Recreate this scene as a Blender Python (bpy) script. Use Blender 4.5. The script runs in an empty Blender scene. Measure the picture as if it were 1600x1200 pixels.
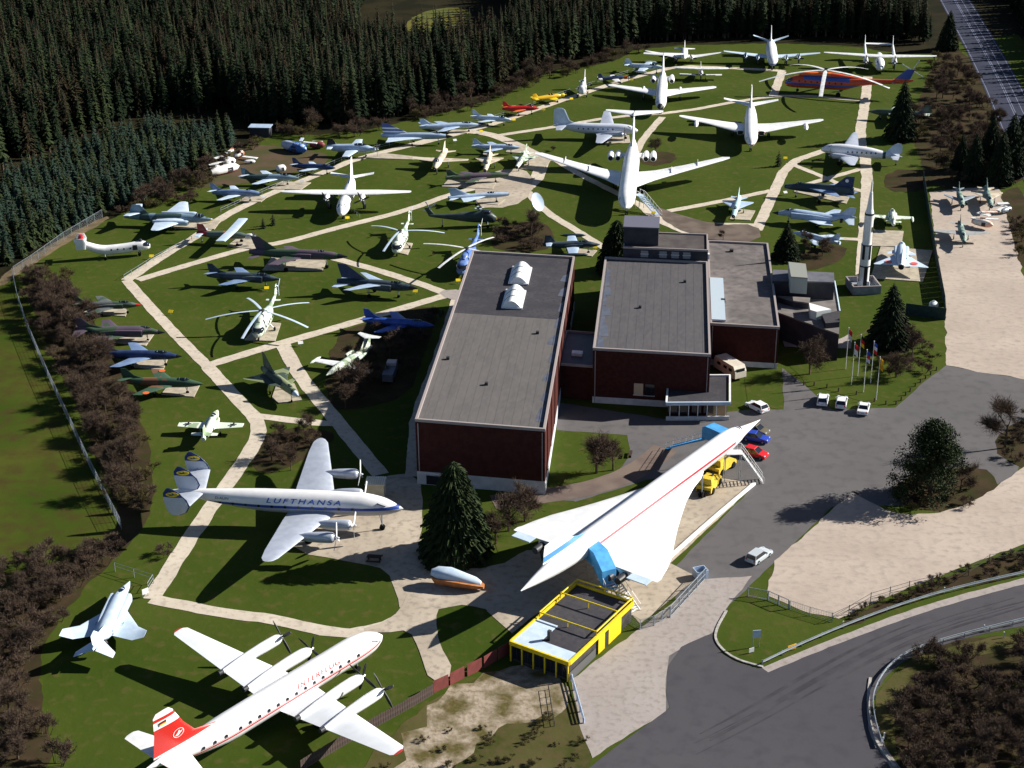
import bpy, math, random
import numpy as np
from mathutils import Vector, Matrix

# ------------------------------------------------------------------ camera, sky, sun
S = bpy.context.scene
COL = S.collection
F_PX, CAM_H, PITCH, ROLL = 2521.07, 112.84, 0.430754, 0.00791
cd = bpy.data.cameras.new('camera'); cam = bpy.data.objects.new('camera', cd); COL.objects.link(cam)
cam.matrix_world = (Matrix.Translation((0, 0, CAM_H)) @ Matrix.Rotation(math.pi/2-PITCH, 4, 'X')
                    @ Matrix.Rotation(-ROLL, 4, 'Z'))
cd.sensor_width = 36; cd.lens = F_PX/1600*36; cd.clip_start = 1; cd.clip_end = 6000
S.camera = cam
SUN_AZ, SUN_EL = 14.0, 28.5          # azimuth counted from +X towards +Y
W = bpy.data.worlds.new('World'); S.world = W; W.use_nodes = True
wn = W.node_tree.nodes; bg = wn['Background']
sk = wn.new('ShaderNodeTexSky'); sk.sky_type = 'NISHITA'; sk.sun_disc = False
sk.sun_elevation = math.radians(SUN_EL); sk.sun_rotation = math.radians(90-SUN_AZ)
W.node_tree.links.new(sk.outputs[0], bg.inputs[0]); bg.inputs[1].default_value = 0.05; sk.air_density = .6; sk.dust_density = .3
sl = bpy.data.lights.new('sun', 'SUN'); sl.energy = 5.0; sl.angle = math.radians(0.5); sl.color = (1, .95, .87)
so = bpy.data.objects.new('sun', sl); COL.objects.link(so)
sd = Vector((math.cos(math.radians(SUN_EL))*math.cos(math.radians(SUN_AZ)),
             math.cos(math.radians(SUN_EL))*math.sin(math.radians(SUN_AZ)), math.sin(math.radians(SUN_EL))))
so.rotation_euler = sd.to_track_quat('Z', 'Y').to_euler(); so.location = (100, 200, 200)
vs = S.view_settings; vs.view_transform = 'Standard'; vs.look = 'None'; vs.gamma = 1; vs.use_curve_mapping = False
vs.exposure = 1.0

# ------------------------------------------------------------------ helpers
rnd = random.Random(7)
def G(px, py, z=0.0):
    """ground point (height z) seen at a pixel of the survey photograph"""
    a, b = px-800, -(py-600); c, s = math.cos(ROLL), math.sin(ROLL)
    u = c*a+s*b; v = -s*a+c*b
    d = (u, F_PX*math.cos(PITCH)+v*math.sin(PITCH), -F_PX*math.sin(PITCH)+v*math.cos(PITCH))
    t = (z-CAM_H)/d[2]
    return (t*d[0], t*d[1])
def proj(x, y, z):
    z = z-CAM_H
    yc = y*math.cos(PITCH)-z*math.sin(PITCH); zc = y*math.sin(PITCH)+z*math.cos(PITCH)
    u = F_PX*x/yc; v = F_PX*zc/yc; c, s = math.cos(ROLL), math.sin(ROLL)
    return (800+c*u-s*v, 600-(s*u+c*v))
def fit(local, px, ws=25.0):
    """least squares pose (x, y, yaw, scale) of a thing of known size"""
    local = [tuple(map(float, p)) for p in local]
    g0 = [np.array(G(*p, l[2])) for p, l in zip(px, local)]
    best = None
    for k in range(8):
        q = np.array([np.mean([g[0] for g in g0]), np.mean([g[1] for g in g0]), k*math.pi/4, 1.0])
        def res(q):
            r = []; c, s = math.cos(q[2]), math.sin(q[2])
            for l, p in zip(local, px):
                X = q[0]+q[3]*(c*l[0]-s*l[1]); Y = q[1]+q[3]*(s*l[0]+c*l[1])
                a = proj(X, Y, q[3]*l[2]); r += [a[0]-p[0], a[1]-p[1]]
            return np.array(r+[(q[3]-1)*ws*3])
        lam = 1.0; r = res(q); c0 = r@r
        for it in range(60):
            J = np.stack([(res(q+np.eye(4)[i]*1e-5)-r)/1e-5 for i in range(4)], 1)
            A = J.T@J; dq = -np.linalg.solve(A+lam*np.diag(np.diag(A)), J.T@r)
            r2 = res(q+dq)
            if r2@r2 < c0: q, r, c0 = q+dq, r2, r2@r2; lam /= 4
            else:
                lam *= 5
                if lam > 1e6: break
        if best is None or c0 < best[0]: best = (c0, q)
    return best[1], best[0]

MATS = {}
def nodes_of(name):
    m = bpy.data.materials.new(name); m.use_nodes = True; nt = m.node_tree
    return m, nt, nt.nodes, nt.links, nt.nodes['Principled BSDF']
def mat(name, col, rough=.6, metal=0.0, col2=None, scale=2.0, detail=4, lo=.4, hi=.6, bump=0.0, spec=None, stretch=None,
        col3=None, scale3=20, mix3=.5, world=False, const=False):
    if name in MATS: return MATS[name]
    if spec is None: spec = .04 if rough >= .75 else .3      # matt, porous surfaces hardly shine
    m, nt, N, L, b = nodes_of(name); MATS[name] = m
    b.inputs['Roughness'].default_value = rough; b.inputs['Metallic'].default_value = metal
    b.inputs['Specular IOR Level'].default_value = spec
    b.inputs['Base Color'].default_value = (*col, 1)
    if col2:
        tc = N.new('ShaderNodeTexCoord'); src = tc.outputs['Object']
        if world:
            g = N.new('ShaderNodeNewGeometry'); src = g.outputs['Position']
        if stretch:
            mp = N.new('ShaderNodeMapping'); mp.inputs['Scale'].default_value = stretch; L.new(src, mp.inputs[0]); src = mp.outputs[0]
        def layer(c_in, c_out, sc, lo, hi, const=False):
            n = N.new('ShaderNodeTexNoise'); n.inputs['Scale'].default_value = sc; n.inputs['Detail'].default_value = detail
            L.new(src, n.inputs['Vector'])
            r = N.new('ShaderNodeValToRGB'); r.color_ramp.elements[0].position = lo; r.color_ramp.elements[1].position = hi
            if const: r.color_ramp.interpolation = 'CONSTANT'; r.color_ramp.elements[1].position = (lo+hi)/2
            L.new(n.outputs[0], r.inputs[0])
            x = N.new('ShaderNodeMix'); x.data_type = 'RGBA'
            L.new(r.outputs[0], x.inputs[0])
            if isinstance(c_in, tuple): x.inputs[6].default_value = (*c_in, 1)
            else: L.new(c_in, x.inputs[6])
            x.inputs[7].default_value = (*c_out, 1)
            return x.outputs[2], n
        out, n = layer(col, col2, scale, lo, hi, const)
        if col3: out, n = layer(out, col3, scale3, .5-.15*mix3, .5+.25, const)
        L.new(out, b.inputs['Base Color'])
        if bump:
            bp = N.new('ShaderNodeBump'); bp.inputs['Strength'].default_value = bump; bp.inputs['Distance'].default_value = .1
            L.new(n.outputs[0], bp.inputs['Height']); L.new(bp.outputs[0], b.inputs['Normal'])
    return m
def band_mat(name, base, bands, rough=.35, spec=.5):
    """flat paint: bands = (axis, lo, hi, axis2, lo2, hi2, colour), in the part's own coordinates"""
    m, nt, N, L, b = nodes_of(name); MATS[name] = m
    b.inputs['Roughness'].default_value = rough; b.inputs['Specular IOR Level'].default_value = spec
    tc = N.new('ShaderNodeTexCoord'); sp = N.new('ShaderNodeSeparateXYZ'); L.new(tc.outputs['Object'], sp.inputs[0])
    no = N.new('ShaderNodeTexNoise'); no.inputs['Scale'].default_value = .9; no.inputs['Detail'].default_value = 5; L.new(tc.outputs['Object'], no.inputs[0])
    x = N.new('ShaderNodeMix'); x.data_type = 'RGBA'; L.new(no.outputs[0], x.inputs[0])
    x.inputs[6].default_value = (*[c*.82 for c in base], 1); x.inputs[7].default_value = (*[min(.86, c*1.08) for c in base], 1)
    cur = x.outputs[2]
    def rng(a, lo, hi):
        s = {'x': 0, 'y': 1, 'z': 2}[a]
        g = N.new('ShaderNodeMath'); g.operation = 'COMPARE'; g.inputs[1].default_value = (lo+hi)/2; g.inputs[2].default_value = (hi-lo)/2
        L.new(sp.outputs[s], g.inputs[0]); return g.outputs[0]
    for bd in bands:
        f = None; spec_ = bd[:-1]
        for i in range(0, len(spec_), 3):
            o = rng(*spec_[i:i+3])
            if f is None: f = o
            else:
                mu = N.new('ShaderNodeMath'); mu.operation = 'MULTIPLY'; L.new(f, mu.inputs[0]); L.new(o, mu.inputs[1]); f = mu.outputs[0]
        x = N.new('ShaderNodeMix'); x.data_type = 'RGBA'; L.new(f, x.inputs[0]); L.new(cur, x.inputs[6]); x.inputs[7].default_value = (*bd[-1], 1)
        cur = x.outputs[2]
    L.new(cur, b.inputs['Base Color'])
    return m

class MB:
    def __init__(s): s.v = []; s.f = []; s.m = []; s.mi = 0
    def add(s, vs, fs):
        o = len(s.v); s.v += [tuple(v) for v in vs]; s.f += [tuple(i+o for i in f) for f in fs]; s.m += [s.mi]*len(fs)
        return s
    def box(s, c, d, rz=0, taper=1.0):
        x, y, z = [i/2 for i in d]; ca, sa = math.cos(rz), math.sin(rz); vs = []
        for dz, t in ((-z, 1), (z, taper)):
            for dx, dy in ((-x, -y), (x, -y), (x, y), (-x, y)):
                vs.append((c[0]+ca*dx*t-sa*dy*t, c[1]+sa*dx*t+ca*dy*t, c[2]+dz))
        return s.add(vs, [(0, 3, 2, 1), (4, 5, 6, 7), (0, 1, 5, 4), (1, 2, 6, 5), (2, 3, 7, 6), (3, 0, 4, 7)])
    def tube(s, a, b, r0, r1=None, n=8, cap=True):
        r1 = r0 if r1 is None else r1
        a = Vector(a); b = Vector(b); d = (b-a)
        if d.length < 1e-6: return s
        q = d.to_track_quat('Z', 'Y'); vs = []
        for p, r in ((a, r0), (b, r1)):
            for i in range(n):
                t = 2*math.pi*i/n; vs.append(tuple(p+q@Vector((r*math.cos(t), r*math.sin(t), 0))))
        fs = [(i, (i+1) % n, n+(i+1) % n, n+i) for i in range(n)]
        if cap: fs += [tuple(range(n-1, -1, -1)), tuple(range(n, 2*n))]
        return s.add(vs, fs)
    def loft(s, rings, cap=True, closed=True):
        n = len(rings[0]); vs = [p for r in rings for p in r]; fs = []
        for k in range(len(rings)-1):
            for i in range(n if closed else n-1):
                j = (i+1) % n; fs.append((k*n+i, k*n+j, (k+1)*n+j, (k+1)*n+i))
        if cap: fs += [tuple(range(n-1, -1, -1)), tuple((len(rings)-1)*n+i for i in range(n))]
        return s.add(vs, fs)
    def prism(s, poly, z0, z1):
        n = len(poly)
        return s.add([(p[0], p[1], z0) for p in poly]+[(p[0], p[1], z1) for p in poly],
                     [tuple(range(n-1, -1, -1)), tuple(range(n, 2*n))]+[(i, (i+1) % n, n+(i+1) % n, n+i) for i in range(n)])
    def build(s, name, m, parent=None, smooth=False, loc=(0, 0, 0), angle=40):
        me = bpy.data.meshes.new(name); me.from_pydata(s.v, [], s.f)
        for k in (m if isinstance(m, (list, tuple)) else [m]): me.materials.append(k)
        if any(s.m): me.polygons.foreach_set('material_index', s.m)
        me.update()
        import bmesh
        if len(s.v) < 20000:
            bm = bmesh.new(); bm.from_mesh(me); bmesh.ops.recalc_face_normals(bm, faces=bm.faces); bm.to_mesh(me); bm.free()
        if smooth:
            me.shade_smooth(); me.set_sharp_from_angle(angle=math.radians(angle))
        return link(name, me, parent, loc)
def link(name, me, parent=None, loc=(0, 0, 0)):
    o = bpy.data.objects.new(name, me); COL.objects.link(o); o.location = loc
    if parent: o.parent = parent
    return o
def tag(o, label, cat, group=None):
    o['label'] = label; o['category'] = cat
    if group: o['group'] = group
    return o
def thing(name, label, cat, loc=(0, 0, 0), rz=0, group=None, sc=1.0):
    o = bpy.data.objects.new(name, None); COL.objects.link(o); o.empty_display_size = .5
    o.location = loc; o.rotation_euler = (0, 0, rz); o.scale = (sc, sc, sc)
    return tag(o, label, cat, group)
def struct(o): o['kind'] = 'structure'; return o
def copy_tree(o, parent=None):
    c = o.copy(); COL.objects.link(c)
    if parent: c.parent = parent
    for ch in list(o.children): copy_tree(ch, c)
    return c

def smooth_secs(secs, k=4):
    a = np.array(secs, float); out = []
    n = len(a)
    for i in range(n-1):
        p0, p1, p2, p3 = a[max(i-1, 0)], a[i], a[i+1], a[min(i+2, n-1)]
        h = p2[0]-p1[0]
        def slope(pa, pb, pc):
            d1 = (pb-pa)/((pb-pa)[0] or 1e9) if (pb-pa)[0] else None
            d2 = (pc-pb)/((pc-pb)[0] or 1e9) if (pc-pb)[0] else None
            if d1 is None: return d2
            if d2 is None: return d1
            s = np.where(d1*d2 > 0, 2*d1*d2/np.where(abs(d1+d2) < 1e-9, 1, d1+d2), 0.0); return s
        m1, m2 = slope(p0, p1, p2), slope(p1, p2, p3)
        for j in range(k):
            t = j/k; q = (2*t**3-3*t*t+1)*p1+(t**3-2*t*t+t)*h*m1+(-2*t**3+3*t*t)*p2+(t**3-t*t)*h*m2
            q[0] = p1[0]+t*h; out.append(q)
    out.append(a[-1]); return out
def fuselage_mb(secs, n=20, sq=2.0, k=4, y0=0.0, mb=None):
    """secs: (distance aft of the nose, half width, half height, centre height)"""
    mb = mb or MB(); rings = []
    for d, w, h, z in smooth_secs(secs, k):
        w = max(w, .01); h = max(h, .01); r = []
        for i in range(n):
            t = 2*math.pi*i/n; c, s_ = math.cos(t), math.sin(t)
            r.append((-d, y0+w*math.copysign(abs(c)**(2/sq), c), z+h*math.copysign(abs(s_)**(2/sq), s_)))
        rings.append(r)
    return mb.loft(rings)
AF = [(0, 0), (.02, .3), (.1, .75), (.3, 1), (.55, .85), (.8, .4), (1, .04)]
def foil(le, chord, t, axis):
    """closed ring of an aerofoil; axis 'z' for wings, 'y' for fins; le = (d, y, z)"""
    pts = [(le[0]+c*chord, h*t*chord/2) for c, h in AF]+[(le[0]+c*chord, -h*t*chord/2) for c, h in AF[::-1][:-1]]
    if axis == 'z': return [(-d, le[1], le[2]+h) for d, h in pts]
    return [(-d, le[1]+h, le[2]) for d, h in pts]
def wing_mb(secs, sy=1, mb=None):
    """secs: (leading edge aft distance, y, z, chord, thickness ratio)"""
    mb = mb or MB(); return mb.loft([foil((d, sy*y, z), c, t, 'z') for d, y, z, c, t in secs])
def fin_mb(secs, y0=0.0, mb=None):
    """secs: (leading edge aft distance, z, chord, thickness ratio[, y])"""
    mb = mb or MB(); return mb.loft([foil((s[0], y0+(s[4] if len(s) > 4 else 0), s[1]), s[2], s[3], 'y') for s in secs])
def wheel_mb(x, y, z, r, w, mb):
    rings = []
    for yy, rr in ((-w/2, r*.55), (-w/2, r*.9), (-w*.3, r), (w*.3, r), (w/2, r*.9), (w/2, r*.55)):
        rings.append([(x+rr*math.cos(2*math.pi*i/12), y+yy, z+rr*math.sin(2*math.pi*i/12)) for i in range(12)])
    return mb.loft(rings)
# ------------------------------------------------------------------ materials
white = mat('white_paint', (.80, .80, .79), .35, col2=(.70, .71, .72), scale=.7, spec=.5)
whitey = mat('weathered_white_paint', (.74, .75, .74), .45, col2=(.56, .58, .58), scale=1.2, spec=.4)
silver = mat('silver_paint', (.50, .54, .62), .35, metal=.25, col2=(.43, .47, .55), scale=.8, spec=.5)  # bluish cast of sky reflection mixed into the silver colour
pale = mat('pale_blue_grey', (.40, .50, .64), .4, col2=(.33, .43, .58), scale=.8)
palel = mat('light_blue_grey', (.52, .62, .72), .4, col2=(.44, .55, .67), scale=.8)
bluegrey = mat('blue_grey', (.20, .28, .43), .4, col2=(.14, .21, .36), scale=.7)
navy = mat('navy_paint', (.02, .035, .10), .35, col2=(.03, .05, .13), scale=.8)
royal = mat('royal_blue_paint', (.03, .08, .33), .35, col2=(.05, .11, .40), scale=.8)
black = mat('black_paint', (.012, .013, .018), .4)
dark = mat('dark_metal', (.035, .036, .04), .5)
rubber = mat('rubber', (.015, .015, .015), .85)
glass = mat('dark_glass', (.01, .014, .02), .08, spec=.9)
winglass = mat('cabin_window', (.02, .022, .03), .15, spec=.7)
steel = mat('galvanised_steel', (.36, .40, .44), .45, metal=.4, col2=(.26, .30, .34), scale=3)
red = mat('red_paint', (.45, .02, .02), .4)
orange = mat('orange_paint', (.62, .13, .03), .5)
yellow = mat('yellow_paint', (.75, .58, .02), .45, col2=(.66, .48, .02), scale=1.5)
green = mat('green_drab', (.10, .13, .09), .6, col2=(.06, .09, .06), scale=.6)
camoA = mat('green_grey_camouflage', (.055, .085, .06), .55, col2=(.11, .12, .12), scale=.28, const=True, lo=.45, hi=.55, detail=1)
camoB = mat('purple_green_camouflage', (.05, .085, .05), .55, col2=(.10, .075, .10), scale=.30, const=True, lo=.44, hi=.54, detail=1)
camoC = mat('green_brown_camouflage', (.045, .09, .055), .55, col2=(.17, .085, .045), scale=.30, const=True, lo=.5, hi=.6, detail=1)
camoT = mat('sand_camouflage', (.52, .46, .36), .6, col2=(.40, .33, .24), scale=.35, const=True, lo=.5, hi=.56, detail=1)
camoG = mat('pale_green_camouflage', (.50, .56, .48), .6, col2=(.22, .30, .20), scale=.45, const=True, lo=.52, hi=.6, detail=1)
camoU = mat('grey_blue_camouflage', (.16, .24, .30), .5, col2=(.045, .08, .075), scale=.24, const=True, lo=.46, hi=.54, detail=1)
camoD = mat('dark_sea_camouflage', (.025, .045, .065), .5, col2=(.055, .075, .09), scale=.3, const=True, lo=.46, hi=.54, detail=1)
camoL = mat('light_green_camouflage', (.62, .68, .58), .55, col2=(.27, .36, .22), scale=.55, const=True, lo=.56, hi=.62, detail=1)
camoV = mat('olive_yellow_camouflage', (.20, .23, .12), .6, col2=(.05, .07, .055), scale=.25, const=True, lo=.46, hi=.54, detail=1)

# ------------------------------------------------------------------ aeroplanes
def fus_at(secs, d):
    a = smooth_secs(secs, 4)
    xs = [q[0] for q in a]; return [float(np.interp(d, xs, [q[i] for q in a])) for i in (1, 2, 3)]
def disc_mesh(n=8):
    me = bpy.data.meshes.new('window'); vs = [(math.cos(2*math.pi*i/n), 0, math.sin(2*math.pi*i/n)) for i in range(n)]
    vs2 = [(v[0], -.2, v[2]) for v in vs]
    me.from_pydata(vs+vs2, [], [tuple(range(n, 2*n))]+[(i, (i+1) % n, n+(i+1) % n, n+i) for i in range(n)]); me.materials.append(winglass); return me
DISC = disc_mesh(); SQ = disc_mesh(4)
def plane(name, label, cat, sp, keys, group=None, z0=0.0):
    """build an aircraft; keys: {'n':px, 't':px, 'l':px, 'r':px ...} measured picture points used to survey its pose"""
    kp = sp['keys']; pose, err = fit([(-kp[k][0], kp[k][1], kp[k][2]+z0) for k in keys], [keys[k] for k in keys], sp.get('ws', 12))
    x, y, a, s = pose; s = min(max(s, sp.get('smin', .8)), sp.get('smax', 1.2))
    print('AC %-34s %6.1f %6.1f yaw %6.1f sc %.2f err %.1f' % (name, x, y, math.degrees(a), s, err))
    ox = sp['L']*.5
    t = thing(name, label, cat, (x-math.cos(a)*ox*s, y-math.sin(a)*ox*s, z0), a, group, s)
    P = lambda mb, nm, m, sm=True, par=None, ang=40: mb.build(nm, m, par or t, sm, (ox, 0, 0) if par is None else (0, 0, 0), ang)
    M = sp['mat']; WM = sp.get('wmat', M); FM = sp.get('fmat', M)
    f = P(fuselage_mb(sp['fus'], sp.get('n', 18), sp.get('sq', 2.0)), 'fuselage', M)
    for bs in sp.get('booms', []):
        P(fuselage_mb(bs[1], 12, y0=bs[0]), 'tail_boom', M)
    for sy in (1, -1):
        for w in sp.get('wings', []): P(wing_mb(w, sy), 'wing', WM)
        if 'tail' in sp: P(wing_mb(sp['tail'], sy), 'tailplane', sp.get('tmat', WM))
        if 'canard' in sp: P(wing_mb(sp['canard'], sy), 'canard', WM)
    for y0, fs in sp.get('fins', []): P(fin_mb(fs, y0), 'tail_fin', FM)
    if 'canopy' in sp:
        d0, d1, w, h, z = sp['canopy']
        c = P(fuselage_mb([(d0, .05, .03, z), (d0+(d1-d0)*.3, w, h, z), (d0+(d1-d0)*.65, w, h*.95, z), (d1, .1, .05, z+.05)], 12), 'canopy', glass)
        fr = MB()
        for q in (.3, .62):
            d = d0+(d1-d0)*q
            ring = lambda k, o: [(-d-o, k*w*math.cos(i*math.pi/8), z+k*h*math.sin(i*math.pi/8)) for i in range(9)]
            fr.loft([ring(1.0, 0), ring(1.04, .02), ring(1.04, .12), ring(1.0, .14)], cap=False, closed=False)
        P(fr, 'canopy_frame', M, par=c)
    if 'cockpit' in sp:          # flight-deck windscreen band hugging the nose
        d0, d1, zlo, zhi = sp['cockpit']; mb = MB()
        for k in range(6):
            t0, t1 = -1.15+k*.385, -1.15+k*.385+.34
            v = []
            for tt in (t0, t1):
                for fz, dd in ((0, d0), (1, d1)):
                    w, h, zc = fus_at(sp['fus'], dd+abs(tt)*.5*(d1-d0)+.25*abs(tt)); th = zlo+(zhi-zlo)*fz
                    w2 = w*math.sqrt(max(0, 1-min(.98, ((th-zc)/h)**2))); v.append((-(dd+abs(tt)*.55), 1.02*w2*math.sin(tt*1.2), th))
            mb.add([v[0], v[2], v[3], v[1]]+[(p[0]+.03, p[1]*1.01, p[2]+.03) for p in (v[0], v[2], v[3], v[1])], [(4, 5, 6, 7), (0, 1, 5, 4), (1, 2, 6, 5), (2, 3, 7, 6), (3, 0, 4, 7)])
        P(mb, 'windscreen', glass, False)
    for g in sp.get('windows', []):      # (first, last, count, height, radius, square)
        for k in range(g[2]):
            d = g[0]+(g[1]-g[0])*k/max(1, g[2]-1); w, h, zc = fus_at(sp['fus'], d)
            zz = g[3]+(zc-sp.get('zref', zc)); ang = math.asin(max(-.95, min(.95, (zz-zc)/h)))
            for sy in (1, -1):
                o = link('window', (SQ if len(g) > 5 else DISC), t, (ox-d, sy*(w*math.cos(ang)+.025), zz))
                o.scale = (g[4], -.3*sy, g[4]*1.15); o.rotation_euler = (sy*ang, 0, 0)
    for e in sp.get('engines', []):
        k = e['k']; y0, z, d0, d1, r = e['y'], e['z'], e['d0'], e['d1'], e['r']
        for sy in ((1, -1) if y0 else (0,)):
            L = d1-d0; yy = sy*y0
            if k == 'prop':
                nac = P(fuselage_mb([(d0, r*.62, r*.62, z), (d0+L*.06, r*.95, r*.95, z), (d0+L*.2, r, r*1.02, z), (d0+L*.55, r*.8, r*.95, z-.05), (d1, r*.25, r*.3, z-.1)], 16, y0=yy), 'engine_nacelle', e.get('mat', WM))
                P(MB().tube((-d0+.01, yy, z), (-d0-.25, yy, z), r*.5, n=14), 'intake', dark, par=nac)
                if e.get('ex'): P(MB().tube((-d1-.15, yy, z-.05), (-d1+.5, yy, z-.05), r*.42, n=12), 'exhaust', dark, par=nac)
                pr = P(fuselage_mb([(d0-.75, .03, .03, z), (d0-.55, .16, .16, z), (d0-.05, r*.3, r*.3, z), (d0+.05, r*.3, r*.3, z)], 12, y0=yy), 'propeller', e.get('smat', WM), par=nac)
                bl = MB(); R = e['R']
                ph = e.get('ph', 0)
                for b in range(e['b']):
                    t0 = ph+b*2*math.pi/e['b']; c, s_ = math.cos(t0), math.sin(t0); xx = -(d0-.3)
                    rr = [(.15, .10), (.4*R, .2), (.75*R, .2), (R, .08)]
                    bl.loft([[(xx-.07, yy+c*q-s_*w, z+s_*q+c*w), (xx+.0, yy+c*q-s_*w, z+s_*q+c*w), (xx+.07, yy+c*q+s_*w, z+s_*q-c*w), (xx+.0, yy+c*q+s_*w, z+s_*q-c*w)] for q, w in rr])
                P(bl, 'propeller_blades', e.get('bmat', dark), par=nac)
            else:
                nac = P(fuselage_mb([(d0, r*.78, r*.78, z), (d0+L*.07, r*.95, r*.95, z), (d0+L*.35, r, r, z), (d0+L*.8, r*.85, r*.85, z), (d1, r*.6, r*.6, z)], 16, y0=yy), 'engine', e.get('mat', M))
                P(MB().tube((-d0+.02, yy, z), (-d0-.3, yy, z), r*.66, n=14), 'intake', black, par=nac)
                P(MB().tube((-d1-.02, yy, z), (-d1+.3, yy, z), r*.5, n=14), 'exhaust', black, par=nac)
                if e.get('pylon'): P(MB().box((-(d0+d1)/2, sy*(y0-e['pylon']/2), z), (L*.55, e['pylon'], .35)), 'pylon', M, par=nac)
    for p in sp.get('pods', []):
        d0, d1, y0, z, r = p[:5]
        for sy in (1, -1):
            P(fuselage_mb([(d0, .02, .02, z), (d0+.18*(d1-d0), r*.8, r*.8, z), (d0+.45*(d1-d0), r, r, z), (d0+.75*(d1-d0), r*.8, r*.8, z), (d1, .02, .02, z)], 12, y0=sy*y0), 'wing_tank', p[5] if len(p) > 5 else M)
    for p in sp.get('inlets', []):
        d0, d1, y0, z, w, h = p
        for sy in (1, -1):
            i = P(fuselage_mb([(d0, w, h, z), (d0+.3, w*1.05, h*1.03, z), (d0+(d1-d0)*.5, w, h, z), (d1, w*.3, h*.5, z)], 12, 3, y0=sy*y0), 'air_intake', M)
            P(MB().box((-d0+.03, sy*y0, z), (.08, w*1.5, h*1.5)), 'intake_mouth', black, par=i)
    if 'nosein' in sp:
        d, r, z = sp['nosein']; P(MB().tube((-d+.03, 0, z), (-d-.3, 0, z), r, n=14), 'nose_intake', black)
        P(MB().tube((-d-.1, 0, z), (-d+.35, 0, z), r*.5, .03, n=12), 'intake_cone', sp.get('cone', dark))
    if 'cone' in sp and 'nosein' not in sp:
        a2 = smooth_secs(sp['fus'], 4); dc = sp['cone'][0]
        secs = [(q[0], q[1]*1.015+.004, q[2]*1.015+.004, q[3]) for q in a2 if q[0] <= dc]
        P(fuselage_mb(secs, 16, k=1), 'nose_cone', sp['cone'][1])
    if 'jetpipe' in sp:
        for yy in (sp['jetpipe'][1], -sp['jetpipe'][1]) if sp['jetpipe'][1] else (0,):
            d, _, z, r = sp['jetpipe']; P(MB().tube((-d-.12, yy, z), (-d+.4, yy, z), r, r*1.1, n=14), 'jet_pipe', dark)
            P(MB().tube((-d-.14, yy, z), (-d, yy, z), r*.8, n=14), 'exhaust', black)
    for g in sp.get('gear', []):         # (d, y, ztop, wheel radius, twin)
        for sy in ((1, -1) if g[1] else (1,)):
            st = P(MB().tube((-g[0], sy*g[1], g[2]), (-g[0], sy*g[1], g[3]*.9), .05+.1*g[3], n=8), 'landing_gear', sp.get('gmat', steel))
            P(MB().tube((-g[0]-.5*g[3]-.3, sy*g[1], g[2]), (-g[0], sy*g[1], g[3]*1.8), .03+.05*g[3], n=6), 'drag_brace', sp.get('gmat', steel), par=st)
            mb = MB()
            for yy in ((-.28, .28) if g[4] else (0,)): wheel_mb(-g[0], sy*g[1]+yy*g[3]*1.6, g[3], g[3], .3*g[3]+.08, mb)
            P(mb, 'wheel', rubber, par=st)
    for r_ in sp.get('roundels', []):    # (d, y, z, radius, material) on the wings' upper side
        for sy in (1, -1):
            P(MB().tube((-r_[0], sy*r_[1], r_[2]), (-r_[0], sy*r_[1], r_[2]+.03), r_[3], n=16), 'roundel', r_[4], False)
    for x_ in sp.get('crosses', []):
        for sy in (1, -1):
            mb = MB().box((-x_[0], sy*x_[1], x_[2]), (x_[3]*2, x_[3]*.5, .03)).box((-x_[0], sy*x_[1], x_[2]+.004), (x_[3]*.5, x_[3]*2, .03))
            P(mb, 'cross_marking', black, False)
    for q in sp.get('finmarks', []):     # (d, z, y0, rx, rz, material) both faces of a fin
        mb = MB(); n = 18
        for sy in (1, -1):
            vs = [(-q[0]+q[3]*math.cos(2*math.pi*i/n), q[2]+sy*q[6], q[1]+q[4]*math.sin(2*math.pi*i/n)) for i in range(n)]
            vs += [(v[0], v[1]+sy*.02, v[2]) for v in vs]
            mb.add(vs, [tuple(range(n, 2*n))]+[(i, (i+1) % n, n+(i+1) % n, n+i) for i in range(n)])
        P(mb, 'emblem', q[5], False)
    if 'extra' in sp: sp['extra'](t, P, ox)
    return t, (x, y, a, s)
def wrap_text(txt, size, d0, d1, z, sp, m, parent, ox, name='lettering', shear=0.0, sides=(-1, 1), space=1.0, bold=.0, thick=.03):
    cu = bpy.data.curves.new('t', 'FONT'); cu.body = txt; cu.size = size; cu.shear = shear; cu.space_character = space; cu.offset = bold
    o = bpy.data.objects.new('t', cu); COL.objects.link(o); bpy.context.view_layer.update()
    me = bpy.data.meshes.new_from_object(o); COL.objects.unlink(o); bpy.data.objects.remove(o)
    vs = [v.co.copy() for v in me.vertices]; fs = [tuple(p.vertices) for p in me.polygons]
    x0, x1 = min(v.x for v in vs), max(v.x for v in vs); k = (d1-d0)/(x1-x0)
    for sy in sides:
        out = []; lift = []
        for v in vs:
            u = (v.x-x0)*k
            d = (d1-u) if sy == -1 else (d0+u)
            w, h, zc = fus_at(sp, d); a0 = math.asin(max(-.9, min(.9, (z-zc)/h))); a1 = a0+v.y/h
            out.append((-d, sy*(w*math.cos(a1)+.0+.03*math.cos(a1)), zc+(h+.03)*math.sin(a1)))
        MB().add(out, fs).build(name, m, parent, False, (ox, 0, 0))
    bpy.data.curves.remove(cu)
def text_mesh(txt, size, extr=.01):
    cu = bpy.data.curves.new('t', 'FONT'); cu.body = txt; cu.size = size; cu.extrude = extr; cu.align_x = 'CENTER'; cu.align_y = 'CENTER'
    o = bpy.data.objects.new('t', cu); COL.objects.link(o); bpy.context.view_layer.update()
    me = bpy.data.meshes.new_from_object(o); COL.objects.unlink(o); bpy.data.objects.remove(o); return me
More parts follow.
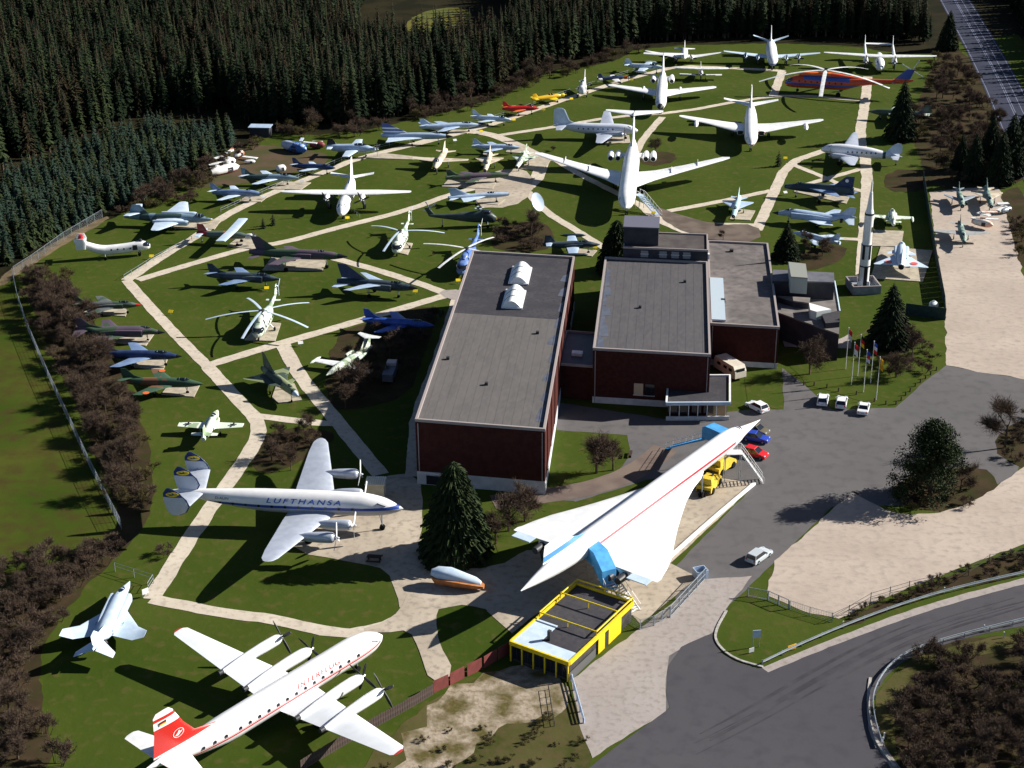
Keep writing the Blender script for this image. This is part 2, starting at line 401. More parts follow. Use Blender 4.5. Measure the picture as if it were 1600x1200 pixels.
# ------------------------------------------------------------------ aircraft shapes (metres, d = distance aft of the nose)
def mirror_keys(L, zn, tip, fin, end=None, stab=None):
    k = {'n': (0, 0, zn), 'l': (tip[0], tip[1], tip[2]), 'r': (tip[0], -tip[1], tip[2]), 'f': (fin[0], 0, fin[1])}
    k['e'] = (L, 0, end if end else zn)
    if stab: k['sl'] = (stab[0], stab[1], stab[2]); k['sr'] = (stab[0], -stab[1], stab[2])
    return k
FUS = lambda L, r, z, zt, nose=.1, p=(.06, .16, .62, .85): [(0, nose*.5, nose*.5, z-.2*r), (L*p[0]*.35, r*.48, r*.46, z-.15*r), (L*p[0], r*.75, r*.75, z-.08*r), (L*p[1], r, r, z), (L*p[2], r, r, z), (L*p[3], r*.62, r*.62, z+(zt-z)*.6), (L, r*.08, r*.1, zt)]

blue_line = (.02, .06, .30)
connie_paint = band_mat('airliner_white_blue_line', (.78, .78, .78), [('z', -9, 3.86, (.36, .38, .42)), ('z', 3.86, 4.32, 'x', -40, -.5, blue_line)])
connie_fin = band_mat('fin_silver_blue_top', (.48, .53, .62), [('z', 7.3, 12, 'y', 3, 9, (.015, .035, .16)), ('z', 7.3, 12, 'y', -9, -3, (.015, .035, .16)), ('z', 7.8, 12, 'y', -3, 3, (.015, .035, .16))])
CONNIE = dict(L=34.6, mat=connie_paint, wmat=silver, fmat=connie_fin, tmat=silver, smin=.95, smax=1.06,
    fus=[(0, .08, .08, 3.65), (.9, .62, .6, 3.7), (3, 1.3, 1.35, 3.95), (6, 1.68, 1.72, 4.12), (12, 1.76, 1.78, 4.2), (19, 1.72, 1.72, 4.25), (25, 1.35, 1.32, 4.5), (30, .8, .8, 4.85), (34, .25, .3, 5.15), (34.8, .03, .05, 5.2)],
    wings=[[(9.6, .8, 2.95, 7.2, .14), (10.9, 4, 3.25, 6.1, .14), (12.2, 9, 3.9, 4.8, .13), (13.8, 15, 4.7, 3.2, .12), (14.5, 17.6, 5.05, 2.3, .11), (15.1, 18.5, 5.15, 1.3, .1), (15.6, 18.8, 5.2, .4, .1)]],
    tail=[(29.4, .2, 5.2, 4.2, .1), (30.0, 5.6, 5.9, 3.2, .1)],
    fins=[(y, [(31.6, z-1.6, 1.2, .1), (30.6, z-1.1, 2.7, .1), (30.1, z-.2, 3.5, .1), (30.5, z+.9, 3.3, .1), (31.4, z+1.9, 2.4, .1), (32.3, z+2.5, 1.1, .1), (32.8, z+2.75, .35, .1)]) for y, z in ((5.7, 6.0), (-5.7, 6.0), (0, 6.5))],
    engines=[dict(k='prop', y=4.7, z=3.25, d0=6.8, d1=12.5, r=.82, b=3, R=2.3, ph=.5, bmat=whitey), dict(k='prop', y=9.6, z=3.95, d0=8.3, d1=14, r=.8, b=3, R=2.3, ph=1.4, bmat=whitey)],
    gear=[(3.2, 0, 3.2, .42, True), (13.2, 4.7, 3.0, .6, True)], cockpit=(1.9, 3.1, 4.45, 4.95),
    windows=[(7.2, 27, 11, 4.15, .2)],
    keys=mirror_keys(34.6, 3.65, (15.6, 18.8, 5.2), (32, 9.2), 5.2))
def connie_extra(t, P, ox):
    wrap_text('LUFTHANSA', 1.0, 8.9, 19.9, 4.72, CONNIE['fus'], bluegrey if False else royal, t, ox, shear=.25, space=1.35, bold=.01)
    wrap_text('D-ALIN', .5, 25.6, 27.6, 4.75, CONNIE['fus'], navy, t, ox)
    wrap_text('D-ALIN', .45, 30.8, 31.9, 4.6, CONNIE['fus'], navy, t, ox) if False else None
    for y, z in ((5.7, 7.8), (-5.7, 7.8), (0, 8.3)):
        b0 = z-1.8
        P(fin_mb([(31.52, b0-1.6, .3, .5), (30.5, b0-1.1, .35, .5), (30.0, b0-.2, .35, .5), (30.4, b0+.9, .35, .5), (31.3, b0+1.9, .3, .5), (32.2, b0+2.5, .25, .5), (32.7, b0+2.75, .2, .5)], y), 'leading_edge', navy)
        for sy in (1, -1):
            n = 18; mb = MB(); vs = [(-32.4+.95*math.cos(2*math.pi*i/n), y+sy*.17, z+.36*math.sin(2*math.pi*i/n)) for i in range(n)]
            mb.add(vs+[(v[0], v[1]+sy*.03, v[2]) for v in vs], [tuple(range(n, 2*n))]+[(i, (i+1) % n, n+(i+1) % n, n+i) for i in range(n)])
            e = P(mb, 'emblem', yellow, False)
            b = MB(); yy = y+sy*.215    # a stylised bird in the oval: long neck, body, two wings
            pts = [(-31.6, .06), (-32.1, .02), (-32.35, .27), (-32.42, .0), (-33.2, .18), (-32.75, -.08), (-33.3, -.16), (-32.5, -.16), (-32.0, -.05)]
            b.add([(p[0], yy, z+p[1]) for p in pts], [tuple(range(9))]); P(b, 'bird_emblem', navy, False, par=e)
CONNIE['extra'] = connie_extra

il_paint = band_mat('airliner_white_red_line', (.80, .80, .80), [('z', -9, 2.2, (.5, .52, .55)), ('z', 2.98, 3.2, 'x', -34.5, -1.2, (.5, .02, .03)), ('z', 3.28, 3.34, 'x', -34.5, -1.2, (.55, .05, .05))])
il_fin = band_mat('fin_red_with_white_cap', (.78, .78, .78), [('z', 4.9, 8.2, (.50, .02, .015)), ('z', 9.1, 9.5, (.50, .02, .015))])
il_wing = band_mat('wing_white_red_tip', (.74, .77, .80), [('y', -30, -18.5, (.45, .03, .03)), ('y', 18.5, 30, (.45, .03, .03))])
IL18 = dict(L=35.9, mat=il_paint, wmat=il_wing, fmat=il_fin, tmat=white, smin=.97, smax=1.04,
    fus=[(0, .1, .1, 2.85), (.8, .75, .72, 2.95), (2.6, 1.4, 1.4, 3.15), (5.5, 1.66, 1.66, 3.3), (24, 1.66, 1.66, 3.3), (29.5, 1.2, 1.2, 3.6), (33.5, .5, .55, 4.0), (35.9, .05, .08, 4.2)],
    wings=[[(12.0, .9, 2.3, 6.0, .15), (12.6, 4.4, 2.6, 5.2, .15), (13.7, 10, 3.2, 3.9, .14), (15.2, 18.2, 4.05, 2.1, .12), (15.9, 18.75, 4.1, .9, .1)]],
    tail=[(30.6, .2, 4.25, 3.6, .1), (32.3, 5.7, 4.5, 1.9, .1), (32.7, 5.95, 4.5, 1.0, .1)],
    fins=[(0, [(25.2, 4.7, 9.5, .04), (29.0, 5.6, 5.6, .09), (30.4, 7.4, 3.9, .09), (31.6, 9.7, 2.6, .09), (32.1, 10.15, 1.7, .08)])],
    engines=[dict(k='prop', y=4.4, z=2.95, d0=8.0, d1=18.3, r=.72, b=4, R=2.25, ph=.3, ex=1, mat=white, smat=white), dict(k='prop', y=8.6, z=3.4, d0=8.9, d1=18.4, r=.68, b=4, R=2.25, ph=.9, ex=1, mat=white, smat=white)],
    gear=[(4.4, 0, 2.2, .38, True), (15.2, 4.4, 2.7, .5, True)], cockpit=(1.35, 2.3, 3.5, 4.0),
    windows=[(5.6, 7.2, 2, 3.62, .17), (8.6, 24, 12, 3.62, .17), (26, 29, 3, 3.62, .17)],
    keys=mirror_keys(35.9, 2.9, (16.4, 18.75, 4.1), (32.6, 10.15), 4.2))
def il_extra(t, P, ox):
    wrap_text('INTERFLUG', .8, 8.4, 15.2, 3.95, IL18['fus'], red, t, ox, shear=.3, space=1.2)
    wrap_text('DM-STA', .5, 28.6, 30.4, 3.9, IL18['fus'], red, t, ox) if False else None
    for sy in (1, -1):      # flag and crest on the fin
        for k, (c, z) in enumerate(((black, 8.9), (red, 8.76), (yellow, 8.62))):
            P(MB().box((-33.1, sy*.16, z), (.9, .04, .135)), 'flag_stripe', c, False)
        n = 16; cx, cz, yy = -31.3, 6.5, sy*.235
        mb = MB(); vs = [(cx+r*1.35*math.cos(2*math.pi*i/n), yy, cz+r*math.sin(2*math.pi*i/n)) for r in (.55, .49) for i in range(n)]
        mb.add(vs, [(i, (i+1) % n, n+(i+1) % n, n+i) for i in range(n)])
        mb.add([(cx-.5, yy, cz-.22), (cx-.1, yy, cz-.3), (cx+.62, yy, cz+.12), (cx+.2, yy, cz+.1), (cx+.1, yy, cz+.34), (cx-.1, yy, cz+.04)], [(0, 1, 2, 3, 4, 5)])
        P(mb, 'emblem', white, False)
IL18['extra'] = il_extra

VC10 = dict(L=46.5, mat=white, wmat=white, fmat=white, smin=.95, smax=1.06,
    fus=[(0, .1, .1, 3.6), (1.0, .9, .9, 3.7), (3.4, 1.62, 1.65, 3.9), (7, 1.9, 1.95, 4.05), (30, 1.9, 1.95, 4.05), (38, 1.35, 1.5, 4.5), (43, .7, .9, 5.0), (46.5, .1, .2, 5.3)],
    wings=[[(16.0, 1.2, 2.9, 11.5, .12), (20.6, 5.6, 3.3, 7.4, .12), (25.6, 12, 3.9, 5.0, .11), (32.0, 20.6, 4.7, 3.0, .1), (33.4, 22.2, 4.85, 1.2, .1)]],
    tail=[(42.0, .1, 11.95, 4.4, .1), (45.3, 6.0, 11.9, 2.1, .1), (46.2, 6.7, 11.9, 1.0, .1)],
    fins=[(0, [(36.5, 5.2, 8.4, .1), (39.2, 7.4, 6.4, .1), (42.0, 11.9, 4.4, .1)])],
    engines=[dict(k='jet', y=3.2, z=4.0, d0=34.2, d1=39.6, r=.78, pylon=1.6), dict(k='jet', y=4.85, z=4.0, d0=34.2, d1=39.6, r=.78)],
    pods=[(41.2, 44.5, 0, 12.0, .36)],
    gear=[(6.2, 0, 2.6, .45, True), (24.5, 3.3, 3.2, .6, True)], cockpit=(1.9, 2.9, 4.35, 4.85),
    windows=[(9, 31, 24, 4.35, .14)],
    keys=mirror_keys(46.5, 3.6, (33.6, 22.3, 4.9), (45, 12), 5.2, stab=(46.6, 6.7, 11.9)))
def vc_extra(t, P, ox):
    for y in (9.2, 15.0):
        for sy in (1, -1): P(MB().box((-(17.6+.78*y+1.6), sy*y, 3.9+.07*(y-9)), (4.2, .08, .55)), 'wing_fence', white)
VC10['extra'] = vc_extra

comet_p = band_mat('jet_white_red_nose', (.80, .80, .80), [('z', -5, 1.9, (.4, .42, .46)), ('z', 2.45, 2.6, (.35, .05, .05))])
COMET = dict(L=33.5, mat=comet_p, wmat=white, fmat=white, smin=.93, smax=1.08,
    fus=FUS(33.5, 1.58, 3.0, 4.2, .25), zref=3.0,
    wings=[[(10.8, 1.0, 2.2, 9.0, .14), (12.3, 5, 2.6, 7.0, .13), (15.0, 10, 3.1, 4.6, .12), (18.0, 16.6, 3.7, 2.5, .1), (18.9, 17.5, 3.8, 1.2, .1)]],
    tail=[(28.5, .2, 4.2, 3.9, .1), (31.2, 6.8, 5.2, 1.7, .1)],
    fins=[(0, [(24.5, 4.5, 7.5, .05), (27.6, 5.2, 5.0, .1), (30.2, 8.9, 2.4, .1)])],
    inlets=[(11.0, 17.5, 2.5, 2.35, .8, .6)], pods=[(11.6, 17.6, 13.2, 3.35, .55)],
    gear=[(3.5, 0, 2.2, .4, True), (16, 4.4, 2.4, .5, True)], cockpit=(1.1, 2.0, 3.3, 3.75), windows=[(6, 25, 18, 3.3, .15)],
    keys=mirror_keys(33.5, 2.9, (19.4, 17.5, 3.8), (32, 8.9), 4.2, stab=(32.0, 6.8, 5.2)))
TU134 = dict(L=35, mat=white, wmat=white, fmat=white, smin=.9, smax=1.1,
    fus=FUS(35, 1.48, 3.0, 4.2, .25),
    wings=[[(13.5, 1.0, 2.2, 7.5, .13), (16.8, 5, 2.3, 5.2, .12), (22.0, 13.7, 2.5, 2.6, .1), (22.9, 14.5, 2.5, 1.3, .1)]],
    tail=[(31.5, .1, 8.9, 3.5, .1), (34.0, 5.5, 8.7, 1.7, .1)],
    fins=[(0, [(27, 4.4, 8, .1), (31.3, 8.9, 3.6, .1)])],
    engines=[dict(k='jet', y=2.5, z=3.6, d0=24.5, d1=30.5, r=.75, pylon=1.2)], pods=[(17.5, 24.5, 4.9, 2.2, .45)], cone=(1.1, dark),
    gear=[(4.4, 0, 2.2, .4, True), (18.5, 4.9, 2.1, .45, True)], cockpit=(1.3, 2.2, 3.3, 3.75), windows=[(6, 23, 14, 3.3, .15)],
    keys=mirror_keys(35, 2.8, (23.5, 14.5, 2.5), (33.5, 8.9), 4.2, stab=(34.8, 5.6, 8.8)))
AN26 = dict(L=23.5, mat=white, wmat=white, fmat=white, smin=.93, smax=1.08,
    fus=FUS(23.5, 1.45, 2.45, 3.6, .5, (.07, .17, .6, .85)),
    wings=[[(8.2, 0, 3.95, 3.6, .15), (8.2, 7, 4.05, 3.4, .15), (9.2, 14.2, 4.15, 1.5, .12), (9.6, 14.6, 4.15, .8, .1)]],
    tail=[(20.2, .2, 3.9, 2.6, .1), (21.2, 5.0, 4.7, 1.5, .1)],
    fins=[(0, [(15.5, 3.7, 7.5, .04), (18.3, 4.6, 4.8, .1), (20.6, 8.5, 2.2, .1)])],
    engines=[dict(k='prop', y=3.95, z=3.6, d0=5.8, d1=12.5, r=.62, b=4, R=1.95, ph=.4)],
    gear=[(3.4, 0, 1.6, .35, True), (10.5, 3.95, 3.2, .5, True)], cockpit=(1.2, 2.1, 3.05, 3.55), windows=[(5.5, 14, 7, 2.8, .18)],
    keys=mirror_keys(23.5, 2.2, (10.2, 14.6, 4.15), (22.3, 8.5), 3.6, stab=(22.2, 5.0, 4.7)))
VISC = dict(L=26.5, mat=band_mat('airliner_blue_belly', (.80, .80, .80), [('z', -5, 2.55, (.16, .24, .50))]), wmat=palel, fmat=white, smin=.9, smax=1.15,
    fus=FUS(26.5, 1.6, 2.9, 3.8, .3, (.06, .15, .68, .88)),
    wings=[[(9, 1.0, 2.0, 4.6, .15), (9.8, 7, 2.6, 3.2, .14), (10.8, 13.9, 3.3, 1.5, .12)]],
    tail=[(22.3, .2, 3.6, 3.0, .1), (23.6, 5.2, 5.3, 1.5, .1)], fins=[(0, [(19, 4.0, 6.5, .05), (21.6, 5.2, 4, .1), (23.6, 8.2, 1.6, .1)])],
    engines=[dict(k='prop', y=4.1, z=2.45, d0=6.2, d1=12, r=.5, b=4, R=1.5), dict(k='prop', y=7.6, z=2.75, d0=6.8, d1=12.4, r=.48, b=4, R=1.5)],
    gear=[(3, 0, 2.2, .35, True), (10.8, 4.1, 2.3, .45, True)], cockpit=(1.2, 2.0, 3.3, 3.8),
    keys=mirror_keys(26.5, 2.7, (11.6, 13.9, 3.3), (24.6, 8.2), 3.8, stab=(24.4, 5.2, 5.3)))
NORAT = dict(L=14.5, mat=whitey, wmat=whitey, fmat=whitey, smin=.9, smax=1.1,
    fus=[(0, .3, .3, 1.7), (1.0, 1.1, 1.1, 1.9), (3.5, 1.4, 1.55, 2.3), (9.5, 1.4, 1.55, 2.35), (13, .9, 1.0, 2.6), (14.5, .1, .3, 2.8)],
    wings=[[(5.3, 0, 3.8, 3.9, .16), (5.6, 5, 3.9, 3.6, .15), (6.8, 15.2, 4.2, 1.8, .13), (7.3, 16.2, 4.25, .9, .1)]],
    booms=[(y, [(2.6, .1, .1, 3.0), (3.1, .7, .75, 3.0), (6, .75, .85, 3.2), (11, .45, .55, 3.7), (19.5, .3, .35, 4.2), (21.8, .06, .1, 4.3)]) for y in (4.1, -4.1)],
    fins=[(y, [(18.4, 4.4, 3.1, .1), (19.2, 5.6, 2.4, .1), (20.0, 6.9, 1.2, .1)]) for y in (4.1, -4.1)],
    tail=[(19.2, 0, 4.5, 2.0, .1), (19.2, 4.1, 4.5, 2.0, .1)],
    engines=[dict(k='prop', y=4.1, z=3.0, d0=2.4, d1=5.5, r=.78, b=4, R=2.1)],
    gear=[(2.6, 0, 1.2, .35, True), (8, 4.1, 2.8, .5, False)], cockpit=(1.1, 2.1, 3.0, 3.45),
    keys={'n': (0, 0, 1.7), 'l': (8, 16.2, 4.25), 'r': (8, -16.2, 4.25), 'fl': (21, 4.1, 6.9), 'fr': (21, -4.1, 6.9)})
C47 = dict(L=19.6, mat=band_mat('transport_grey_white', (.72, .74, .78), [('x', -15.6, -14.9, 'z', 0, 9, (.02, .06, .06))]), wmat=silver, fmat=palel, smin=.9, smax=1.1,
    fus=[(0, .2, .2, 3.0), (.6, .6, .65, 3.1), (2.2, 1.1, 1.15, 3.3), (5, 1.3, 1.35, 3.3), (11, 1.3, 1.35, 2.85), (15.5, .8, .9, 2.4), (19.6, .08, .2, 2.1)],
    wings=[[(4.6, .8, 2.2, 4.6, .15), (4.7, 4.2, 2.2, 4.4, .15), (7.0, 13.6, 3.6, 1.5, .12), (7.5, 14.45, 3.75, .6, .1)]],
    tail=[(16.4, .2, 2.5, 2.6, .1), (17.3, 3.9, 2.45, 1.3, .1)], fins=[(0, [(14.3, 2.9, 5.0, .05), (15.9, 3.6, 3.6, .1), (17.2, 5.0, 2.2, .1), (18.0, 5.5, 1.0, .1)])],
    engines=[dict(k='prop', y=2.9, z=2.45, d0=2.6, d1=7.5, r=.66, b=3, R=1.75)],
    gear=[(4.6, 2.9, 2.0, .55, False), (18.2, 0, 1.9, .22, False)], cockpit=(1.2, 2.0, 3.95, 4.35), windows=[(6.5, 13.2, 7, 3.1, .24, 1)],
    keys=mirror_keys(19.6, 3.0, (8.1, 14.4, 3.75), (18.6, 5.5), 2.1))
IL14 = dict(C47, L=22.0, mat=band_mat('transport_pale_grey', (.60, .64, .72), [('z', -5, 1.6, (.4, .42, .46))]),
    fus=[(0, .2, .2, 2.4), (.7, .7, .7, 2.5), (2.4, 1.2, 1.2, 2.7), (5, 1.4, 1.4, 2.75), (14, 1.4, 1.4, 2.8), (18.5, .85, .9, 3.1), (22.3, .08, .2, 3.4)],
    wings=[[(6.2, .8, 1.8, 4.8, .15), (6.4, 5, 2.2, 4.0, .15), (8.2, 15, 3.3, 1.8, .12), (8.6, 15.8, 3.4, .9, .1)]],
    tail=[(18.6, .2, 3.5, 2.8, .1), (19.6, 5.6, 3.6, 1.5, .1)], fins=[(0, [(15.8, 3.8, 6.4, .05), (18.0, 4.8, 4.2, .1), (19.2, 7.6, 2.9, .1), (19.9, 8.0, 1.8, .1)])],
    engines=[dict(k='prop', y=3.6, z=2.35, d0=3.6, d1=9.5, r=.72, b=4, R=1.9)],
    gear=[(3.2, 0, 1.6, .4, False), (8.2, 3.6, 2.0, .55, True)], cockpit=(1.2, 2.0, 3.35, 3.75), windows=[(6.5, 15.5, 8, 3.0, .24, 1)],
    keys=mirror_keys(22.3, 2.4, (9.3, 15.8, 3.4), (21.6, 8.0), 3.4))
AN2 = dict(L=12, mat=whitey, wmat=whitey, fmat=whitey, smin=.85, smax=1.1,
    fus=[(0, .5, .5, 2.5), (.5, .7, .75, 2.5), (3, .85, 1.1, 2.4), (7, .6, .8, 1.9), (12, .06, .15, 1.5)],
    wings=[[(1.9, 0, 3.7, 2.4, .14), (1.9, 8.6, 3.9, 2.4, .14), (2.3, 9.1, 3.9, 1.4, .1)], [(2.4, .6, 1.4, 2.0, .14), (2.4, 7.0, 1.6, 2.0, .14)]],
    tail=[(10, 0, 2.0, 1.8, .1), (10.3, 3.2, 2.0, 1.3, .1)], fins=[(0, [(9.3, 1.8, 2.8, .1), (10.4, 4.0, 1.6, .1)])],
    engines=[dict(k='prop', y=0, z=2.5, d0=-.4, d1=2.0, r=.72, b=4, R=1.7)], gear=[(1.8, 1.6, 1.5, .42, False)],
    keys=mirror_keys(12, 2.5, (3, 9.1, 3.9), (11.5, 4.0), 1.5))
PEMB = dict(C47, L=16, mat=white, wmat=white, fmat=white, smin=.8, smax=1.3, keys=mirror_keys(19.6, 3.0, (8.1, 14.4, 3.75), (18.6, 5.5), 2.1, stab=(18, 3.9, 2.5)))

def jet(L, r, z, wing, tail, fin, m, fus=None, **kw):
    d = dict(L=L, mat=m, wmat=kw.pop('wmat', m), fmat=kw.pop('fmat', m), n=16, smin=.85, smax=1.18,
             fus=fus or [(0, .06, .06, z), (L*.06, r*.42, r*.42, z), (L*.2, r*.85, r*.9, z+.05), (L*.42, r, r*1.05, z+.05), (L*.7, r*.95, r*.95, z), (L*.92, r*.7, r*.7, z+.1), (L, r*.5, r*.5, z+.1)],
             wings=[wing], tail=tail, fins=[(0, fin)])
    if tail is None: del d['tail']
    tp = wing[-1]; ft = fin[-1]
    d['keys'] = mirror_keys(L, z, (tp[0]+tp[3]*.6, tp[1], tp[2]), (ft[0]+ft[2]*.7, ft[1]), z)
    if 'gear' not in kw: kw['gear'] = [(L*.2, 0, z-.3, .28, False), (L*.56, r+.9, z-.3, .34, False)]
    d.update(kw); return d
def F4(m, **k):
    return jet(19.2, 1, 2.3, [(6.4, .9, 1.75, 7.2, .05), (11.3, 4.1, 1.75, 3.4, .05), (13.2, 5.85, 2.4, 1.7, .05)], [(15.8, .3, 2.7, 3.0, .05), (17.9, 2.7, 1.9, 1.3, .05)],
        [(12.6, 3.0, 5.6, .04), (15.8, 3.7, 3.0, .06), (17.5, 5.1, 1.5, .06)], m,
        fus=[(0, .05, .05, 2.0), (1.5, .42, .45, 2.05), (3.2, .62, .75, 2.3), (5.5, 1.15, 1.0, 2.4), (10, 1.35, .95, 2.25), (14, 1.15, .8, 2.2), (16, .6, .5, 2.7), (19.0, .12, .2, 2.9)],
        inlets=[(4.6, 13.5, 1.15, 2.15, .42, .75)], canopy=(2.7, 7.0, .5, .55, 2.85), jetpipe=(16.1, .55, 1.95, .5), **k)
def SWEPT(m, L=13.5, sp=5.2, **k):
    return jet(L, .8, 1.9, [(L*.32, .5, 1.7, L*.26, .09), (L*.62, sp*.97, 1.9, L*.12, .08), (L*.66, sp, 1.9, L*.06, .07)], [(L*.84, .2, 2.6, L*.12, .08), (L*.95, sp*.36, 2.7, L*.06, .08)],
        [(L*.66, 2.4, L*.3, .05), (L*.82, 3.0, L*.16, .08), (L*.92, 4.2, L*.07, .08)], m, canopy=(L*.14, L*.36, .45, .55, 2.35), **k)
def DELTA(m, L=19, sp=5.8, **k):
    return jet(L, .95, 2.5, [(L*.34, .6, 2.2, L*.56, .045), (L*.62, sp*.5, 2.2, L*.27, .045), (L*.87, sp, 2.2, L*.03, .04)], None,
        [(L*.6, 3.2, L*.37, .04), (L*.92, 6.2, L*.07, .06)], m, canopy=(L*.15, L*.32, .45, .5, 3.0), **k)
def MIG21(m, L=14.5, **k):
    return jet(L, .68, 1.9, [(5.2, .4, 1.85, 6.4, .05), (10.6, 3.55, 1.8, .8, .05)], [(11.8, .3, 1.9, 2.2, .05), (13.8, 1.9, 1.9, .9, .05)],
        [(9.2, 2.4, 4.8, .05), (12.9, 4.3, 1.6, .06)], m, fus=[(0, .42, .42, 1.9), (2, .56, .58, 1.9), (5, .64, .7, 1.95), (10, .64, .66, 1.9), (13.5, .5, .5, 1.9), (L, .42, .42, 1.9)],
        nosein=(0, .4, 1.9), canopy=(3.0, 5.6, .38, .45, 2.4), jetpipe=(L, 0, 1.9, .4), **k)
def STRAIGHT(m, L=11.5, sp=5.8, z=1.8, tip=True, **k):
    if tip: k.setdefault('pods', [(L*.22, L*.7, sp, z-.05, .38)])
    return jet(L, .72, z, [(L*.36, .4, z-.25, L*.23, .12), (L*.42, sp, z-.05, L*.13, .1)], [(L*.83, .2, z+.5, L*.12, .1), (L*.86, sp*.4, z+.5, L*.08, .1)],
        [(L*.76, z+.4, L*.22, .06), (L*.86, z+2.0, L*.1, .08)], m, inlets=[(L*.3, L*.62, .78, z-.05, .25, .42)], canopy=(L*.17, L*.42, .42, .5, z+.45), **k)
# ------------------------------------------------------------------ aircraft on show
plane('propeller_airliner', 'silver winged four-engine airliner with triple blue fins and LUFTHANSA lettering', 'airliner', CONNIE,
      {'n': (632, 792), 'l': (500, 681), 'r': (415, 882), 'e': (272, 768)})
plane('turboprop_airliner', 'white four-engine airliner with red tail and INTERFLUG lettering in the foreground', 'airliner', IL18,
      {'n': (595, 990), 'l': (277, 984), 'r': (624, 1180), 'f': (258, 1107)})
plane('jet_airliner', 'large white T-tail jet airliner with four rear engines behind the halls', 'airliner', VC10,
      {'n': (978, 325), 'l': (1140, 251), 'r': (836, 241), 'f': (990, 173), 'sl': (1036, 172), 'sr': (948, 170)})
plane('jet_airliner', 'white jet airliner with slim wing tanks and low tailplane, right of the big T-tail jet', 'airliner', COMET,
      {'n': (1174, 228), 'l': (1285, 192), 'r': (1064, 180), 'f': (1174, 136), 'sl': (1218, 150), 'sr': (1129, 148)})
plane('jet_airliner', 'white T-tail jet airliner with two rear engines and dark glazed nose', 'airliner', TU134,
      {'n': (1032, 167), 'l': (1118, 139), 'r': (952, 135), 'f': (1036, 84), 'sl': (1071, 81), 'sr': (1004, 82)})
plane('twin_turboprop', 'white high-wing twin turboprop transport facing the camera by the left path', 'transport plane', AN26,
      {'n': (533, 336), 'l': (642, 300), 'r': (440, 299), 'f': (549, 243), 'sl': (583, 270), 'sr': (518, 268)})
plane('turboprop_airliner', 'four-engine airliner with blue belly parked against the dark forest', 'airliner', VISC,
      {'n': (1207, 98), 'l': (1283, 82), 'r': (1131, 79), 'f': (1205, 41), 'sl': (1232, 57), 'sr': (1177, 55)})
plane('twin_boom_transport', 'white twin-boom transport plane at the far right end of the meadow', 'transport plane', NORAT,
      {'n': (1375, 102), 'l': (1466, 88), 'r': (1286, 80), 'fl': (1394, 58), 'fr': (1353, 58)})
plane('twin_propeller_plane', 'small white twin-engine plane at the far edge beside the forest', 'propeller plane', PEMB,
      {'n': (1069, 96), 'l': (1121, 83), 'r': (1018, 81), 'f': (1070, 65)})
plane('biplane', 'white single-engine biplane facing the camera before the far white twin', 'biplane', AN2,
      {'n': (1095, 120), 'l': (1132, 108), 'r': (1059, 106), 'f': (1095, 97)})
plane('twin_propeller_plane', 'pale grey twin-engine transport with tall square fin, cabin windows facing the camera', 'propeller plane', IL14,
      {'n': (992, 198), 'e': (862, 195), 'r': (938, 227), 'l': (952, 177), 'f': (868, 168)})
plane('tail_dragger_transport', 'white and silver tail-dragger transport with dark door facing left by the right path', 'propeller plane', C47,
      {'n': (1283, 222), 'e': (1408, 246), 'l': (1334, 261), 'r': (1336, 212), 'f': (1408, 228)})
# swept jets and others: left column
def pad(name, pts, label=None):
    q = [G(*p) for p in pts]; o = MB().prism([(a, b) for a, b in q], 0.0, .16).build(name, concrete_pad, None)
    return struct(o)
concrete_pad = mat('pad_concrete', (.42, .37, .29), .9, col2=(.33, .29, .23), scale=.8, world=True)
PADS = [[(128, 490), (196, 495), (200, 484), (150, 479)], [(178, 536), (228, 541), (243, 520), (205, 517)], [(205, 574), (255, 579), (263, 560), (228, 558)],
        [(252, 617), (303, 621), (312, 603), (262, 604)], [(268, 357), (335, 359), (345, 345), (290, 343)], [(355, 385), (405, 391), (402, 375), (372, 372)],
        [(410, 423), (504, 423), (512, 404), (425, 402)], [(382, 532), (430, 534), (439, 506), (408, 503)], [(615, 394), (637, 399), (645, 381), (628, 379)],
        [(425, 622), (436, 631), (472, 626), (460, 600), (432, 602)], [(372, 316), (408, 316), (418, 308), (386, 306)], [(420, 296), (470, 297), (486, 286), (440, 284)],
        [(790, 238), (815, 240), (826, 229), (798, 227)], [(813, 264), (850, 268), (862, 248), (835, 243)], [(745, 318), (778, 321), (790, 312), (760, 309)],
        [(1240, 300), (1322, 319), (1327, 309), (1252, 290)], [(1140, 343), (1172, 345), (1180, 330), (1150, 327)], [(1360, 435), (1442, 441), (1457, 392), (1376, 386)],
        [(1355, 385), (1408, 386), (1412, 362), (1366, 360)], [(700, 207), (730, 209), (735, 204), (708, 203)], [(645, 250), (665, 247), (600, 240), (560, 247)],
        [(690, 292), (770, 296), (775, 285), (700, 282)], [(890, 398), (925, 401), (933, 392), (900, 389)], [(945, 226), (985, 224), (983, 212), (950, 213)]]
for p in PADS: pad('pavement', p)
plane('fighter_jet', 'grey-green camouflaged jet with red nose tip, uppermost of the left column by the hedge', 'fighter jet', SWEPT(camoA, 14.5, 5.4, cone=(1.1, red), inlets=[(3.6, 9, .8, 1.9, .35, .5)]),
      {'n': (219, 477), 'f': (107, 461), 'r': (136, 488), 'e': (120, 482)})
plane('fighter_jet', 'purple and green camouflaged two-seat jet with black nose, second of the left column', 'fighter jet', F4(camoB, cone=(1.7, black)),
      {'n': (253, 518), 'f': (108, 497), 'r': (150, 532), 'l': (173, 500)})
plane('fighter_jet', 'dark navy jet with long pointed nose, third of the left column', 'fighter jet', SWEPT(navy, 15, 5.3, cone=(.9, black), wmat=bluegrey),
      {'n': (284, 557), 'f': (153, 534), 'r': (177, 573)})
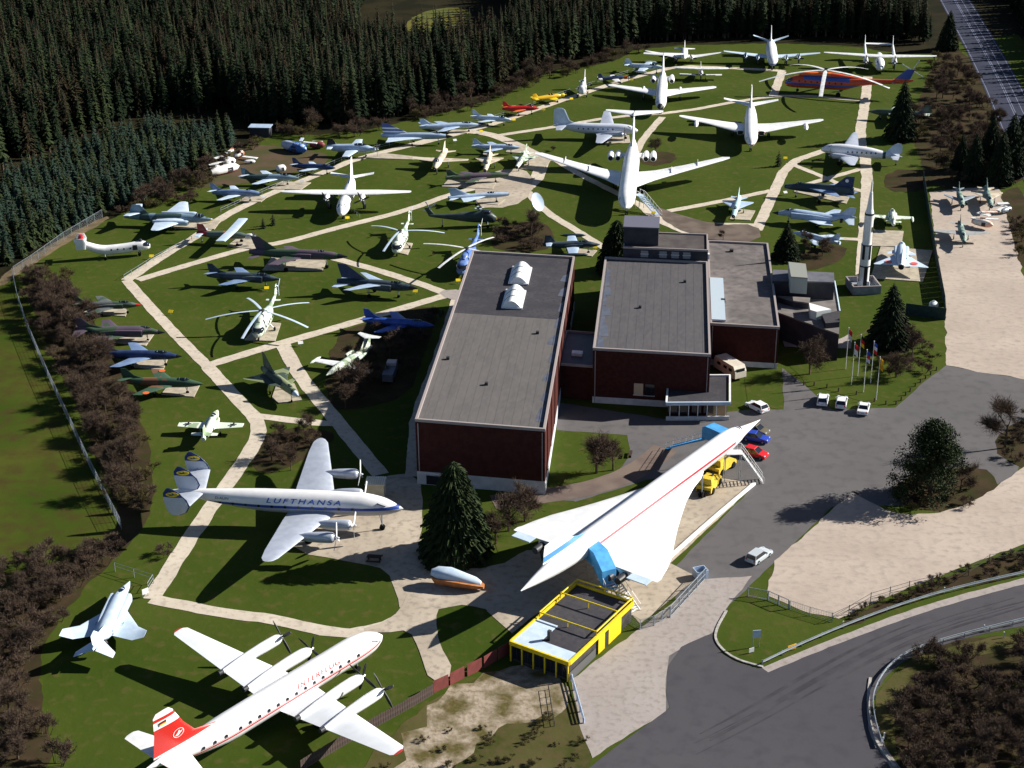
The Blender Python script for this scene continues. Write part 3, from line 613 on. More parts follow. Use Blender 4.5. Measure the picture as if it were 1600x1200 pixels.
plane('fighter_jet', 'green and brown camouflaged jet with orange wing patches, lowest of the left column', 'fighter jet', SWEPT(camoC, 14, 5.2, roundels=[(8.3, 4.4, 1.98, .55, orange)]),
      {'n': (318, 594), 'f': (192, 574), 'r': (209, 620), 'l': (243, 581)})
plane('fighter_plane', 'pale green camouflaged fighter with black crosses on its wings, nose away from camera', 'fighter plane',
      STRAIGHT(camoL, 11, 5.3, 1.6, tip=False, crosses=[(5.4, 3.7, 1.72, .55)]), {'n': (345, 629), 'l': (276, 672), 'r': (373, 672), 'e': (322, 684)})
plane('fighter_jet', 'light blue-grey two-seat jet alone in the lower left corner, tail to the camera', 'fighter jet', F4(palel, smax=1.1),
      {'n': (204, 906), 'l': (88, 992), 'r': (224, 1000), 'sr': (167, 1034), 'sl': (109, 1030)} if False else {'n': (204, 906), 'l': (88, 990), 'r': (224, 999), 'e': (152, 1015)})
plane('bomber_jet', 'grey and blue camouflaged twin-jet bomber with broad wings beside the white banana helicopter', 'bomber jet',
      jet(20, .95, 2.0, [(6.3, .6, 2.0, 6.2, .11), (6.5, 3.0, 2.0, 5.6, .11), (8.8, 9.3, 2.5, 2.0, .1), (9.4, 9.75, 2.5, 1.0, .1)], [(16.2, .2, 2.9, 2.8, .1), (17.3, 4.1, 3.5, 1.4, .1)],
          [(14.3, 2.8, 4.6, .08), (16.3, 4.7, 1.9, .1)], camoU, engines=[dict(k='jet', y=2.9, z=2.0, d0=4.8, d1=12.6, r=.62, mat=palel)], wmat=palel, canopy=(2.0, 4.3, .55, .45, 2.75),  # paler wing colour carries the bright reflection off the wing tops
          gear=[(3.6, 0, 1.4, .3, True), (8.4, 2.4, 1.5, .4, False)], cone=(.6, whitey)),
      {'n': (331, 341), 'e': (200, 342), 'r': (243, 358), 'l': (292, 314), 'f': (199, 321)})
plane('utility_plane', 'grey-green high-wing propeller plane with dark red tail on the left meadow', 'propeller plane',
      jet(9.8, .65, 1.6, [(2.4, 0, 2.5, 1.8, .13), (2.5, 6.0, 2.65, 1.7, .13)], [(8.4, .1, 1.8, 1.2, .1), (8.6, 2.2, 1.8, 1.0, .1)], [(7.6, 1.8, 2.1, .08), (8.6, 3.4, 1.1, .08)],
          band_mat('utility_red_grey', (.10, .14, .12), [('x', -4.9, -3.6, (.50, .12, .05)), ('x', -20, -7.9, (.28, .02, .03))]), wmat=palel, fmat=band_mat('dark_red_fin', (.26, .03, .03), []),
          engines=[dict(k='prop', y=0, z=1.6, d0=-.2, d1=1.6, r=.5, b=3, R=1.2, mat=whitey)], gear=[(2.2, 1.1, 1.0, .3, False), (9.0, 0, 1.3, .15, False)], smax=1.35, smin=.9),
      {'n': (388, 366), 'r': (347, 384), 'l': (384, 340), 'f': (305, 347)})
plane('fighter_jet', 'dark blue jet on a narrow pad, nearest the scrap pile on the left edge', 'fighter jet', SWEPT(bluegrey, 12, 5.6, wmat=palel, nosein=(0, .45, 1.9), fus=[(0, .5, .5, 1.9), (2, .75, .8, 2), (6, .85, .9, 2), (9, .7, .7, 1.95), (11.4, .45, .45, 1.95)]),  # pale wings paint in the sheen on their upper side
      {'n': (404, 303), 'f': (330, 284), 'r': (342, 315)})
plane('fighter_jet', 'dark blue camouflaged jet between the path and the white scrap fuselage', 'fighter jet', SWEPT(camoU, 14, 5.4, wmat=palel),  # light wing colour stands in for reflection off the tops
      {'n': (465, 278), 'f': (378, 259), 'r': (398, 291)})
plane('fighter_jet', 'small dark navy jet with pale canopy beside the dirt patch', 'fighter jet', SWEPT(navy, 12.5, 4.6, wmat=palel),
      {'n': (521, 262), 'f': (461, 247), 'r': (472, 269)})
plane('patrol_plane', 'deep-bodied blue-grey patrol plane behind the white twin turboprop', 'propeller plane',
      jet(13, 1.1, 2.2, [(4.2, .6, 1.9, 3.4, .14), (5.2, 8.0, 2.3, 1.8, .12)], [(11, .2, 2.6, 1.7, .1), (11.2, 3.0, 2.6, 1.1, .1)], [(10, 2.6, 3, .08), (11.3, 4.6, 1.3, .1)], pale,
          wmat=palel, fmat=black, canopy=(2.2, 6.0, .55, .5, 3.2), engines=[dict(k='prop', y=0, z=2.1, d0=-.1, d1=1.6, r=.55, b=4, R=1.8)], smax=1.5),
      {'n': (586, 231), 'f': (514, 216), 'r': (538, 244), 'e': (512, 234)})
plane('delta_wing_jet', 'pale blue delta-wing jet with blue and white striped fin', 'fighter jet',
      DELTA(pale, 21, 5.9, wmat=palel, cone=(2.2, black), fmat=band_mat('fin_blue_white_stripes', (.05, .10, .33), [('z', 3.5, 3.95, (.7, .74, .8)), ('z', 4.5, 4.95, (.7, .74, .8))]), smax=1.4),
      {'n': (706, 215), 'f': (599, 193), 'r': (606, 223), 'e': (594, 209)})
plane('fighter_jet', 'pale blue-grey swept jet right of the striped-fin delta', 'fighter jet', SWEPT(pale, 17, 5.2, cone=(.8, dark), smax=1.5),
      {'n': (750, 196), 'f': (655, 182), 'r': (688, 207), 'e': (658, 200)})
plane('fighter_jet', 'small light blue jet with white nose near the red plane', 'fighter jet', SWEPT(palel, 12.5, 4.8, cone=(.8, white), smax=1.4),
      {'n': (794, 184), 'f': (729, 178), 'r': (755, 191), 'l': (773, 175)})
plane('fighter_jet', 'blue swept-wing jet parked by the path junction behind the sand-coloured jets', 'fighter jet', SWEPT(pale, 13.5, 5.0, smax=1.4),
      {'n': (812, 228), 'f': (743, 217), 'r': (757, 240)})
SUTAN = jet(15.4, .8, 2.2, [(5.6, .5, 2.2, 3.4, .06), (7.2, 6.6, 2.3, 1.3, .06)], [(13, .2, 2.2, 1.8, .05), (14.6, 2.4, 2.2, .8, .05)], [(10.4, 2.8, 4.0, .05), (13.4, 4.8, 1.3, .06)], camoT,
            nosein=(0, .4, 2.2), canopy=(3, 5.4, .42, .5, 2.8))
plane('fighter_jet', 'sand-coloured jet with wide straight wings facing the camera, left of the three', 'fighter jet', SUTAN,
      {'n': (677, 266), 'l': (734, 247), 'r': (646, 245), 'f': (694, 222)})
plane('fighter_jet', 'sand-coloured jet with short delta wings, middle of the three facing the camera', 'fighter jet', MIG21(camoT, smax=1.4),
      {'n': (758, 264), 'l': (787, 248), 'r': (742, 247), 'f': (767, 227)})
plane('fighter_jet', 'pale green and sand jet with round nose intake, right of the three facing the camera', 'fighter jet', MIG21(camoG, smax=1.4),
      {'n': (808, 261), 'l': (835, 242), 'r': (800, 246), 'f': (827, 225)})
plane('fighter_jet', 'dark green and brown jet behind bare saplings by the path junction', 'fighter jet', SWEPT(camoB, 17, 5.0, nosein=(0, .4, 1.9), fus=[(0, .5, .5, 1.9), (3, .75, .8, 2), (9, .85, .9, 2), (13, .7, .7, 1.95), (17, .45, .45, 1.95)], smax=1.5),
      {'n': (792, 274), 'f': (697, 263), 'e': (700, 280)})
plane('fighter_jet', 'light blue delta-winged jet with silver belly next to the dark helicopter', 'fighter jet', MIG21(pale, wmat=palel, smax=1.4),
      {'n': (793, 306), 'f': (703, 293), 'r': (729, 314)})
plane('fighter_bomber_jet', 'large green and purple camouflaged jet with black nose on a long pad', 'fighter jet',
      jet(19.6, .95, 2.6, [(7.6, .6, 2.5, 4.6, .05), (12.4, 5.3, 2.2, 2.0, .05)], [(16.2, .3, 2.4, 2.4, .05), (18.4, 2.6, 2.2, 1.0, .05)], [(13.6, 3.2, 4.6, .05), (17.6, 5.9, 1.6, .06)], camoB,
          cone=(2.0, black), canopy=(4.2, 6.2, .45, .5, 3.2), inlets=[(7.0, 11, 1.0, 2.6, .35, .5)], gear=[(4.2, 0, 2.2, .35, True), (11.6, 2.8, 2.2, .42, False)], smax=1.3),
      {'n': (546, 398), 'f': (396, 373), 'r': (418, 408), 'e': (392, 398)})
plane('fighter_jet', 'dark blue-grey jet with high swept wing and cockpit stand at its nose', 'fighter jet', SWEPT(camoD, 14, 4.6, wmat=bluegrey, inlets=[(3.2, 7, .85, 1.9, .45, .6)], smax=1.3),  # wings lighter than the body, reflected light put into their colour
      {'n': (438, 435), 'f': (322, 413), 'r': (346, 443), 'l': (374, 420)})
plane('fighter_jet', 'dark navy jet with huge swept fin and rolled-back wings in the middle meadow', 'fighter jet',
      jet(16.7, .95, 2.3, [(5.8, .8, 2.7, 4.0, .06), (8.2, 2.0, 2.7, 3.0, .07), (12.4, 5.0, 2.6, 1.3, .06)], [(13.6, .9, 2.3, 2.8, .05), (15.6, 3.2, 2.3, 1.2, .05)], [(10.6, 3.2, 5.2, .06), (14.8, 6.1, 1.8, .07)], camoD,
          wmat=pale, fmat=navy, inlets=[(5.2, 11, 1.1, 2.2, .45, .65)], canopy=(2.9, 6.2, .5, .55, 2.9), cone=(1.8, black), jetpipe=(16.3, .5, 2.1, .45), gear=[(4, 0, 1.9, .3, True), (9.6, 1.6, 1.9, .42, False)], smax=1.3),  # pale wing colour includes the bright reflection on the upper side
      {'n': (655, 444), 'f': (524, 417), 'r': (532, 454), 'e': (540, 440)})
plane('fighter_jet', 'glossy royal blue jet half hidden behind the bare bushes beside the large hall', 'fighter jet', SWEPT(royal, 13.5, 5.1, smax=1.4),
      {'n': (677, 504), 'f': (564, 486), 'r': (590, 521), 'l': (620, 486)})
plane('business_jet', 'pale green T-tail jet tucked among bare bushes with tip tanks', 'business jet',
      jet(16, .85, 1.7, [(5.2, .5, 1.3, 2.8, .1), (4.7, 6.4, 1.5, 1.6, .1)], [(13.6, 0, 4.5, 2.2, .08), (15.0, 2.6, 4.5, 1.0, .08)], [(11.8, 2.3, 3.8, .08), (13.8, 4.5, 2.2, .08)], camoG,
          wmat=whitey, fmat=camoL, tmat=whitey, pods=[(3.6, 7.4, 6.5, 1.5, .35)], engines=[dict(k='jet', y=1.5, z=2.1, d0=9, d1=12, r=.42, pylon=.6)]),
      {'n': (495, 610), 'sl': (574, 518), 'sr': (542, 517), 'r': (517, 562)} if False else {'n': (500, 606), 'f': (557, 519), 'r': (519, 560)})
plane('delta_wing_jet', 'olive and green delta-wing jet with pale grey nose cone pointing at the camera', 'fighter jet',
      DELTA(camoV, 15.3, 4.9, fmat=camoA, cone=(1.5, palel), canard=[(4.4, .7, 2.9, 2.2, .05), (6.2, 2.6, 2.9, .8, .05)], smax=1.4),
      {'n': (467, 623), 'f': (409, 553), 'r': (383, 585), 'l': (450, 572)})
plane('training_jet', 'dark blue jet trainer with tip tanks behind the roof of the large hall', 'training jet', STRAIGHT(camoD, 11.5, 5.8, 1.9, wmat=pale, smax=1.5),  # reflection on the wing tops painted as a paler colour
      {'n': (938, 381), 'e': (850, 381), 'l': (892, 369), 'f': (852, 369)})
plane('swept_jet_plane', 'red jet with drooping tail on the grass strip before the forest', 'jet plane', SWEPT(red, 11, 3.6, smax=1.5, wmat=orange),
      {'n': (840, 169), 'f': (789, 158), 'r': (803, 175)})
plane('training_plane', 'yellow propeller trainer with cut wings on the grass strip before the forest', 'propeller plane',
      jet(10, .65, 1.7, [(2.4, .4, 1.3, 2.4, .13), (2.9, 2.8, 1.4, 1.6, .13)], [(8.4, .1, 1.9, 1.3, .1), (8.6, 1.9, 1.9, 1.0, .1)], [(7.8, 2, 2, .08), (8.7, 3.2, 1.0, .08)], band_mat('trainer_yellow', (.62, .38, .01), []),
          wmat=yellow, canopy=(2.6, 5.2, .45, .5, 2.2), engines=[dict(k='prop', y=0, z=1.7, d0=-.3, d1=1.5, r=.55, b=2, R=1.2, mat=yellow)], gear=[(2.4, 1.0, 1.2, .3, False)], smax=1.6),
      {'n': (881, 148), 'e': (833, 157), 'r': (866, 155)})
plane('training_plane', 'small navy and white plane with orange nose near the far left meadow edge', 'propeller plane',
      jet(10, .6, 1.7, [(2.8, .4, 1.4, 2.4, .12), (3.2, 4.6, 1.6, 1.4, .12)], [(8.4, .1, 1.9, 1.3, .1), (8.6, 1.9, 1.9, 1.0, .1)], [(7.8, 2, 2, .08), (8.7, 3.4, 1.0, .08)], navy,
          wmat=white, canopy=(2.6, 5.6, .42, .45, 2.1), engines=[dict(k='prop', y=0, z=1.7, d0=-.3, d1=1.5, r=.55, b=3, R=1.2, mat=orange)], gear=[(2.4, 1.0, 1.2, .3, False)], smax=1.5),
      {'n': (977, 121), 'e': (938, 124), 'r': (964, 127)})
plane('jet_plane', 'light blue jet with squared fin below the far white twin', 'jet plane', STRAIGHT(palel, 13, 6.5, 2.0, smax=1.5, pods=[(4, 8, 6.5, 1.9, .3)]),
      {'n': (1032, 104), 'f': (976, 91), 'e': (972, 104), 'r': (1005, 113), 'l': (1021, 95)})
plane('interceptor_jet', 'black-grey interceptor jet with bulky body and roundel on its fin facing left', 'fighter jet',
      jet(15.2, 1.0, 2.6, [(5.4, .7, 2.6, 5.6, .05), (11.8, 4.9, 2.7, 1.3, .05)], [(12.6, .4, 1.9, 2.6, .05), (15.2, 2.5, 1.9, .8, .05)], [(10.6, 3.4, 4.4, .05), (13.4, 5.9, 1.8, .06)], camoD, wmat=bluegrey, fmat=navy,  # lighter wings take the top-side reflection into their colour
          nosein=(0, .45, 2.3), cone=steel, canopy=(2.4, 4.6, .42, .42, 3.2), fus=[(0, .45, .45, 2.3), (2, .6, .75, 2.4), (5, .75, 1.05, 2.5), (12, .75, 1.2, 2.5), (15.2, .5, .95, 2.5)],
          finmarks=[(13.6, 4.9, 0, .38, .38, white, .08)], jetpipe=(15.2, 0, 2.2, .5), gear=[(2.6, 0, 1.9, .25, False), (8.2, 2.5, 2.1, .4, False)], smax=1.3),
      {'n': (1227, 289), 'e': (1331, 300), 'f': (1334, 274), 'l': (1310, 309)})
plane('fighter_jet', 'light blue-grey two-seat jet with black nose facing left near the dark trees', 'fighter jet', F4(pale, cone=(1.6, black), wmat=palel),
      {'n': (1207, 330), 'f': (1338, 326), 'l': (1297, 353), 'e': (1334, 342)})
plane('fighter_jet', 'pale grey jet hidden behind a bare tree and dark conifer', 'fighter jet', SWEPT(palel, 13, 4.5, smax=1.2),
      {'n': (1240, 364), 'f': (1308, 363), 'l': (1277, 385)})
plane('training_jet', 'small pale green jet with tip tanks beside the rocket, nose away from camera', 'training jet', STRAIGHT(camoL, 12.5, 4.5, 1.8, smax=1.5, pods=[(5, 9, 4.6, 1.7, .3)]),
      {'n': (1394, 318), 'l': (1369, 340), 'r': (1421, 345), 'e': (1396, 353)})
plane('delta_wing_jet', 'pale delta-wing jet with canards and red roundels, tail towards the camera', 'fighter jet',
      DELTA(palel, 15.3, 5.3, canard=[(4.8, .8, 2.6, 3.0, .05), (7.2, 2.8, 2.6, 1.0, .05)], roundels=[(12.2, 2.5, 2.33, .75, mat('roundel_red', (.65, .09, .06), .5))], jetpipe=(15.3, 0, 2.5, .55), fmat=white, smax=1.35,
            inlets=[(4.0, 10, 1.0, 2.4, .5, .65)]),
      {'n': (1408, 378), 'l': (1366, 408), 'r': (1450, 421), 'e': (1409, 418)})
plane('fighter_jet', 'pale teal delta-wing jet with sharp nose facing the camera behind the halls', 'fighter jet', MIG21(mat('pale_teal_paint', (.42, .60, .62), .45, col2=(.3, .48, .52), scale=.8), wmat=pale, smax=1.5),
      {'n': (1146, 334), 'l': (1181, 317), 'r': (1126, 313), 'f': (1155, 297)})
lotM = mat('pale_green_grey_camouflage', (.22, .31, .27), .6, col2=(.10, .15, .12), scale=.4, const=True)
plane('fighter_jet', 'green-backed jet with grey wings, upper left of the gravel yard', 'fighter jet', SWEPT(lotM, 12, 3.6, nosein=(0, .4, 1.9), fus=[(0, .5, .5, 1.9), (3, .7, .75, 2), (8, .7, .75, 2), (12, .4, .4, 1.95)], wmat=mat('drab_blue_grey', (.28, .32, .36), .6, col2=(.22, .25, .28), scale=.8), smax=1.4),
      {'n': (1504, 321), 'l': (1522, 308), 'r': (1476, 303)})
plane('fighter_jet', 'green-backed delta jet with yellowish wings, upper right of the gravel yard', 'fighter jet', MIG21(lotM, wmat=camoT, smax=1.5),
      {'n': (1549, 321), 'l': (1566, 304), 'r': (1518, 300), 'f': (1542, 276)})
plane('fighter_jet', 'grey-green swing-wing jet standing alone in the gravel yard with nose probe', 'fighter jet', dict(SUTAN, mat=lotM, wmat=mat('drab_grey', (.34, .35, .34), .6, col2=(.26, .27, .26), scale=.8), smax=1.2),
      {'n': (1508, 380), 'l': (1541, 366), 'r': (1465, 360), 'f': (1502, 347)})
plane('camouflaged_plane', 'dark green camouflaged plane half hidden behind the big spruce on the right', 'military plane',
      jet(16, .9, 2.0, [(5, .5, 2, 3.8, .1), (6.4, 7, 2.3, 1.8, .1)], [(13.6, .2, 2.5, 2, .1), (14.2, 3, 2.6, 1.2, .1)], [(12.6, 2.6, 3.2, .08), (14.2, 4.4, 1.6, .08)], camoA, wmat=camoG, smax=1.2),
      {'n': (1362, 170), 'l': (1398, 190), 'r': (1400, 158), 'e': (1458, 187)})

# ------------------------------------------------------------------ the long white delta airliner
conc_fin = band_mat('delta_airliner_fin_white_blue', (.80, .80, .80), [('z', 8.15, 8.95, (.08, .27, .55))])
conc_paint = band_mat('delta_airliner_white', (.82, .82, .82), [('x', -47, -10, 'z', 6.25, 6.65, (.50, .03, .05)), ('x', -50, -11, 'y', 0, 3, 'z', 6.5, 7.2, (.25, .38, .62))])
CW = [(17.0, 1.3), (20.5, 1.75), (23.5, 2.3), (27.5, 3.5), (31.5, 5.1), (34.8, 6.5), (38.0, 8.0), (41.2, 9.6), (44, 10.6), (46, 11.1), (47.2, 11.3)]
CONC = dict(L=61.4, mat=conc_paint, wmat=white, fmat=conc_fin, ws=60, smin=.99, smax=1.02, n=24,
    fus=[(0, .02, .02, 5.9), (3.0, .42, .4, 6.05), (6.2, .85, .85, 6.25), (8.0, 1.2, 1.3, 6.4), (11, 1.42, 1.6, 6.45), (15, 1.45, 1.65, 6.45), (45, 1.45, 1.65, 6.45), (53, 1.15, 1.3, 6.55), (58, .6, .7, 6.55), (61.4, .05, .06, 6.5)],
    wings=[], fins=[(0, [(45.5, 7.9, 11.2, .03), (49.0, 8.6, 7.6, .035), (51.6, 9.6, 4.9, .04), (53.0, 10.5, 3.3, .04)])],
    gear=[(17, 0, 5, .5, True), (37, 3.9, 4.6, .6, True)], canopy=(6.0, 10.0, .75, .6, 7.0),
    keys={'n': (0, 0, 5.9), 'e': (61.4, 0, 6.5), 'l': (47.3, 11.3, 4.9), 'r': (47.3, -11.3, 4.9)})
def conc_extra(t, P, ox):
    for sy in (1, -1):
        secs = []
        for le, y in CW: secs.append((le, y if y > 1.4 else .4, 5.15-.02*y, 47.6-le, .05 if y < 3 else .045))
        secs[-1] = (46.6, 11.35, 4.95, 1.0, .04)
        # thin wing: thickness limited to half a metre at the root
        rings = [foil((d, sy*y, z), c, min(.5/c*1.6, th) if c > 6 else th, 'z') for d, y, z, c, th in secs]
        P(MB().loft(rings), 'wing', white)
        for y0, y1 in ((2.4, 4.0), (7.6, 10.6)): P(MB().box((-48.35, sy*(y0+y1)/2, 5.0), (1.5, y1-y0-.06, .12)), 'elevon', palel, False)
        n = P(MB().box((-43, sy*5.8, 4.25), (9.5, 2.9, 1.1), taper=.96), 'engine_pod', whitey, False)
        for k in (-.72, .72):
            P(MB().tube((-47.7, sy*5.8+k, 4.25), (-49.4, sy*5.8+k, 4.25), .55, .48, 14), 'exhaust', dark, par=n)
            P(MB().box((-38.22, sy*5.8+k, 4.25), (.1, 1.25, .85)), 'intake_mouth', black, par=n)
    P(MB().box((-52.5, 0, 9.2), (.05, .12, .05)), 'rudder_hinge', dark)
CONC['extra'] = conc_extra
conc, CP = plane('supersonic_airliner', 'long white delta-wing airliner with pointed nose and red window line', 'airliner', CONC,
      {'n': (1188, 650), 'e': (809, 921), 'l': (812, 838), 'r': (1027, 906)})
def CL(d, y): return (CP[0]+CP[3]*(-d*math.cos(CP[2])-y*math.sin(CP[2])), CP[1]+CP[3]*(-d*math.sin(CP[2])+y*math.cos(CP[2])))

# ------------------------------------------------------------------ helicopters
def helicopter(name, label, sp, keys, tips=None):
    kp = sp['keys']; pose, err = fit([(-kp[k][0], kp[k][1], kp[k][2]) for k in keys], [keys[k] for k in keys], 12)
    x, y, a, s = pose; s = min(max(s, .85), sp.get('smax', 1.2))
    print('HE %-34s %6.1f %6.1f yaw %6.1f sc %.2f err %.1f' % (name, x, y, math.degrees(a), s, err))
    ox = sp['L']*.45
    t = thing(name, label, 'helicopter', (x-math.cos(a)*ox*s, y-math.sin(a)*ox*s, 0), a, None, s)
    P = lambda mb, nm, m, sm=True, par=None: mb.build(nm, m, par or t, sm, (ox, 0, 0) if par is None else (0, 0, 0))
    P(fuselage_mb(sp['fus'], 18, sp.get('sq', 2.4)), 'fuselage', sp['mat'])
    if 'hump' in sp: P(fuselage_mb(sp['hump'], 12, 2.4), 'engine_housing', sp.get('hmat', sp['mat']))
    if 'boom' in sp: P(fuselage_mb(sp['boom'], 12), 'tail_boom', sp['mat'])
    if 'fin' in sp: P(fin_mb(sp['fin']), 'tail_fin', sp.get('fmat', sp['mat']))
    if 'stab' in sp:
        for sy in (1, -1): P(wing_mb(sp['stab'], sy), 'stabiliser', sp['mat'])
    for g in sp.get('glaze', []):
        P(fuselage_mb(g, 14, 2.6), 'windscreen', glass)
    for g in sp.get('windows', []):
        for k in range(g[2]):
            d = g[0]+(g[1]-g[0])*k/max(1, g[2]-1); w, h, zc = fus_at(sp['fus'], d)
            for sy in (1, -1):
                o = link('window', DISC, t, (ox-d, sy*(w*.985+.03), g[3])); o.scale = (g[4], -.3*sy, g[4])
    if 'rotor' in sp:
        d, z, R, nb, droop = sp['rotor']
        mast = P(MB().tube((-d, 0, z-1.2), (-d, 0, z+.25), .22, .14, 12), 'rotor_mast', dark)
        P(MB().tube((-d, 0, z-.12), (-d, 0, z+.12), .55, .5, 14), 'rotor_hub', dark, par=mast)
        if tips:
            g = G(tips[0], tips[1], (z-droop*.8)*s); hx, hy = x-math.cos(a)*d*s, y-math.sin(a)*d*s
            ph = math.atan2(g[1]-hy, g[0]-hx)-a
        else: ph = .3
        for b in range(nb):
            t0 = ph+2*math.pi*b/nb; rings = []
            for i in range(9):
                r = .4+(R-.4)*i/8; zz = z-droop*(i/8)**2; w = sp.get('chord', .5)*.5*(.5 if i == 0 else 1); c, s_ = math.cos(t0), math.sin(t0)
                rings.append([(-d+c*r-s_*u, s_*r+c*u, zz+v) for u, v in ((-w, 0), (-w*.3, .05), (w, .0), (-w*.3, -.04))])
            P(MB().loft(rings), 'rotor_blade', sp.get('bmat', palel))
    if 'tr' in sp:
        d, y0, z, R, nb = sp['tr']; hub = P(MB().tube((-d, 0, z), (-d, y0, z), .12, n=8), 'tail_rotor', dark); mb = MB()
        for b in range(nb):
            t0 = .5+2*math.pi*b/nb; c, s_ = math.cos(t0), math.sin(t0)
            mb.loft([[(-d+c*r-s_*w, y0-.02, z+s_*r+c*w), (-d+c*r+s_*w, y0-.02, z+s_*r-c*w), (-d+c*r+s_*w, y0+.03, z+s_*r-c*w), (-d+c*r-s_*w, y0+.03, z+s_*r+c*w)] for r, w in ((.1, .08), (R, .12))])
        P(mb, 'tail_rotor_blades', sp.get('bmat', palel), par=hub)
    for g in sp['gear']:
        for sy in ((1, -1) if g[1] else (1,)):
            st = P(MB().tube((-g[0], sy*g[1]*.6, g[2]), (-g[0], sy*g[1], g[3]), .09, n=8), 'landing_gear', steel)
            P(wheel_mb(-g[0], sy*g[1], g[3], g[3], .28, MB()), 'wheel', rubber, par=st)
    if 'extra' in sp: sp['extra'](t, P, ox)
    return t
mi6p = band_mat('helicopter_orange_blue', (.62, .085, .03), [('x', -22, -.4, 'z', 2.15, 2.75, (.05, .10, .40)), ('x', -17, -5, 'z', 3.6, 4.7, (.06, .12, .42)), ('x', -33, -28.6, 'z', 5.2, 12, (.04, .08, .33)), ('x', -12, -1, 'z', 4.7, 9, (.75, .16, .03))])
helicopter('heavy_helicopter', 'huge orange-red and blue helicopter with long drooping rotor blades at the far right',
    dict(L=33, mat=mi6p, fmat=mi6p, sq=2.2, chord=1.0, bmat=whitey,
         fus=[(0, .3, .3, 2.2), (.8, 1.0, 1.0, 2.3), (3, 1.5, 1.6, 2.7), (8, 1.6, 1.75, 2.9), (15, 1.6, 1.7, 2.9), (19, 1.2, 1.1, 3.5), (24, .7, .7, 4.0), (31, .4, .45, 4.5), (33, .1, .2, 5)],
         hump=[(3.5, .2, .1, 4.6), (5, .9, .5, 4.9), (12, .9, .6, 5.0), (17, .5, .3, 4.7), (20, .1, .1, 4.5)],
         fin=[(27.6, 4.4, 4.2, .1), (31.2, 7.8, 2.0, .1)], stab=[(27.5, .2, 4.4, 1.6, .1), (27.8, 2.6, 4.4, 1.2, .1)],
         glaze=[[(.25, .5, .45, 2.5), (1.2, 1.16, .6, 2.9), (2.0, 1.36, .6, 3.2), (2.5, .9, .2, 3.3)]], windows=[(4, 15, 8, 3.2, .22)],
         rotor=(10.5, 6.2, 17.5, 5, 2.6), tr=(32.5, -.6, 7.4, 3.1, 4), gear=[(3.5, 0, 1.6, .4), (14.5, 3.2, 1.8, .65)], smax=1.1,
         keys={'n': (0, 0, 2.2), 'e': (32.5, 0, 7.6), 'h': (10.5, 0, 6.3)}),
    {'n': (1226, 129), 'e': (1426, 110), 'h': (1290, 108)}, (1282, 150))
def MI8(m, **k):
    d = dict(L=18, mat=m, chord=.55, fus=[(0, .3, .3, 1.6), (.5, .8, .75, 1.7), (1.6, 1.15, 1.15, 1.9), (4, 1.25, 1.3, 2.0), (8.5, 1.25, 1.3, 2.0), (10.5, .9, .9, 2.3), (12, .5, .5, 2.6)],
             boom=[(9.5, .75, .75, 2.4), (13, .42, .45, 2.8), (17, .25, .28, 3.2), (18, .1, .15, 3.6)], hump=[(2.6, .3, .2, 3.2), (3.6, .65, .5, 3.4), (7, .65, .55, 3.45), (9.5, .2, .2, 3.2)],
             fin=[(15.6, 3.0, 2.4, .1), (17.2, 5.0, 1.1, .1)], stab=[(14.2, .2, 2.9, 1.0, .1), (14.4, 1.4, 2.9, .8, .1)],
             glaze=[[(.15, .45, .4, 1.9), (.8, .99, .55, 2.15), (1.6, 1.19, .5, 2.35), (2.1, .8, .2, 2.5)]], windows=[(3.2, 8, 5, 2.2, .24)],
             rotor=(5.6, 4.4, 10.6, 5, 1.3), tr=(17.6, .5, 4.6, 1.9, 3), gear=[(1.4, 0, 1.0, .3), (6.2, 2.0, 1.4, .42)], smax=1.1,
             keys={'n': (0, 0, 1.7), 'h': (5.6, 0, 4.5), 'e': (17.8, 0, 4.6)})
    d.update(k); return d
helicopter('helicopter', 'pale green and grey helicopter with five drooping blades in the centre of the left meadow', MI8(camoG), {'n': (400, 522), 'h': (410, 487), 'e': (431, 446)}, (322, 497))
helicopter('helicopter', 'white and green helicopter with four long pale blades behind the dark swing-wing jet', MI8(camoL, rotor=(5.6, 4.4, 10.0, 3, 1.3)), {'n': (619, 390), 'h': (623, 362), 'e': (640, 332)}, (587, 402))
helicopter('helicopter', 'blue helicopter with yellow-white blades next to the corner of the large hall', MI8(mat('helicopter_blue', (.16, .26, .52), .35, col2=(.08, .15, .40), scale=.7), rotor=(5.6, 4.4, 9.6, 4, .8), bmat=whitey), {'n': (720, 425), 'h': (729, 390), 'e': (748, 350)}, (673, 424))
helicopter('helicopter', 'dark green transport helicopter with bulbous nose and no blades facing right', dict(L=14.3, mat=mat('dark_olive_paint', (.035, .05, .055), .45, col2=(.05, .07, .07), scale=.8),
     fus=[(0, .4, .5, 1.5), (.8, .8, 1.0, 1.7), (2.2, .9, 1.35, 2.1), (5, .9, 1.1, 2.0), (8, .6, .75, 2.1), (12.5, .28, .35, 2.4), (13.6, .2, .3, 2.6)], fin=[(12.2, 2.4, 1.5, .12), (13.8, 4.2, .8, .12)],
     glaze=[[(1.0, .45, .2, 2.9), (1.5, .8, .35, 3.0), (2.6, .85, .4, 3.1), (3.0, .5, .1, 3.2)]], rotor=(3.4, 3.9, 1.0, 4, 0), tr=(13.6, .35, 4.1, 1.4, 4), gear=[(1.8, 1.4, 1.2, .35), (11, 0, 1.6, .2)], smax=1.35,
     keys={'n': (0, 0, 1.7), 'e': (13.7, 0, 4.1), 'g': (1.8, -1.4, .1)}), {'n': (776, 340), 'e': (669, 325)})
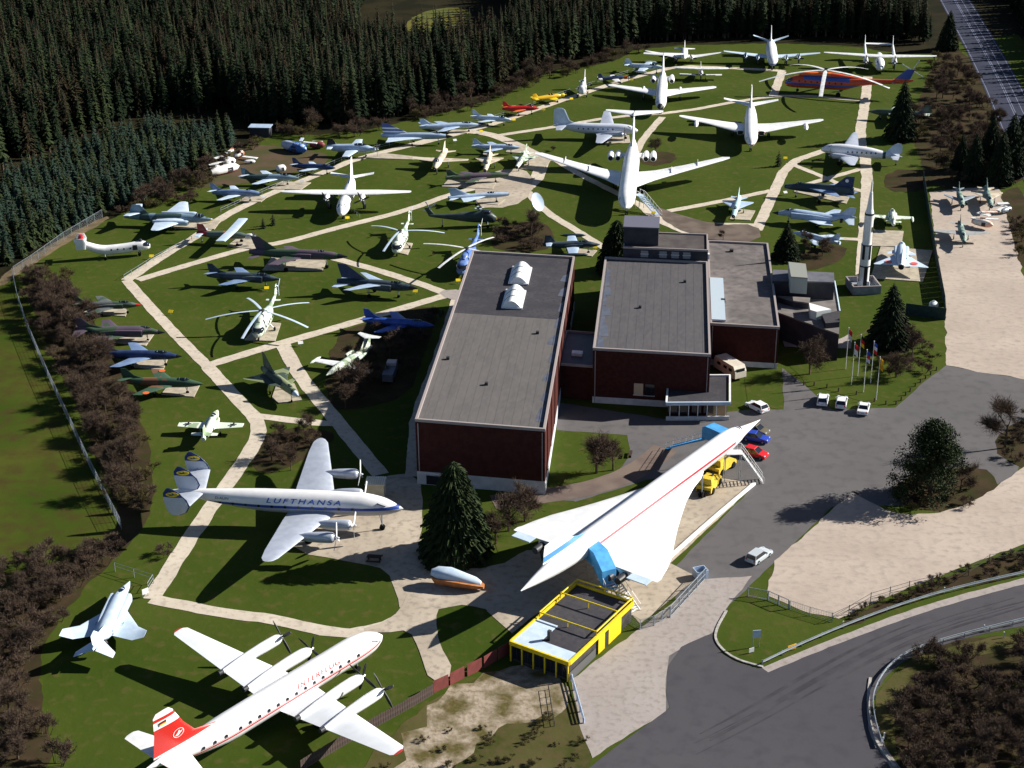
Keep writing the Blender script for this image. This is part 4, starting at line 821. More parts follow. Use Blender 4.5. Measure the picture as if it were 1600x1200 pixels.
helicopter('helicopter', 'white helicopter facing the camera on the strip beside the forest edge', dict(L=11, mat=white,
     fus=[(0, .5, .6, 1.7), (.6, 1.0, 1.1, 1.9), (3, 1.1, 1.4, 2.1), (5.5, .8, .9, 2.2), (11, .25, .3, 2.9)], fin=[(9.6, 2.8, 1.8, .14), (11, 5.2, 1.0, .14)], hump=[(1.5, .2, .1, 3.3), (2.2, .6, .5, 3.5), (4.5, .3, .2, 3.3)],
     glaze=[[(.15, .6, .35, 2.0), (.7, 1.05, .5, 2.3), (1.4, 1.12, .35, 2.5), (1.8, .6, .1, 2.6)]], rotor=(2.8, 4.1, 1.0, 4, 0), gear=[(1, 1.3, 1.0, .35), (5, 1.3, 1.2, .3)], smax=1.5,
     keys={'n': (0, 0, 1.7), 'e': (11, 0, 5.2), 'h': (2.8, 0, 4.1)}), {'n': (909, 143), 'e': (914, 110)})
def banana_extra(t, P, ox):
    for sy in (1, -1): P(fin_mb([(13.4, 2.9, 2.0, .1), (13.2, 4.3, 2.2, .1), (13.6, 5.3, 1.6, .1)], sy*1.9), 'tail_fin', white)
    P(wing_mb([(13.4, 0, 4.0, 1.6, .1), (13.4, 1.9, 4.0, 1.6, .1)]), 'tailplane', white); P(wing_mb([(13.4, 0, 4.0, 1.6, .1), (13.4, 1.9, 4.0, 1.6, .1)], -1), 'tailplane', white)
    P(MB().tube((-14.4, 0, 4.4), (-14.2, 0, 5.6), .7, .4, 12), 'rear_rotor_mast', red); P(MB().tube((-1.9, 0, 3.0), (-1.9, 0, 3.7), .5, .25, 12), 'front_rotor_mast', dark)
    P(MB().box((-3.2, -1.02, 2.2), (1.0, .08, 1.1)), 'door', dark, False)
helicopter('banana_helicopter', 'white banana-shaped helicopter with bent fuselage and twin tail fins, bladeless', dict(L=16, mat=white, sq=2.2,
     fus=[(0, .4, .4, 2.0), (.6, .8, .85, 2.1), (1.8, 1.0, 1.1, 2.2), (5, 1.02, 1.08, 1.9), (9, 1.02, 1.08, 1.75), (10.2, 1.0, 1.05, 1.9), (13.5, .85, .9, 3.2), (15.8, .5, .6, 4.3)],
     glaze=[[(.1, .5, .4, 2.2), (.6, .83, .6, 2.4), (1.3, .96, .6, 2.5), (1.8, .7, .3, 2.5)]], windows=[(4.2, 8.2, 4, 2.1, .2)], gear=[(2.4, .5, 1.3, .35), (9.6, 1.6, 1.2, .4)], smax=1.15, extra=banana_extra,
     keys={'n': (0, 0, 2.0), 'e': (15.8, 0, 4.3)}), {'n': (234, 384), 'e': (116, 377)})
# ------------------------------------------------------------------ ground
ZL = [0.012]
ZS = [.0008]
def zlayer(): ZL[0] += ZS[0]; return ZL[0]
grass = mat('grass', (.036, .059, .007), .95, col2=(.056, .075, .012), scale=.05, lo=.3, hi=.7, detail=8, world=True, col3=(.080, .072, .022), scale3=.6, mix3=-.2, bump=.8)
grass2 = mat('dry_grass', (.043, .0499, .012), .95, col2=(.0817, .0757, .0275), scale=.12, lo=.35, hi=.65, detail=8, world=True, col3=(.086, .0645, .0301), scale3=.9, mix3=.6, bump=.5)
earth = mat('leaf_litter_earth', (.034, .024, .014), .95, col2=(.055, .038, .021), scale=.25, lo=.35, hi=.65, detail=8, world=True, col3=(.028, .034, .009), scale3=.4, mix3=.4, bump=.6)
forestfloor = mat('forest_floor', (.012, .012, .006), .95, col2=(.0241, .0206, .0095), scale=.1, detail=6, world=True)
pathm = mat('gravel_path', (.54, .48, .39), .95, col2=(.45, .395, .32), scale=.25, lo=.35, hi=.7, detail=12, world=True, col3=(.34, .29, .23), scale3=1.2, mix3=.02, bump=.2)
plaza = mat('sandy_apron', (.44, .38, .305), .95, col2=(.34, .29, .23), scale=.12, lo=.35, hi=.65, detail=12, world=True, col3=(.24, .205, .165), scale3=1.1, mix3=.1, bump=.2)
asph = mat('worn_asphalt', (.104, .099, .101), .9, col2=(.128, .121, .121), scale=.05, lo=.3, hi=.7, detail=12, world=True, col3=(.090, .086, .089), scale3=.5, mix3=.1, bump=.2)
road = mat('road_asphalt', (.064, .062, .070), .85, col2=(.078, .075, .082), scale=.04, lo=.3, hi=.7, detail=12, world=True, col3=(.058, .056, .063), scale3=.5, mix3=.1)
lot = mat('pale_gravel_yard', (.44, .37, .31), .95, col2=(.36, .30, .25), scale=.09, lo=.3, hi=.7, detail=12, world=True, col3=(.30, .26, .225), scale3=.8, mix3=.1, bump=.5, stretch=(1, 1.3, 1))
conc_slab = mat('pale_concrete', (.34, .305, .285), .9, col2=(.29, .255, .235), scale=.1, lo=.3, hi=.7, detail=12, world=True, col3=(.23, .20, .18), scale3=1.2, mix3=.1, bump=.3)
kerbm = mat('kerb_stone', (.42, .40, .37), .85, col2=(.3, .28, .26), scale=2)
farroad = mat('highway_asphalt', (.040, .044, .066), .8, col2=(.046, .050, .074), scale=.05, detail=8, world=True)
linew = mat('road_line_white', (.16, .18, .25), .7)

def chaikin(p, n=2, closed=False):
    for _ in range(n):
        q = []
        m = len(p)
        for i in range(m if closed else m-1):
            a, b = p[i], p[(i+1) % m]
            q += [(a[0]*.75+b[0]*.25, a[1]*.75+b[1]*.25), (a[0]*.25+b[0]*.75, a[1]*.25+b[1]*.75)]
        if not closed: q = [p[0]]+q+[p[-1]]
        p = q
    return p
def ragged(p, amp, step=1.2):
    out = []
    m = len(p)
    for i in range(m):
        a, b = Vector(p[i]), Vector(p[(i+1) % m]); n = max(1, int((b-a).length/step)); nv = Vector((-(b-a).y, (b-a).x)).normalized() if (b-a).length > 0 else Vector((0, 0))
        for k in range(n):
            q = a.lerp(b, k/n); out.append(tuple(q+nv*(amp*(math.sin(q.x*1.3+q.y*.7)+math.sin(q.x*.37-q.y*.9+2)+rnd.uniform(-1, 1))*.5)))
    return out
def sheet(name, pts, m, smooth=1, amp=.12, world_pts=False):
    p = pts if world_pts else [G(*q) for q in pts]
    if smooth: p = chaikin(p, smooth, True)
    if amp: p = ragged(p, amp)
    z = zlayer()
    return struct(MB().add([(a, b, z) for a, b in p], [tuple(range(len(p)))]).build(name, m))
def strip_pts(pts, w, n=2, px=True):
    p = [G(*q) for q in pts] if px else pts
    p = chaikin(p, n) if n else p
    L, R = [], []
    for i, a in enumerate(p):
        d = Vector(p[min(i+1, len(p)-1)])-Vector(p[max(i-1, 0)])
        d.normalize(); nv = Vector((-d.y, d.x)); ww = w if not callable(w) else w(i/(len(p)-1))
        L.append(tuple(Vector(a)+nv*ww/2)); R.append(tuple(Vector(a)-nv*ww/2))
    return p, L, R
def strip(name, pts, w, m, n=2, px=True, amp=.07):
    p, L, R = strip_pts(pts, w, n, px); z = zlayer()
    poly = ragged(L+R[::-1], amp, 1.0) if amp else L+R[::-1]
    return struct(MB().add([(a, b, z) for a, b in poly], [tuple(range(len(poly)))]).build(name, m))

g = MB(); g.add([(-900, 20, 0), (900, 20, 0), (1400, 2500, 0), (-1400, 2500, 0)], [(0, 1, 2, 3)]); struct(g.build('ground', grass))
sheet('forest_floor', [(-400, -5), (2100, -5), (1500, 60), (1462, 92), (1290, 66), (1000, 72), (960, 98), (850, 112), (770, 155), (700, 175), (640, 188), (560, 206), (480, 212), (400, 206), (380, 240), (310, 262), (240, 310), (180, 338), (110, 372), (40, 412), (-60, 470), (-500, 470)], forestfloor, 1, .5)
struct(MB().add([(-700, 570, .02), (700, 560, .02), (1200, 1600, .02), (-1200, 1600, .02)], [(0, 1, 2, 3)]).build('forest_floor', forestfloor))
sheet('field', [(625, 46), (650, 22), (690, 12), (725, 12), (742, 26), (715, 44), (670, 52)], mat('clearing_grass', (.1204, .1075, .0258), .95, col2=(.086, .0946, .0258), scale=.1, world=True), 1, .3)
sheet('field', [(-60, 470), (25, 425), (75, 560), (130, 700), (190, 830), (110, 860), (60, 905), (-60, 960)], mat('meadow_grass', (.034, .058, .006), .95, col2=(.060, .068, .011), scale=.07, lo=.35, hi=.65, world=True, detail=10, col3=(.050, .038, .012), scale3=.35, mix3=.5, bump=.6), 1, .2)
sheet('track', [(0, 435), (10, 425), (95, 372), (165, 337), (172, 342), (100, 382), (30, 428), (0, 450)], mat('dirt_track', (.172, .129, .0774), .95, col2=(.1118, .086, .0516), scale=.4, world=True), 1)
sheet('car_park', [(868, 628), (1040, 655), (1170, 640), (1225, 640), (1222, 575), (1255, 600), (1300, 640), (1400, 637), (1440, 600), (1478, 571), (1600, 592), (1700, 600), (1700, 720), (1600, 712), (1585, 745), (1480, 790), (1380, 790), (1300, 792), (1240, 850), (1172, 915), (1140, 945), (1115, 985), (1120, 1020), (1135, 1035), (1040, 1110), (1000, 1060), (1060, 965), (1050, 890), (1176, 762), (1100, 735), (1010, 750), (880, 790), (820, 775), (860, 765), (960, 745), (985, 710), (980, 680), (870, 672)], asph, 0, .08)
for pts, m in [([(28, 425), (110, 450), (150, 500), (180, 560), (215, 640), (240, 720), (240, 790), (215, 840), (120, 930), (65, 1010), (60, 1080), (95, 1200), (-20, 1230), (-60, 1000), (50, 900), (185, 835), (180, 780), (120, 640), (75, 540)], earth),
               ([(1462, 85), (1500, 70), (1560, 160), (1600, 240), (1610, 290), (1450, 300), (1440, 250), (1420, 200)], earth),
               ([(1562, 300), (1600, 290), (1640, 420), (1600, 420), (1585, 400), (1560, 350)], earth),
               ([(1385, 770), (1420, 795), (1500, 802), (1560, 775), (1555, 735), (1500, 730), (1440, 735)], earth),
               ([(1545, 700), (1600, 735), (1640, 740), (1640, 640), (1580, 660)], earth),
               ([(1430, 1020), (1480, 1000), (1660, 985), (1660, 1260), (1400, 1260), (1385, 1150), (1395, 1060)], earth),
               ([(1300, 985), (1340, 955), (1450, 915), (1620, 850), (1620, 895), (1450, 930), (1340, 975)], earth),
               ([(395, 690), (440, 668), (520, 672), (520, 690), (480, 715), (430, 740), (395, 735)], earth),
               ([(505, 640), (520, 520), (590, 500), (650, 480), (690, 480), (660, 560), (640, 620), (560, 640)], earth),
               ([(765, 375), (780, 350), (850, 345), (870, 370), (850, 395), (775, 392)], earth),
               ([(985, 240), (1050, 236), (1060, 252), (1010, 262)], earth),
               ([(330, 250), (390, 225), (470, 232), (520, 242), (500, 262), (430, 275), (370, 290), (330, 290), (290, 300)], mat('bare_dirt', (.0946, .0645, .043), .95, col2=(.0602, .0602, .0258), scale=.15, world=True, detail=8)),
               ([(1300, 380), (1250, 395), (1235, 405), (1255, 425), (1300, 415), (1330, 392)], earth),
               ([(1385, 265), (1455, 265), (1450, 300), (1380, 300)], earth),
               ([(1330, 520), (1440, 480), (1470, 560), (1400, 630), (1300, 600)], grass2),
               ([(1375, 1170), (1362, 1100), (1395, 1050), (1440, 1020), (1600, 985), (1600, 1010), (1450, 1040), (1410, 1070), (1395, 1130), (1410, 1220)], grass2),
               ([(560, 1200), (660, 1100), (790, 1040), (890, 1070), (930, 1180), (905, 1230), (560, 1230)], grass2)]:
    sheet('planting_bed' if m is earth else 'rough_ground', pts, m, 1, .25)
rdirt = mat('rough_dirt', (.34, .285, .22), .95, col2=(.085, .075, .025), scale=.35, lo=.42, hi=.62, detail=14, world=True, col3=(.16, .115, .07), scale3=1.6, mix3=.3, bump=.8)
sheet('dirt_patch', [(610, 1200), (660, 1120), (700, 1082), (790, 1035), (860, 1050), (895, 1075), (880, 1120), (800, 1130), (760, 1160), (700, 1200), (650, 1230)], rdirt, 2, .9)
# hard surfaces
sheet('gravel_yard', [(1452, 300), (1560, 290), (1590, 400), (1610, 470), (1640, 598), (1540, 583), (1478, 571), (1476, 480), (1462, 380)], lot, 0, .25)
sheet('gravel_yard', [(1335, 766), (1330, 770), (1400, 806), (1490, 800), (1560, 760), (1640, 700), (1700, 700), (1700, 820), (1600, 850), (1450, 905), (1340, 955), (1300, 972), (1165, 918)], lot, 1, .2)
sheet('forecourt', [(893, 1062), (995, 985), (1100, 905), (1175, 900), (1135, 950), (1118, 985), (1045, 1025), (1040, 1060), (1040, 1112), (925, 1185), (905, 1130)], conc_slab, 0, .12)
sheet('turning_area', [(1045, 1020), (1120, 985), (1113, 1000), (1135, 1030), (1195, 1048), (1240, 1100), (1100, 1190), (1040, 1112)], road, 1, .05)
rd_out = [(1720, 882), (1600, 912), (1500, 938), (1400, 970), (1300, 1010), (1195, 1050)]
sheet('road', [(1720, 870), (1600, 905), (1450, 948), (1300, 1004), (1195, 1048), (1135, 1040), (1040, 1112), (930, 1190), (880, 1240), (900, 1300), (1450, 1300), (1390, 1180), (1362, 1130), (1364, 1090), (1390, 1048), (1440, 1018), (1520, 994), (1600, 978), (1720, 960)], road, 1, .0)
strip('road_shoulder', [(1720, 876), (1600, 908), (1450, 948), (1300, 1004), (1195, 1047)], 1.2, conc_slab)
strip('road_shoulder', [(1362, 1118), (1366, 1150), (1385, 1180), (1410, 1215)], 1.0, conc_slab)
sheet('grass_island', [(1168, 930), (1195, 945), (1300, 980), (1240, 1015), (1190, 1040), (1145, 1028), (1122, 1008), (1117, 985), (1135, 955)], grass, 1, .05)
sheet('grass_island', [(1222, 560), (1300, 545), (1440, 480), (1475, 500), (1478, 568), (1440, 597), (1398, 632), (1360, 632), (1300, 612), (1262, 603), (1252, 590)], grass, 0, .1)
sheet('grass_island', [(1160, 560), (1212, 560), (1218, 640), (1168, 630)], grass, 0, .1)
sheet('lawn', [(866, 675), (960, 680), (985, 690), (980, 722), (950, 748), (900, 765), (850, 770)], grass, 1, .05)
sheet('lawn', [(790, 800), (870, 782), (905, 783), (900, 795), (840, 830), (780, 870), (770, 840)], grass, 1, .05)
strip('footpath', [(770, 785), (850, 775), (930, 762), (1000, 735), (1040, 700)], 4.2, mat('reddish_path', (.172, .1333, .1118), .9, col2=(.129, .0989, .086), scale=.2, world=True))
sheet('apron', [(1103, 742), (1179, 757), (1115, 818), (1048, 880), (1090, 903), (1000, 975), (960, 930), (880, 925), (800, 990), (760, 955), (785, 900), (840, 880), (900, 850), (1000, 790)], plaza, 0, .1)
sheet('plaza', [(455, 862), (470, 830), (500, 812), (560, 785), (590, 745), (655, 738), (662, 800), (655, 850), (690, 885), (770, 890), (840, 850), (850, 890), (800, 990), (745, 940), (650, 960), (625, 955), (620, 930), (605, 890), (560, 880)], plaza, 1, .08)
# paths
PW = 2.15
for pts, w in [([(198, 438), (260, 508), (325, 573)], PW), ([(325, 573), (375, 628), (402, 655), (405, 680), (385, 715), (310, 820), (237, 936)], PW+.3), ([(237, 936), (340, 957), (430, 968), (530, 992), (590, 983), (640, 962)], PW),
               ([(198, 438), (262, 395), (315, 365), (345, 340), (420, 303), (500, 272), (560, 247), (640, 228), (720, 208), (790, 188), (860, 163), (935, 138), (1000, 118), (1062, 103), (1130, 106), (1215, 110), (1225, 112)], 2.4),
               ([(215, 438), (300, 412), (400, 384), (440, 380), (520, 358), (640, 328), (702, 304), (760, 290)], 2.2), ([(515, 402), (600, 425), (680, 452), (722, 468)], 2.2), ([(325, 571), (440, 536), (540, 508), (640, 478), (710, 458), (725, 456)], 2.4),
               ([(440, 536), (470, 590), (515, 645), (560, 700), (595, 742)], 2.6), ([(398, 650), (450, 656), (505, 662), (520, 662)], 2.0), ([(648, 745), (652, 700), (655, 650), (690, 560), (720, 460)], 3.0),
               ([(640, 228), (720, 205), (760, 208), (800, 222), (850, 248), (835, 290), (800, 296)], 3.2), ([(770, 213), (870, 198), (960, 182), (1060, 176), (1170, 155), (1240, 148), (1345, 157)], 1.9),
               ([(1035, 183), (1015, 205), (1000, 225), (990, 250)], 1.9), ([(1222, 112), (1208, 150)], 2.4), ([(1356, 120), (1352, 160), (1342, 215), (1355, 260), (1354, 320), (1350, 380), (1346, 445)], 2.6),
               ([(1290, 235), (1230, 255), (1205, 310), (1182, 360)], 2.4), ([(1232, 255), (1290, 278), (1320, 292), (1352, 300)], 1.7), ([(1352, 262), (1290, 280), (1235, 295)], 1.7), ([(1205, 298), (1120, 316), (1045, 330)], 1.9),
               ([(835, 258), (860, 245), (900, 270), (960, 300), (1000, 320), (1060, 350), (1190, 352)], 2.0), ([(825, 300), (850, 330), (900, 360), (945, 388)], 2.0), ([(1300, 372), (1352, 375)], 1.6), ([(1000, 318), (1030, 345), (1080, 365)], 2.6)]:
    strip('footpath', pts, w, pathm, 1, amp=.09)
sheet('plaza', [(560, 985), (600, 973), (625, 955), (640, 920), (700, 915), (688, 945), (680, 968), (686, 1005), (712, 1053), (672, 1070), (655, 1015), (640, 984), (600, 990)], plaza, 1, .06)
sheet('worn_ground', [(745, 275), (800, 262), (830, 270), (835, 300), (800, 325), (740, 325)], plaza, 1, .2)
sheet('worn_ground', [(1020, 322), (1060, 335), (1120, 352), (1185, 350), (1190, 378), (1110, 378), (1040, 350)], mat('brown_path', (.1462, .1161, .0946), .9, col2=(.1032, .0817, .0688), scale=.3, world=True), 1, .2)
sheet('forecourt', [(683, 455), (722, 452), (730, 470), (700, 468)], conc_slab, 1, .1)
sheet('forecourt', [(1222, 528), (1312, 530), (1330, 520), (1330, 545), (1225, 542)], conc_slab, 0, .1)
strip('highway', [(1440, -90), (1492, 0), (1555, 110), (1612, 235), (1660, 330)], 10.5, farroad, 1, amp=0)
for off in (-4.7, -.12, .12, 2.2, 4.7):
    p, L, R = strip_pts([(1440, -90), (1492, 0), (1555, 110), (1612, 235), (1660, 330)], abs(off)*2 if abs(off) > 1 else .5, 1)
    strip('road_line', (L if off > 0 else R), .18, linew, 0, px=False, amp=0)
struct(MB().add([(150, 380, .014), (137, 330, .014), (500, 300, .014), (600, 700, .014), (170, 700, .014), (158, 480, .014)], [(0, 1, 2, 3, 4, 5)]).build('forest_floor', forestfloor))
# wheel tracks worn into the asphalt and the gravel
trk = mat('wheel_track_pale', (.165, .153, .148), .9, col2=(.110, .104, .105), scale=.3, lo=.35, hi=.65, detail=12, world=True)
trk2 = mat('wheel_track_dark', (.045, .043, .050), .9, col2=(.068, .066, .073), scale=.3, lo=.35, hi=.65, detail=12, world=True)
trk3 = mat('wheel_track_gravel', (.30, .25, .205), .9, col2=(.42, .355, .295), scale=.3, lo=.35, hi=.65, detail=12, world=True)
TR = random.Random(5); ZS[0] = .0008
def track(base, m_, n_, sp_):
    for k in range(n_):
        ox_, oy_ = TR.uniform(-sp_, sp_), TR.uniform(-sp_, sp_)*.6
        P0 = [G(a+ox_*TR.uniform(.5, 1.5), b+oy_*TR.uniform(.5, 1.5)) for a, b in base]; w_ = TR.uniform(.2, .5); z_ = zlayer()
        for d_ in (-.8, .8):
            _, L_, R_ = strip_pts(P0, 1.6, 3, False); q_ = L_ if d_ < 0 else R_; i0, i1 = TR.randrange(0, len(q_)//2), len(q_)-TR.randrange(0, len(q_)//3)
            if i1-i0 < 4: continue
            _, a_, b_ = strip_pts(q_[i0:i1], lambda t: w_*(.25+math.sin(math.pi*min(1, max(0, t)))), 0, False)
            struct(MB().loft([[(*u, z_), (*v, z_)] for u, v in zip(a_, b_)], cap=False, closed=False).build('wheel_track', m_))
track([(1060, 1180), (1180, 1120), (1300, 1050), (1430, 985), (1610, 935)], trk2, 3, 14)
ZS[0] = .0008
# kerbs
def kerb(pts, w=.3, h=.13, m=None, name='kerb'):
    p, L, R = strip_pts(pts, w, 2); z = .04
    rings = [[(a[0], a[1], z), (a[0], a[1], z+h), (b[0], b[1], z+h), (b[0], b[1], z)] for a, b in zip(L, R)]
    return struct(MB().loft(rings).build(name, m or kerbm))
kerb([(1135, 955), (1118, 985), (1118, 1005), (1145, 1030), (1192, 1043)])
o = kerb([(1040, 878), (1110, 815), (1179, 757)], .45, .35, white, 'low_wall')
o2 = kerb([(1360, 1060), (1356, 1090), (1358, 1130), (1372, 1165), (1400, 1200)], .35)

# ------------------------------------------------------------------ buildings
brick = mat('dark_red_brick', (.064, .022, .019), .85, col2=(.050, .017, .015), scale=1.5, detail=6, bump=.2)
roofd = mat('roof_bitumen_dark', (.0516, .0499, .0568), .9, col2=(.0671, .0636, .0688), scale=.3, detail=8, col3=(.043, .043, .0516), scale3=2)
roofl = mat('roof_sheet_grey', (.124, .116, .113), .8, col2=(.110, .104, .102), scale=.22, detail=9, col3=(.138, .128, .124), scale3=1.2, stretch=(1.6, .5, 1))
roofm = mat('roof_sheet_mid', (.094, .090, .096), .8, col2=(.083, .080, .087), scale=.22, detail=9, col3=(.108, .101, .102), scale3=1.2, stretch=(1.6, .5, 1))
roofp = mat('roof_gravel', (.1892, .1677, .1591), .9, col2=(.1333, .1204, .1161), scale=.15, detail=9, col3=(.0946, .086, .086), scale3=.7)
trim = mat('roof_trim', (.30, .26, .25), .6)
wetp = mat('roof_patch_sealed', (.075, .085, .12), .55, col2=(.10, .11, .14), scale=.6)
basew = mat('white_base_render', (.55, .56, .58), .8, col2=(.45, .46, .48), scale=.8)
navyw = mat('dark_slate_cladding', (.028, .028, .038), .7, col2=(.04, .04, .05), scale=.6)
class Hall:
    def __init__(s, px, z, name, label, cat='building'):
        c = [Vector(G(a, b, z)) for a, b in px]       # FL FR BR BL measured at roof height, squared up
        s.z = z; cen = sum(c, Vector((0, 0)))/4
        ux = ((c[1]-c[0])+(c[2]-c[3]))/2; s.w = ux.length; s.ux = ux.normalized(); s.px = Vector((-s.ux.y, s.ux.x)); sd = ((c[3]-c[0])+(c[2]-c[1]))/2
        s.uy = sd.normalized(); s.l = sd.length; s.k = s.uy.dot(s.ux); s.q = s.uy.dot(s.px); s.o = cen       # the halls are slightly out of square; s.o = cen
        s.rz = math.atan2(s.ux.y, s.ux.x); s.t = thing(name, label, cat, (cen.x, cen.y, 0), s.rz)
    def add(s, mb, nm, m, par=None, sm=False):
        mb.v = [(v[0]+v[1]*s.k, v[1]*s.q, v[2]) for v in mb.v]; return mb.build(nm, m, par or s.t, sm)
    def loc(s, px, py, z):
        d = Vector(G(px, py, z))-s.o; b = d.dot(s.px)/s.q; return (d.dot(s.ux)-b*s.k, b)
def box_building(H, wallm, roofs, edge=.35, eh=.22, z0=0):
    w, l, z = H.w/2, H.l/2, H.z
    for nm, c, d in (('wall', (0, -l+.15), (2*w, .3)), ('wall', (0, l-.15), (2*w, .3)), ('wall', (-w+.15, 0), (.3, 2*l-.6)), ('wall', (w-.15, 0), (.3, 2*l-.6))):
        H.add(MB().box((c[0], c[1], z0+(z-.3-z0)/2), (d[0], d[1], z-.3-z0)), nm, wallm)
    for v0, v1, m, ribs in roofs:
        y0, y1 = -l+.3+v0*(2*l-.6), -l+.3+v1*(2*l-.6)
        r = H.add(MB().box((0, (y0+y1)/2, z-.29), (2*w-.6, y1-y0-.01, .3)), 'roof', m)
        if ribs:
            mb = MB(); n = int((2*w-.8)/ribs)
            for i in range(n): mb.box((-w+.5+(i+.5)*(2*w-1)/n, (y0+y1)/2, z-.13), (.06, y1-y0-.2, .01))
            H.add(mb, 'roof_seams', m, r)['kind'] = 'stuff'
    for c, d in (((0, -l+edge/2-.03), (2*w+.06, edge)), ((0, l-edge/2+.03), (2*w+.06, edge)), ((-w+edge/2-.03, 0), (edge, 2*l-2*edge+.04)), ((w-edge/2+.03, 0), (edge, 2*l-2*edge+.04))):
        H.add(MB().box((c[0], c[1], z-.1+eh/2), (d[0], d[1], .42+eh-.2)), 'roof_edge', trim)
H1 = Hall([(650, 658), (850, 671), (899, 403), (737, 392)], 10.4, 'exhibition_hall', 'long dark red brick hall with grey and black flat roof and two white skylights', 'hall')
box_building(H1, brick, [(0, .585, roofl, 1.3), (.585, 1, roofd, 0)])
w, l = H1.w/2, H1.l/2
H1.add(MB().box((0, -l-.03, 1.05), (2*w-.02, .1, 2.1)), 'base_wall', basew); H1.add(MB().box((w+.04, 0, .9), (.1, 2*l-.3, 1.8)), 'base_wall', basew)
for xx in (-w+.4, w-.4): H1.add(MB().box((xx, -l-.09, 6.1), (.14, .12, 7.8)), 'downpipe', trim)
for k in range(9): H1.add(MB().box((w+.06, -l+4+k*7.8, 6.0), (.12, .14, 8.2)), 'downpipe', brick)
H1.add(MB().box((-w+3.2, -l-.1, .85), (3.6, .06, 1.5)), 'window', winglass)
H1.add(MB().box((-w+3.2, -l-.15, 1.66), (3.8, .1, .1)), 'window_frame', basew)
for px, py in ((813, 423), (803, 460)):
    x, y = H1.loc(px, py+6, 10.6)
    mb = MB(); R = 1.15
    n = 10
    def ring(yy, r): return [(x-1.6+3.2*i/n, yy, 10.5+r*math.sin(math.pi*i/n)) for i in range(n+1)]
    sky_ = H1.add(MB().loft([ring(y-4.0, R), ring(y+4.0, R)]), 'skylight', mat('skylight_white', (.78, .78, .76), .4), sm=True)
    H1.add(MB().box((x, y, 10.45), (3.6, 8.4, .25)), 'skylight_frame', white, sky_)
    for k in (-1.4, 1.4): H1.add(MB().loft([[(x-1.66+3.32*i/n, y+k-.12+e, 10.52+(R+.05)*math.sin(math.pi*i/n)) for i in range(n+1)] for e in (0, .24)]), 'skylight_rib', steel, sky_)
x0, y0 = H1.loc(893, 430, 10.4); 
mbp = MB()
for i in range(9):
    yy = -l+3+i*(2*l-8)/9; ww = rnd.uniform(.5, 1.5); ln = rnd.uniform(3, 7.5); H1.add(MB().prism([(w-.6-ww, yy), (w-.55, yy-.3), (w-.55, yy+min(ln, 6.0)), (w-.7-ww*.6, yy+min(ln, 6.0)*.7)], 10.26, 10.275+.003*(i%2)), 'roof_patch', wetp)
H2 = Hall([(927, 545), (1110, 556), (1106, 410), (945, 403)], 9.5, 'exhibition_hall', 'square dark red brick hall in the middle with mid-grey ribbed roof', 'hall')
box_building(H2, brick, [(0, 1, roofm, 1.3)])
w, l = H2.w/2, H2.l/2; mbp = MB()
for i in range(8):
    yy = -l+1+i*(2*l-6)/8; ww = rnd.uniform(.6, 2.4)*(1.3-i/8); ln = rnd.uniform(3, 6.5); H2.add(MB().prism([(-w+.6, yy), (-w+.6+ww, yy+.4), (-w+.7+ww*.7, yy+ln*.8), (-w+.6, yy+ln)], 9.37, 9.385+.003*(i%2)), 'roof_patch', wetp)
H2.add(MB().box((0, -l-.04, .55), (2*w-.02, .1, 1.1)), 'base_wall', basew)
x, y = H2.loc(1007, 600, 2.4)
for k, mm in ((-.9, mat('buff_panel', (.55, .42, .28), .6)), (.9, glass)): f_ = H2.add(MB().box((x+k, -l-.06, 2.9), (1.5, .12, 2.0)), 'window', mm); H2.add(MB().box((x+k, -l-.1, 1.85), (1.7, .2, .1)), 'sill', basew, f_)  # one pane plain buff, the other dark glass
H3 = Hall([(1110, 506), (1218, 513), (1200, 381), (1105, 377)], 7.5, 'museum_building', 'lower brick wing on the right with stained pale flat roof and long light strip', 'building')
box_building(H3, brick, [(0, 1, roofp, 0)])
w, l = H3.w/2, H3.l/2
x, y = H3.loc(1121, 467, 7.6); H3.add(MB().box((x, y, 7.62), (2.4, 20, .35)), 'skylight', mat('translucent_strip', (.42, .50, .56), .4))
for px, py in ((1143, 392), (1130, 470)): x, y = H3.loc(px, py, 7.5); H3.add(MB().box((x, y, 7.6), (.7, .7, .5)), 'roof_vent', dark)
H3.add(MB().box((0, -l-.04, .5), (2*w-.02, .1, 1.0)), 'base_wall', basew)
HL = Hall([(872, 569), (928, 573), (938, 521), (885, 517)], 6.0, 'link_building', 'low dark link with small skylight between the two brick halls', 'building')
box_building(HL, brick, [(0, 1, mat('roof_blue_black', (.045, .055, .085), .5, col2=(.06, .07, .1), scale=.5), 0)], edge=.25, eh=.15)
x, y = HL.loc(902, 553, 6); HL.add(MB().box((x, y, 6.1), (1.8, 1.3, .5)), 'skylight', white)
HC = Hall([(1040, 628), (1142, 632), (1139, 585), (1046, 590)], 3.1, 'entrance_pavilion', 'flat-roofed entrance pavilion with white fascia beside the middle hall', 'building')
w, l = HC.w/2, HC.l/2
HC.add(MB().box((0, 0, 2.95), (2*w-.5, 2*l-.5, .2)), 'roof', roofd)
for c, d in (((0, -l), (2*w+.2, .3)), ((0, l), (2*w+.2, .3)), ((-w, 0), (.3, 2*l-.32)), ((w, 0), (.3, 2*l-.32))): HC.add(MB().box((c[0], c[1], 3.05), (d[0], d[1], .55)), 'fascia', palel if c[1] < 0 else white)
HC.add(MB().box((-w*.25, .6, 1.4), (2*w*.7, 2*l-1.6, 2.75)), 'wall', brick)
for i in range(7):
    xx = -w+.6+i*(2*w-1.2)/6; HC.add(MB().box((xx, -l+.35, 1.4), (.12, .12, 2.75)), 'post', white)
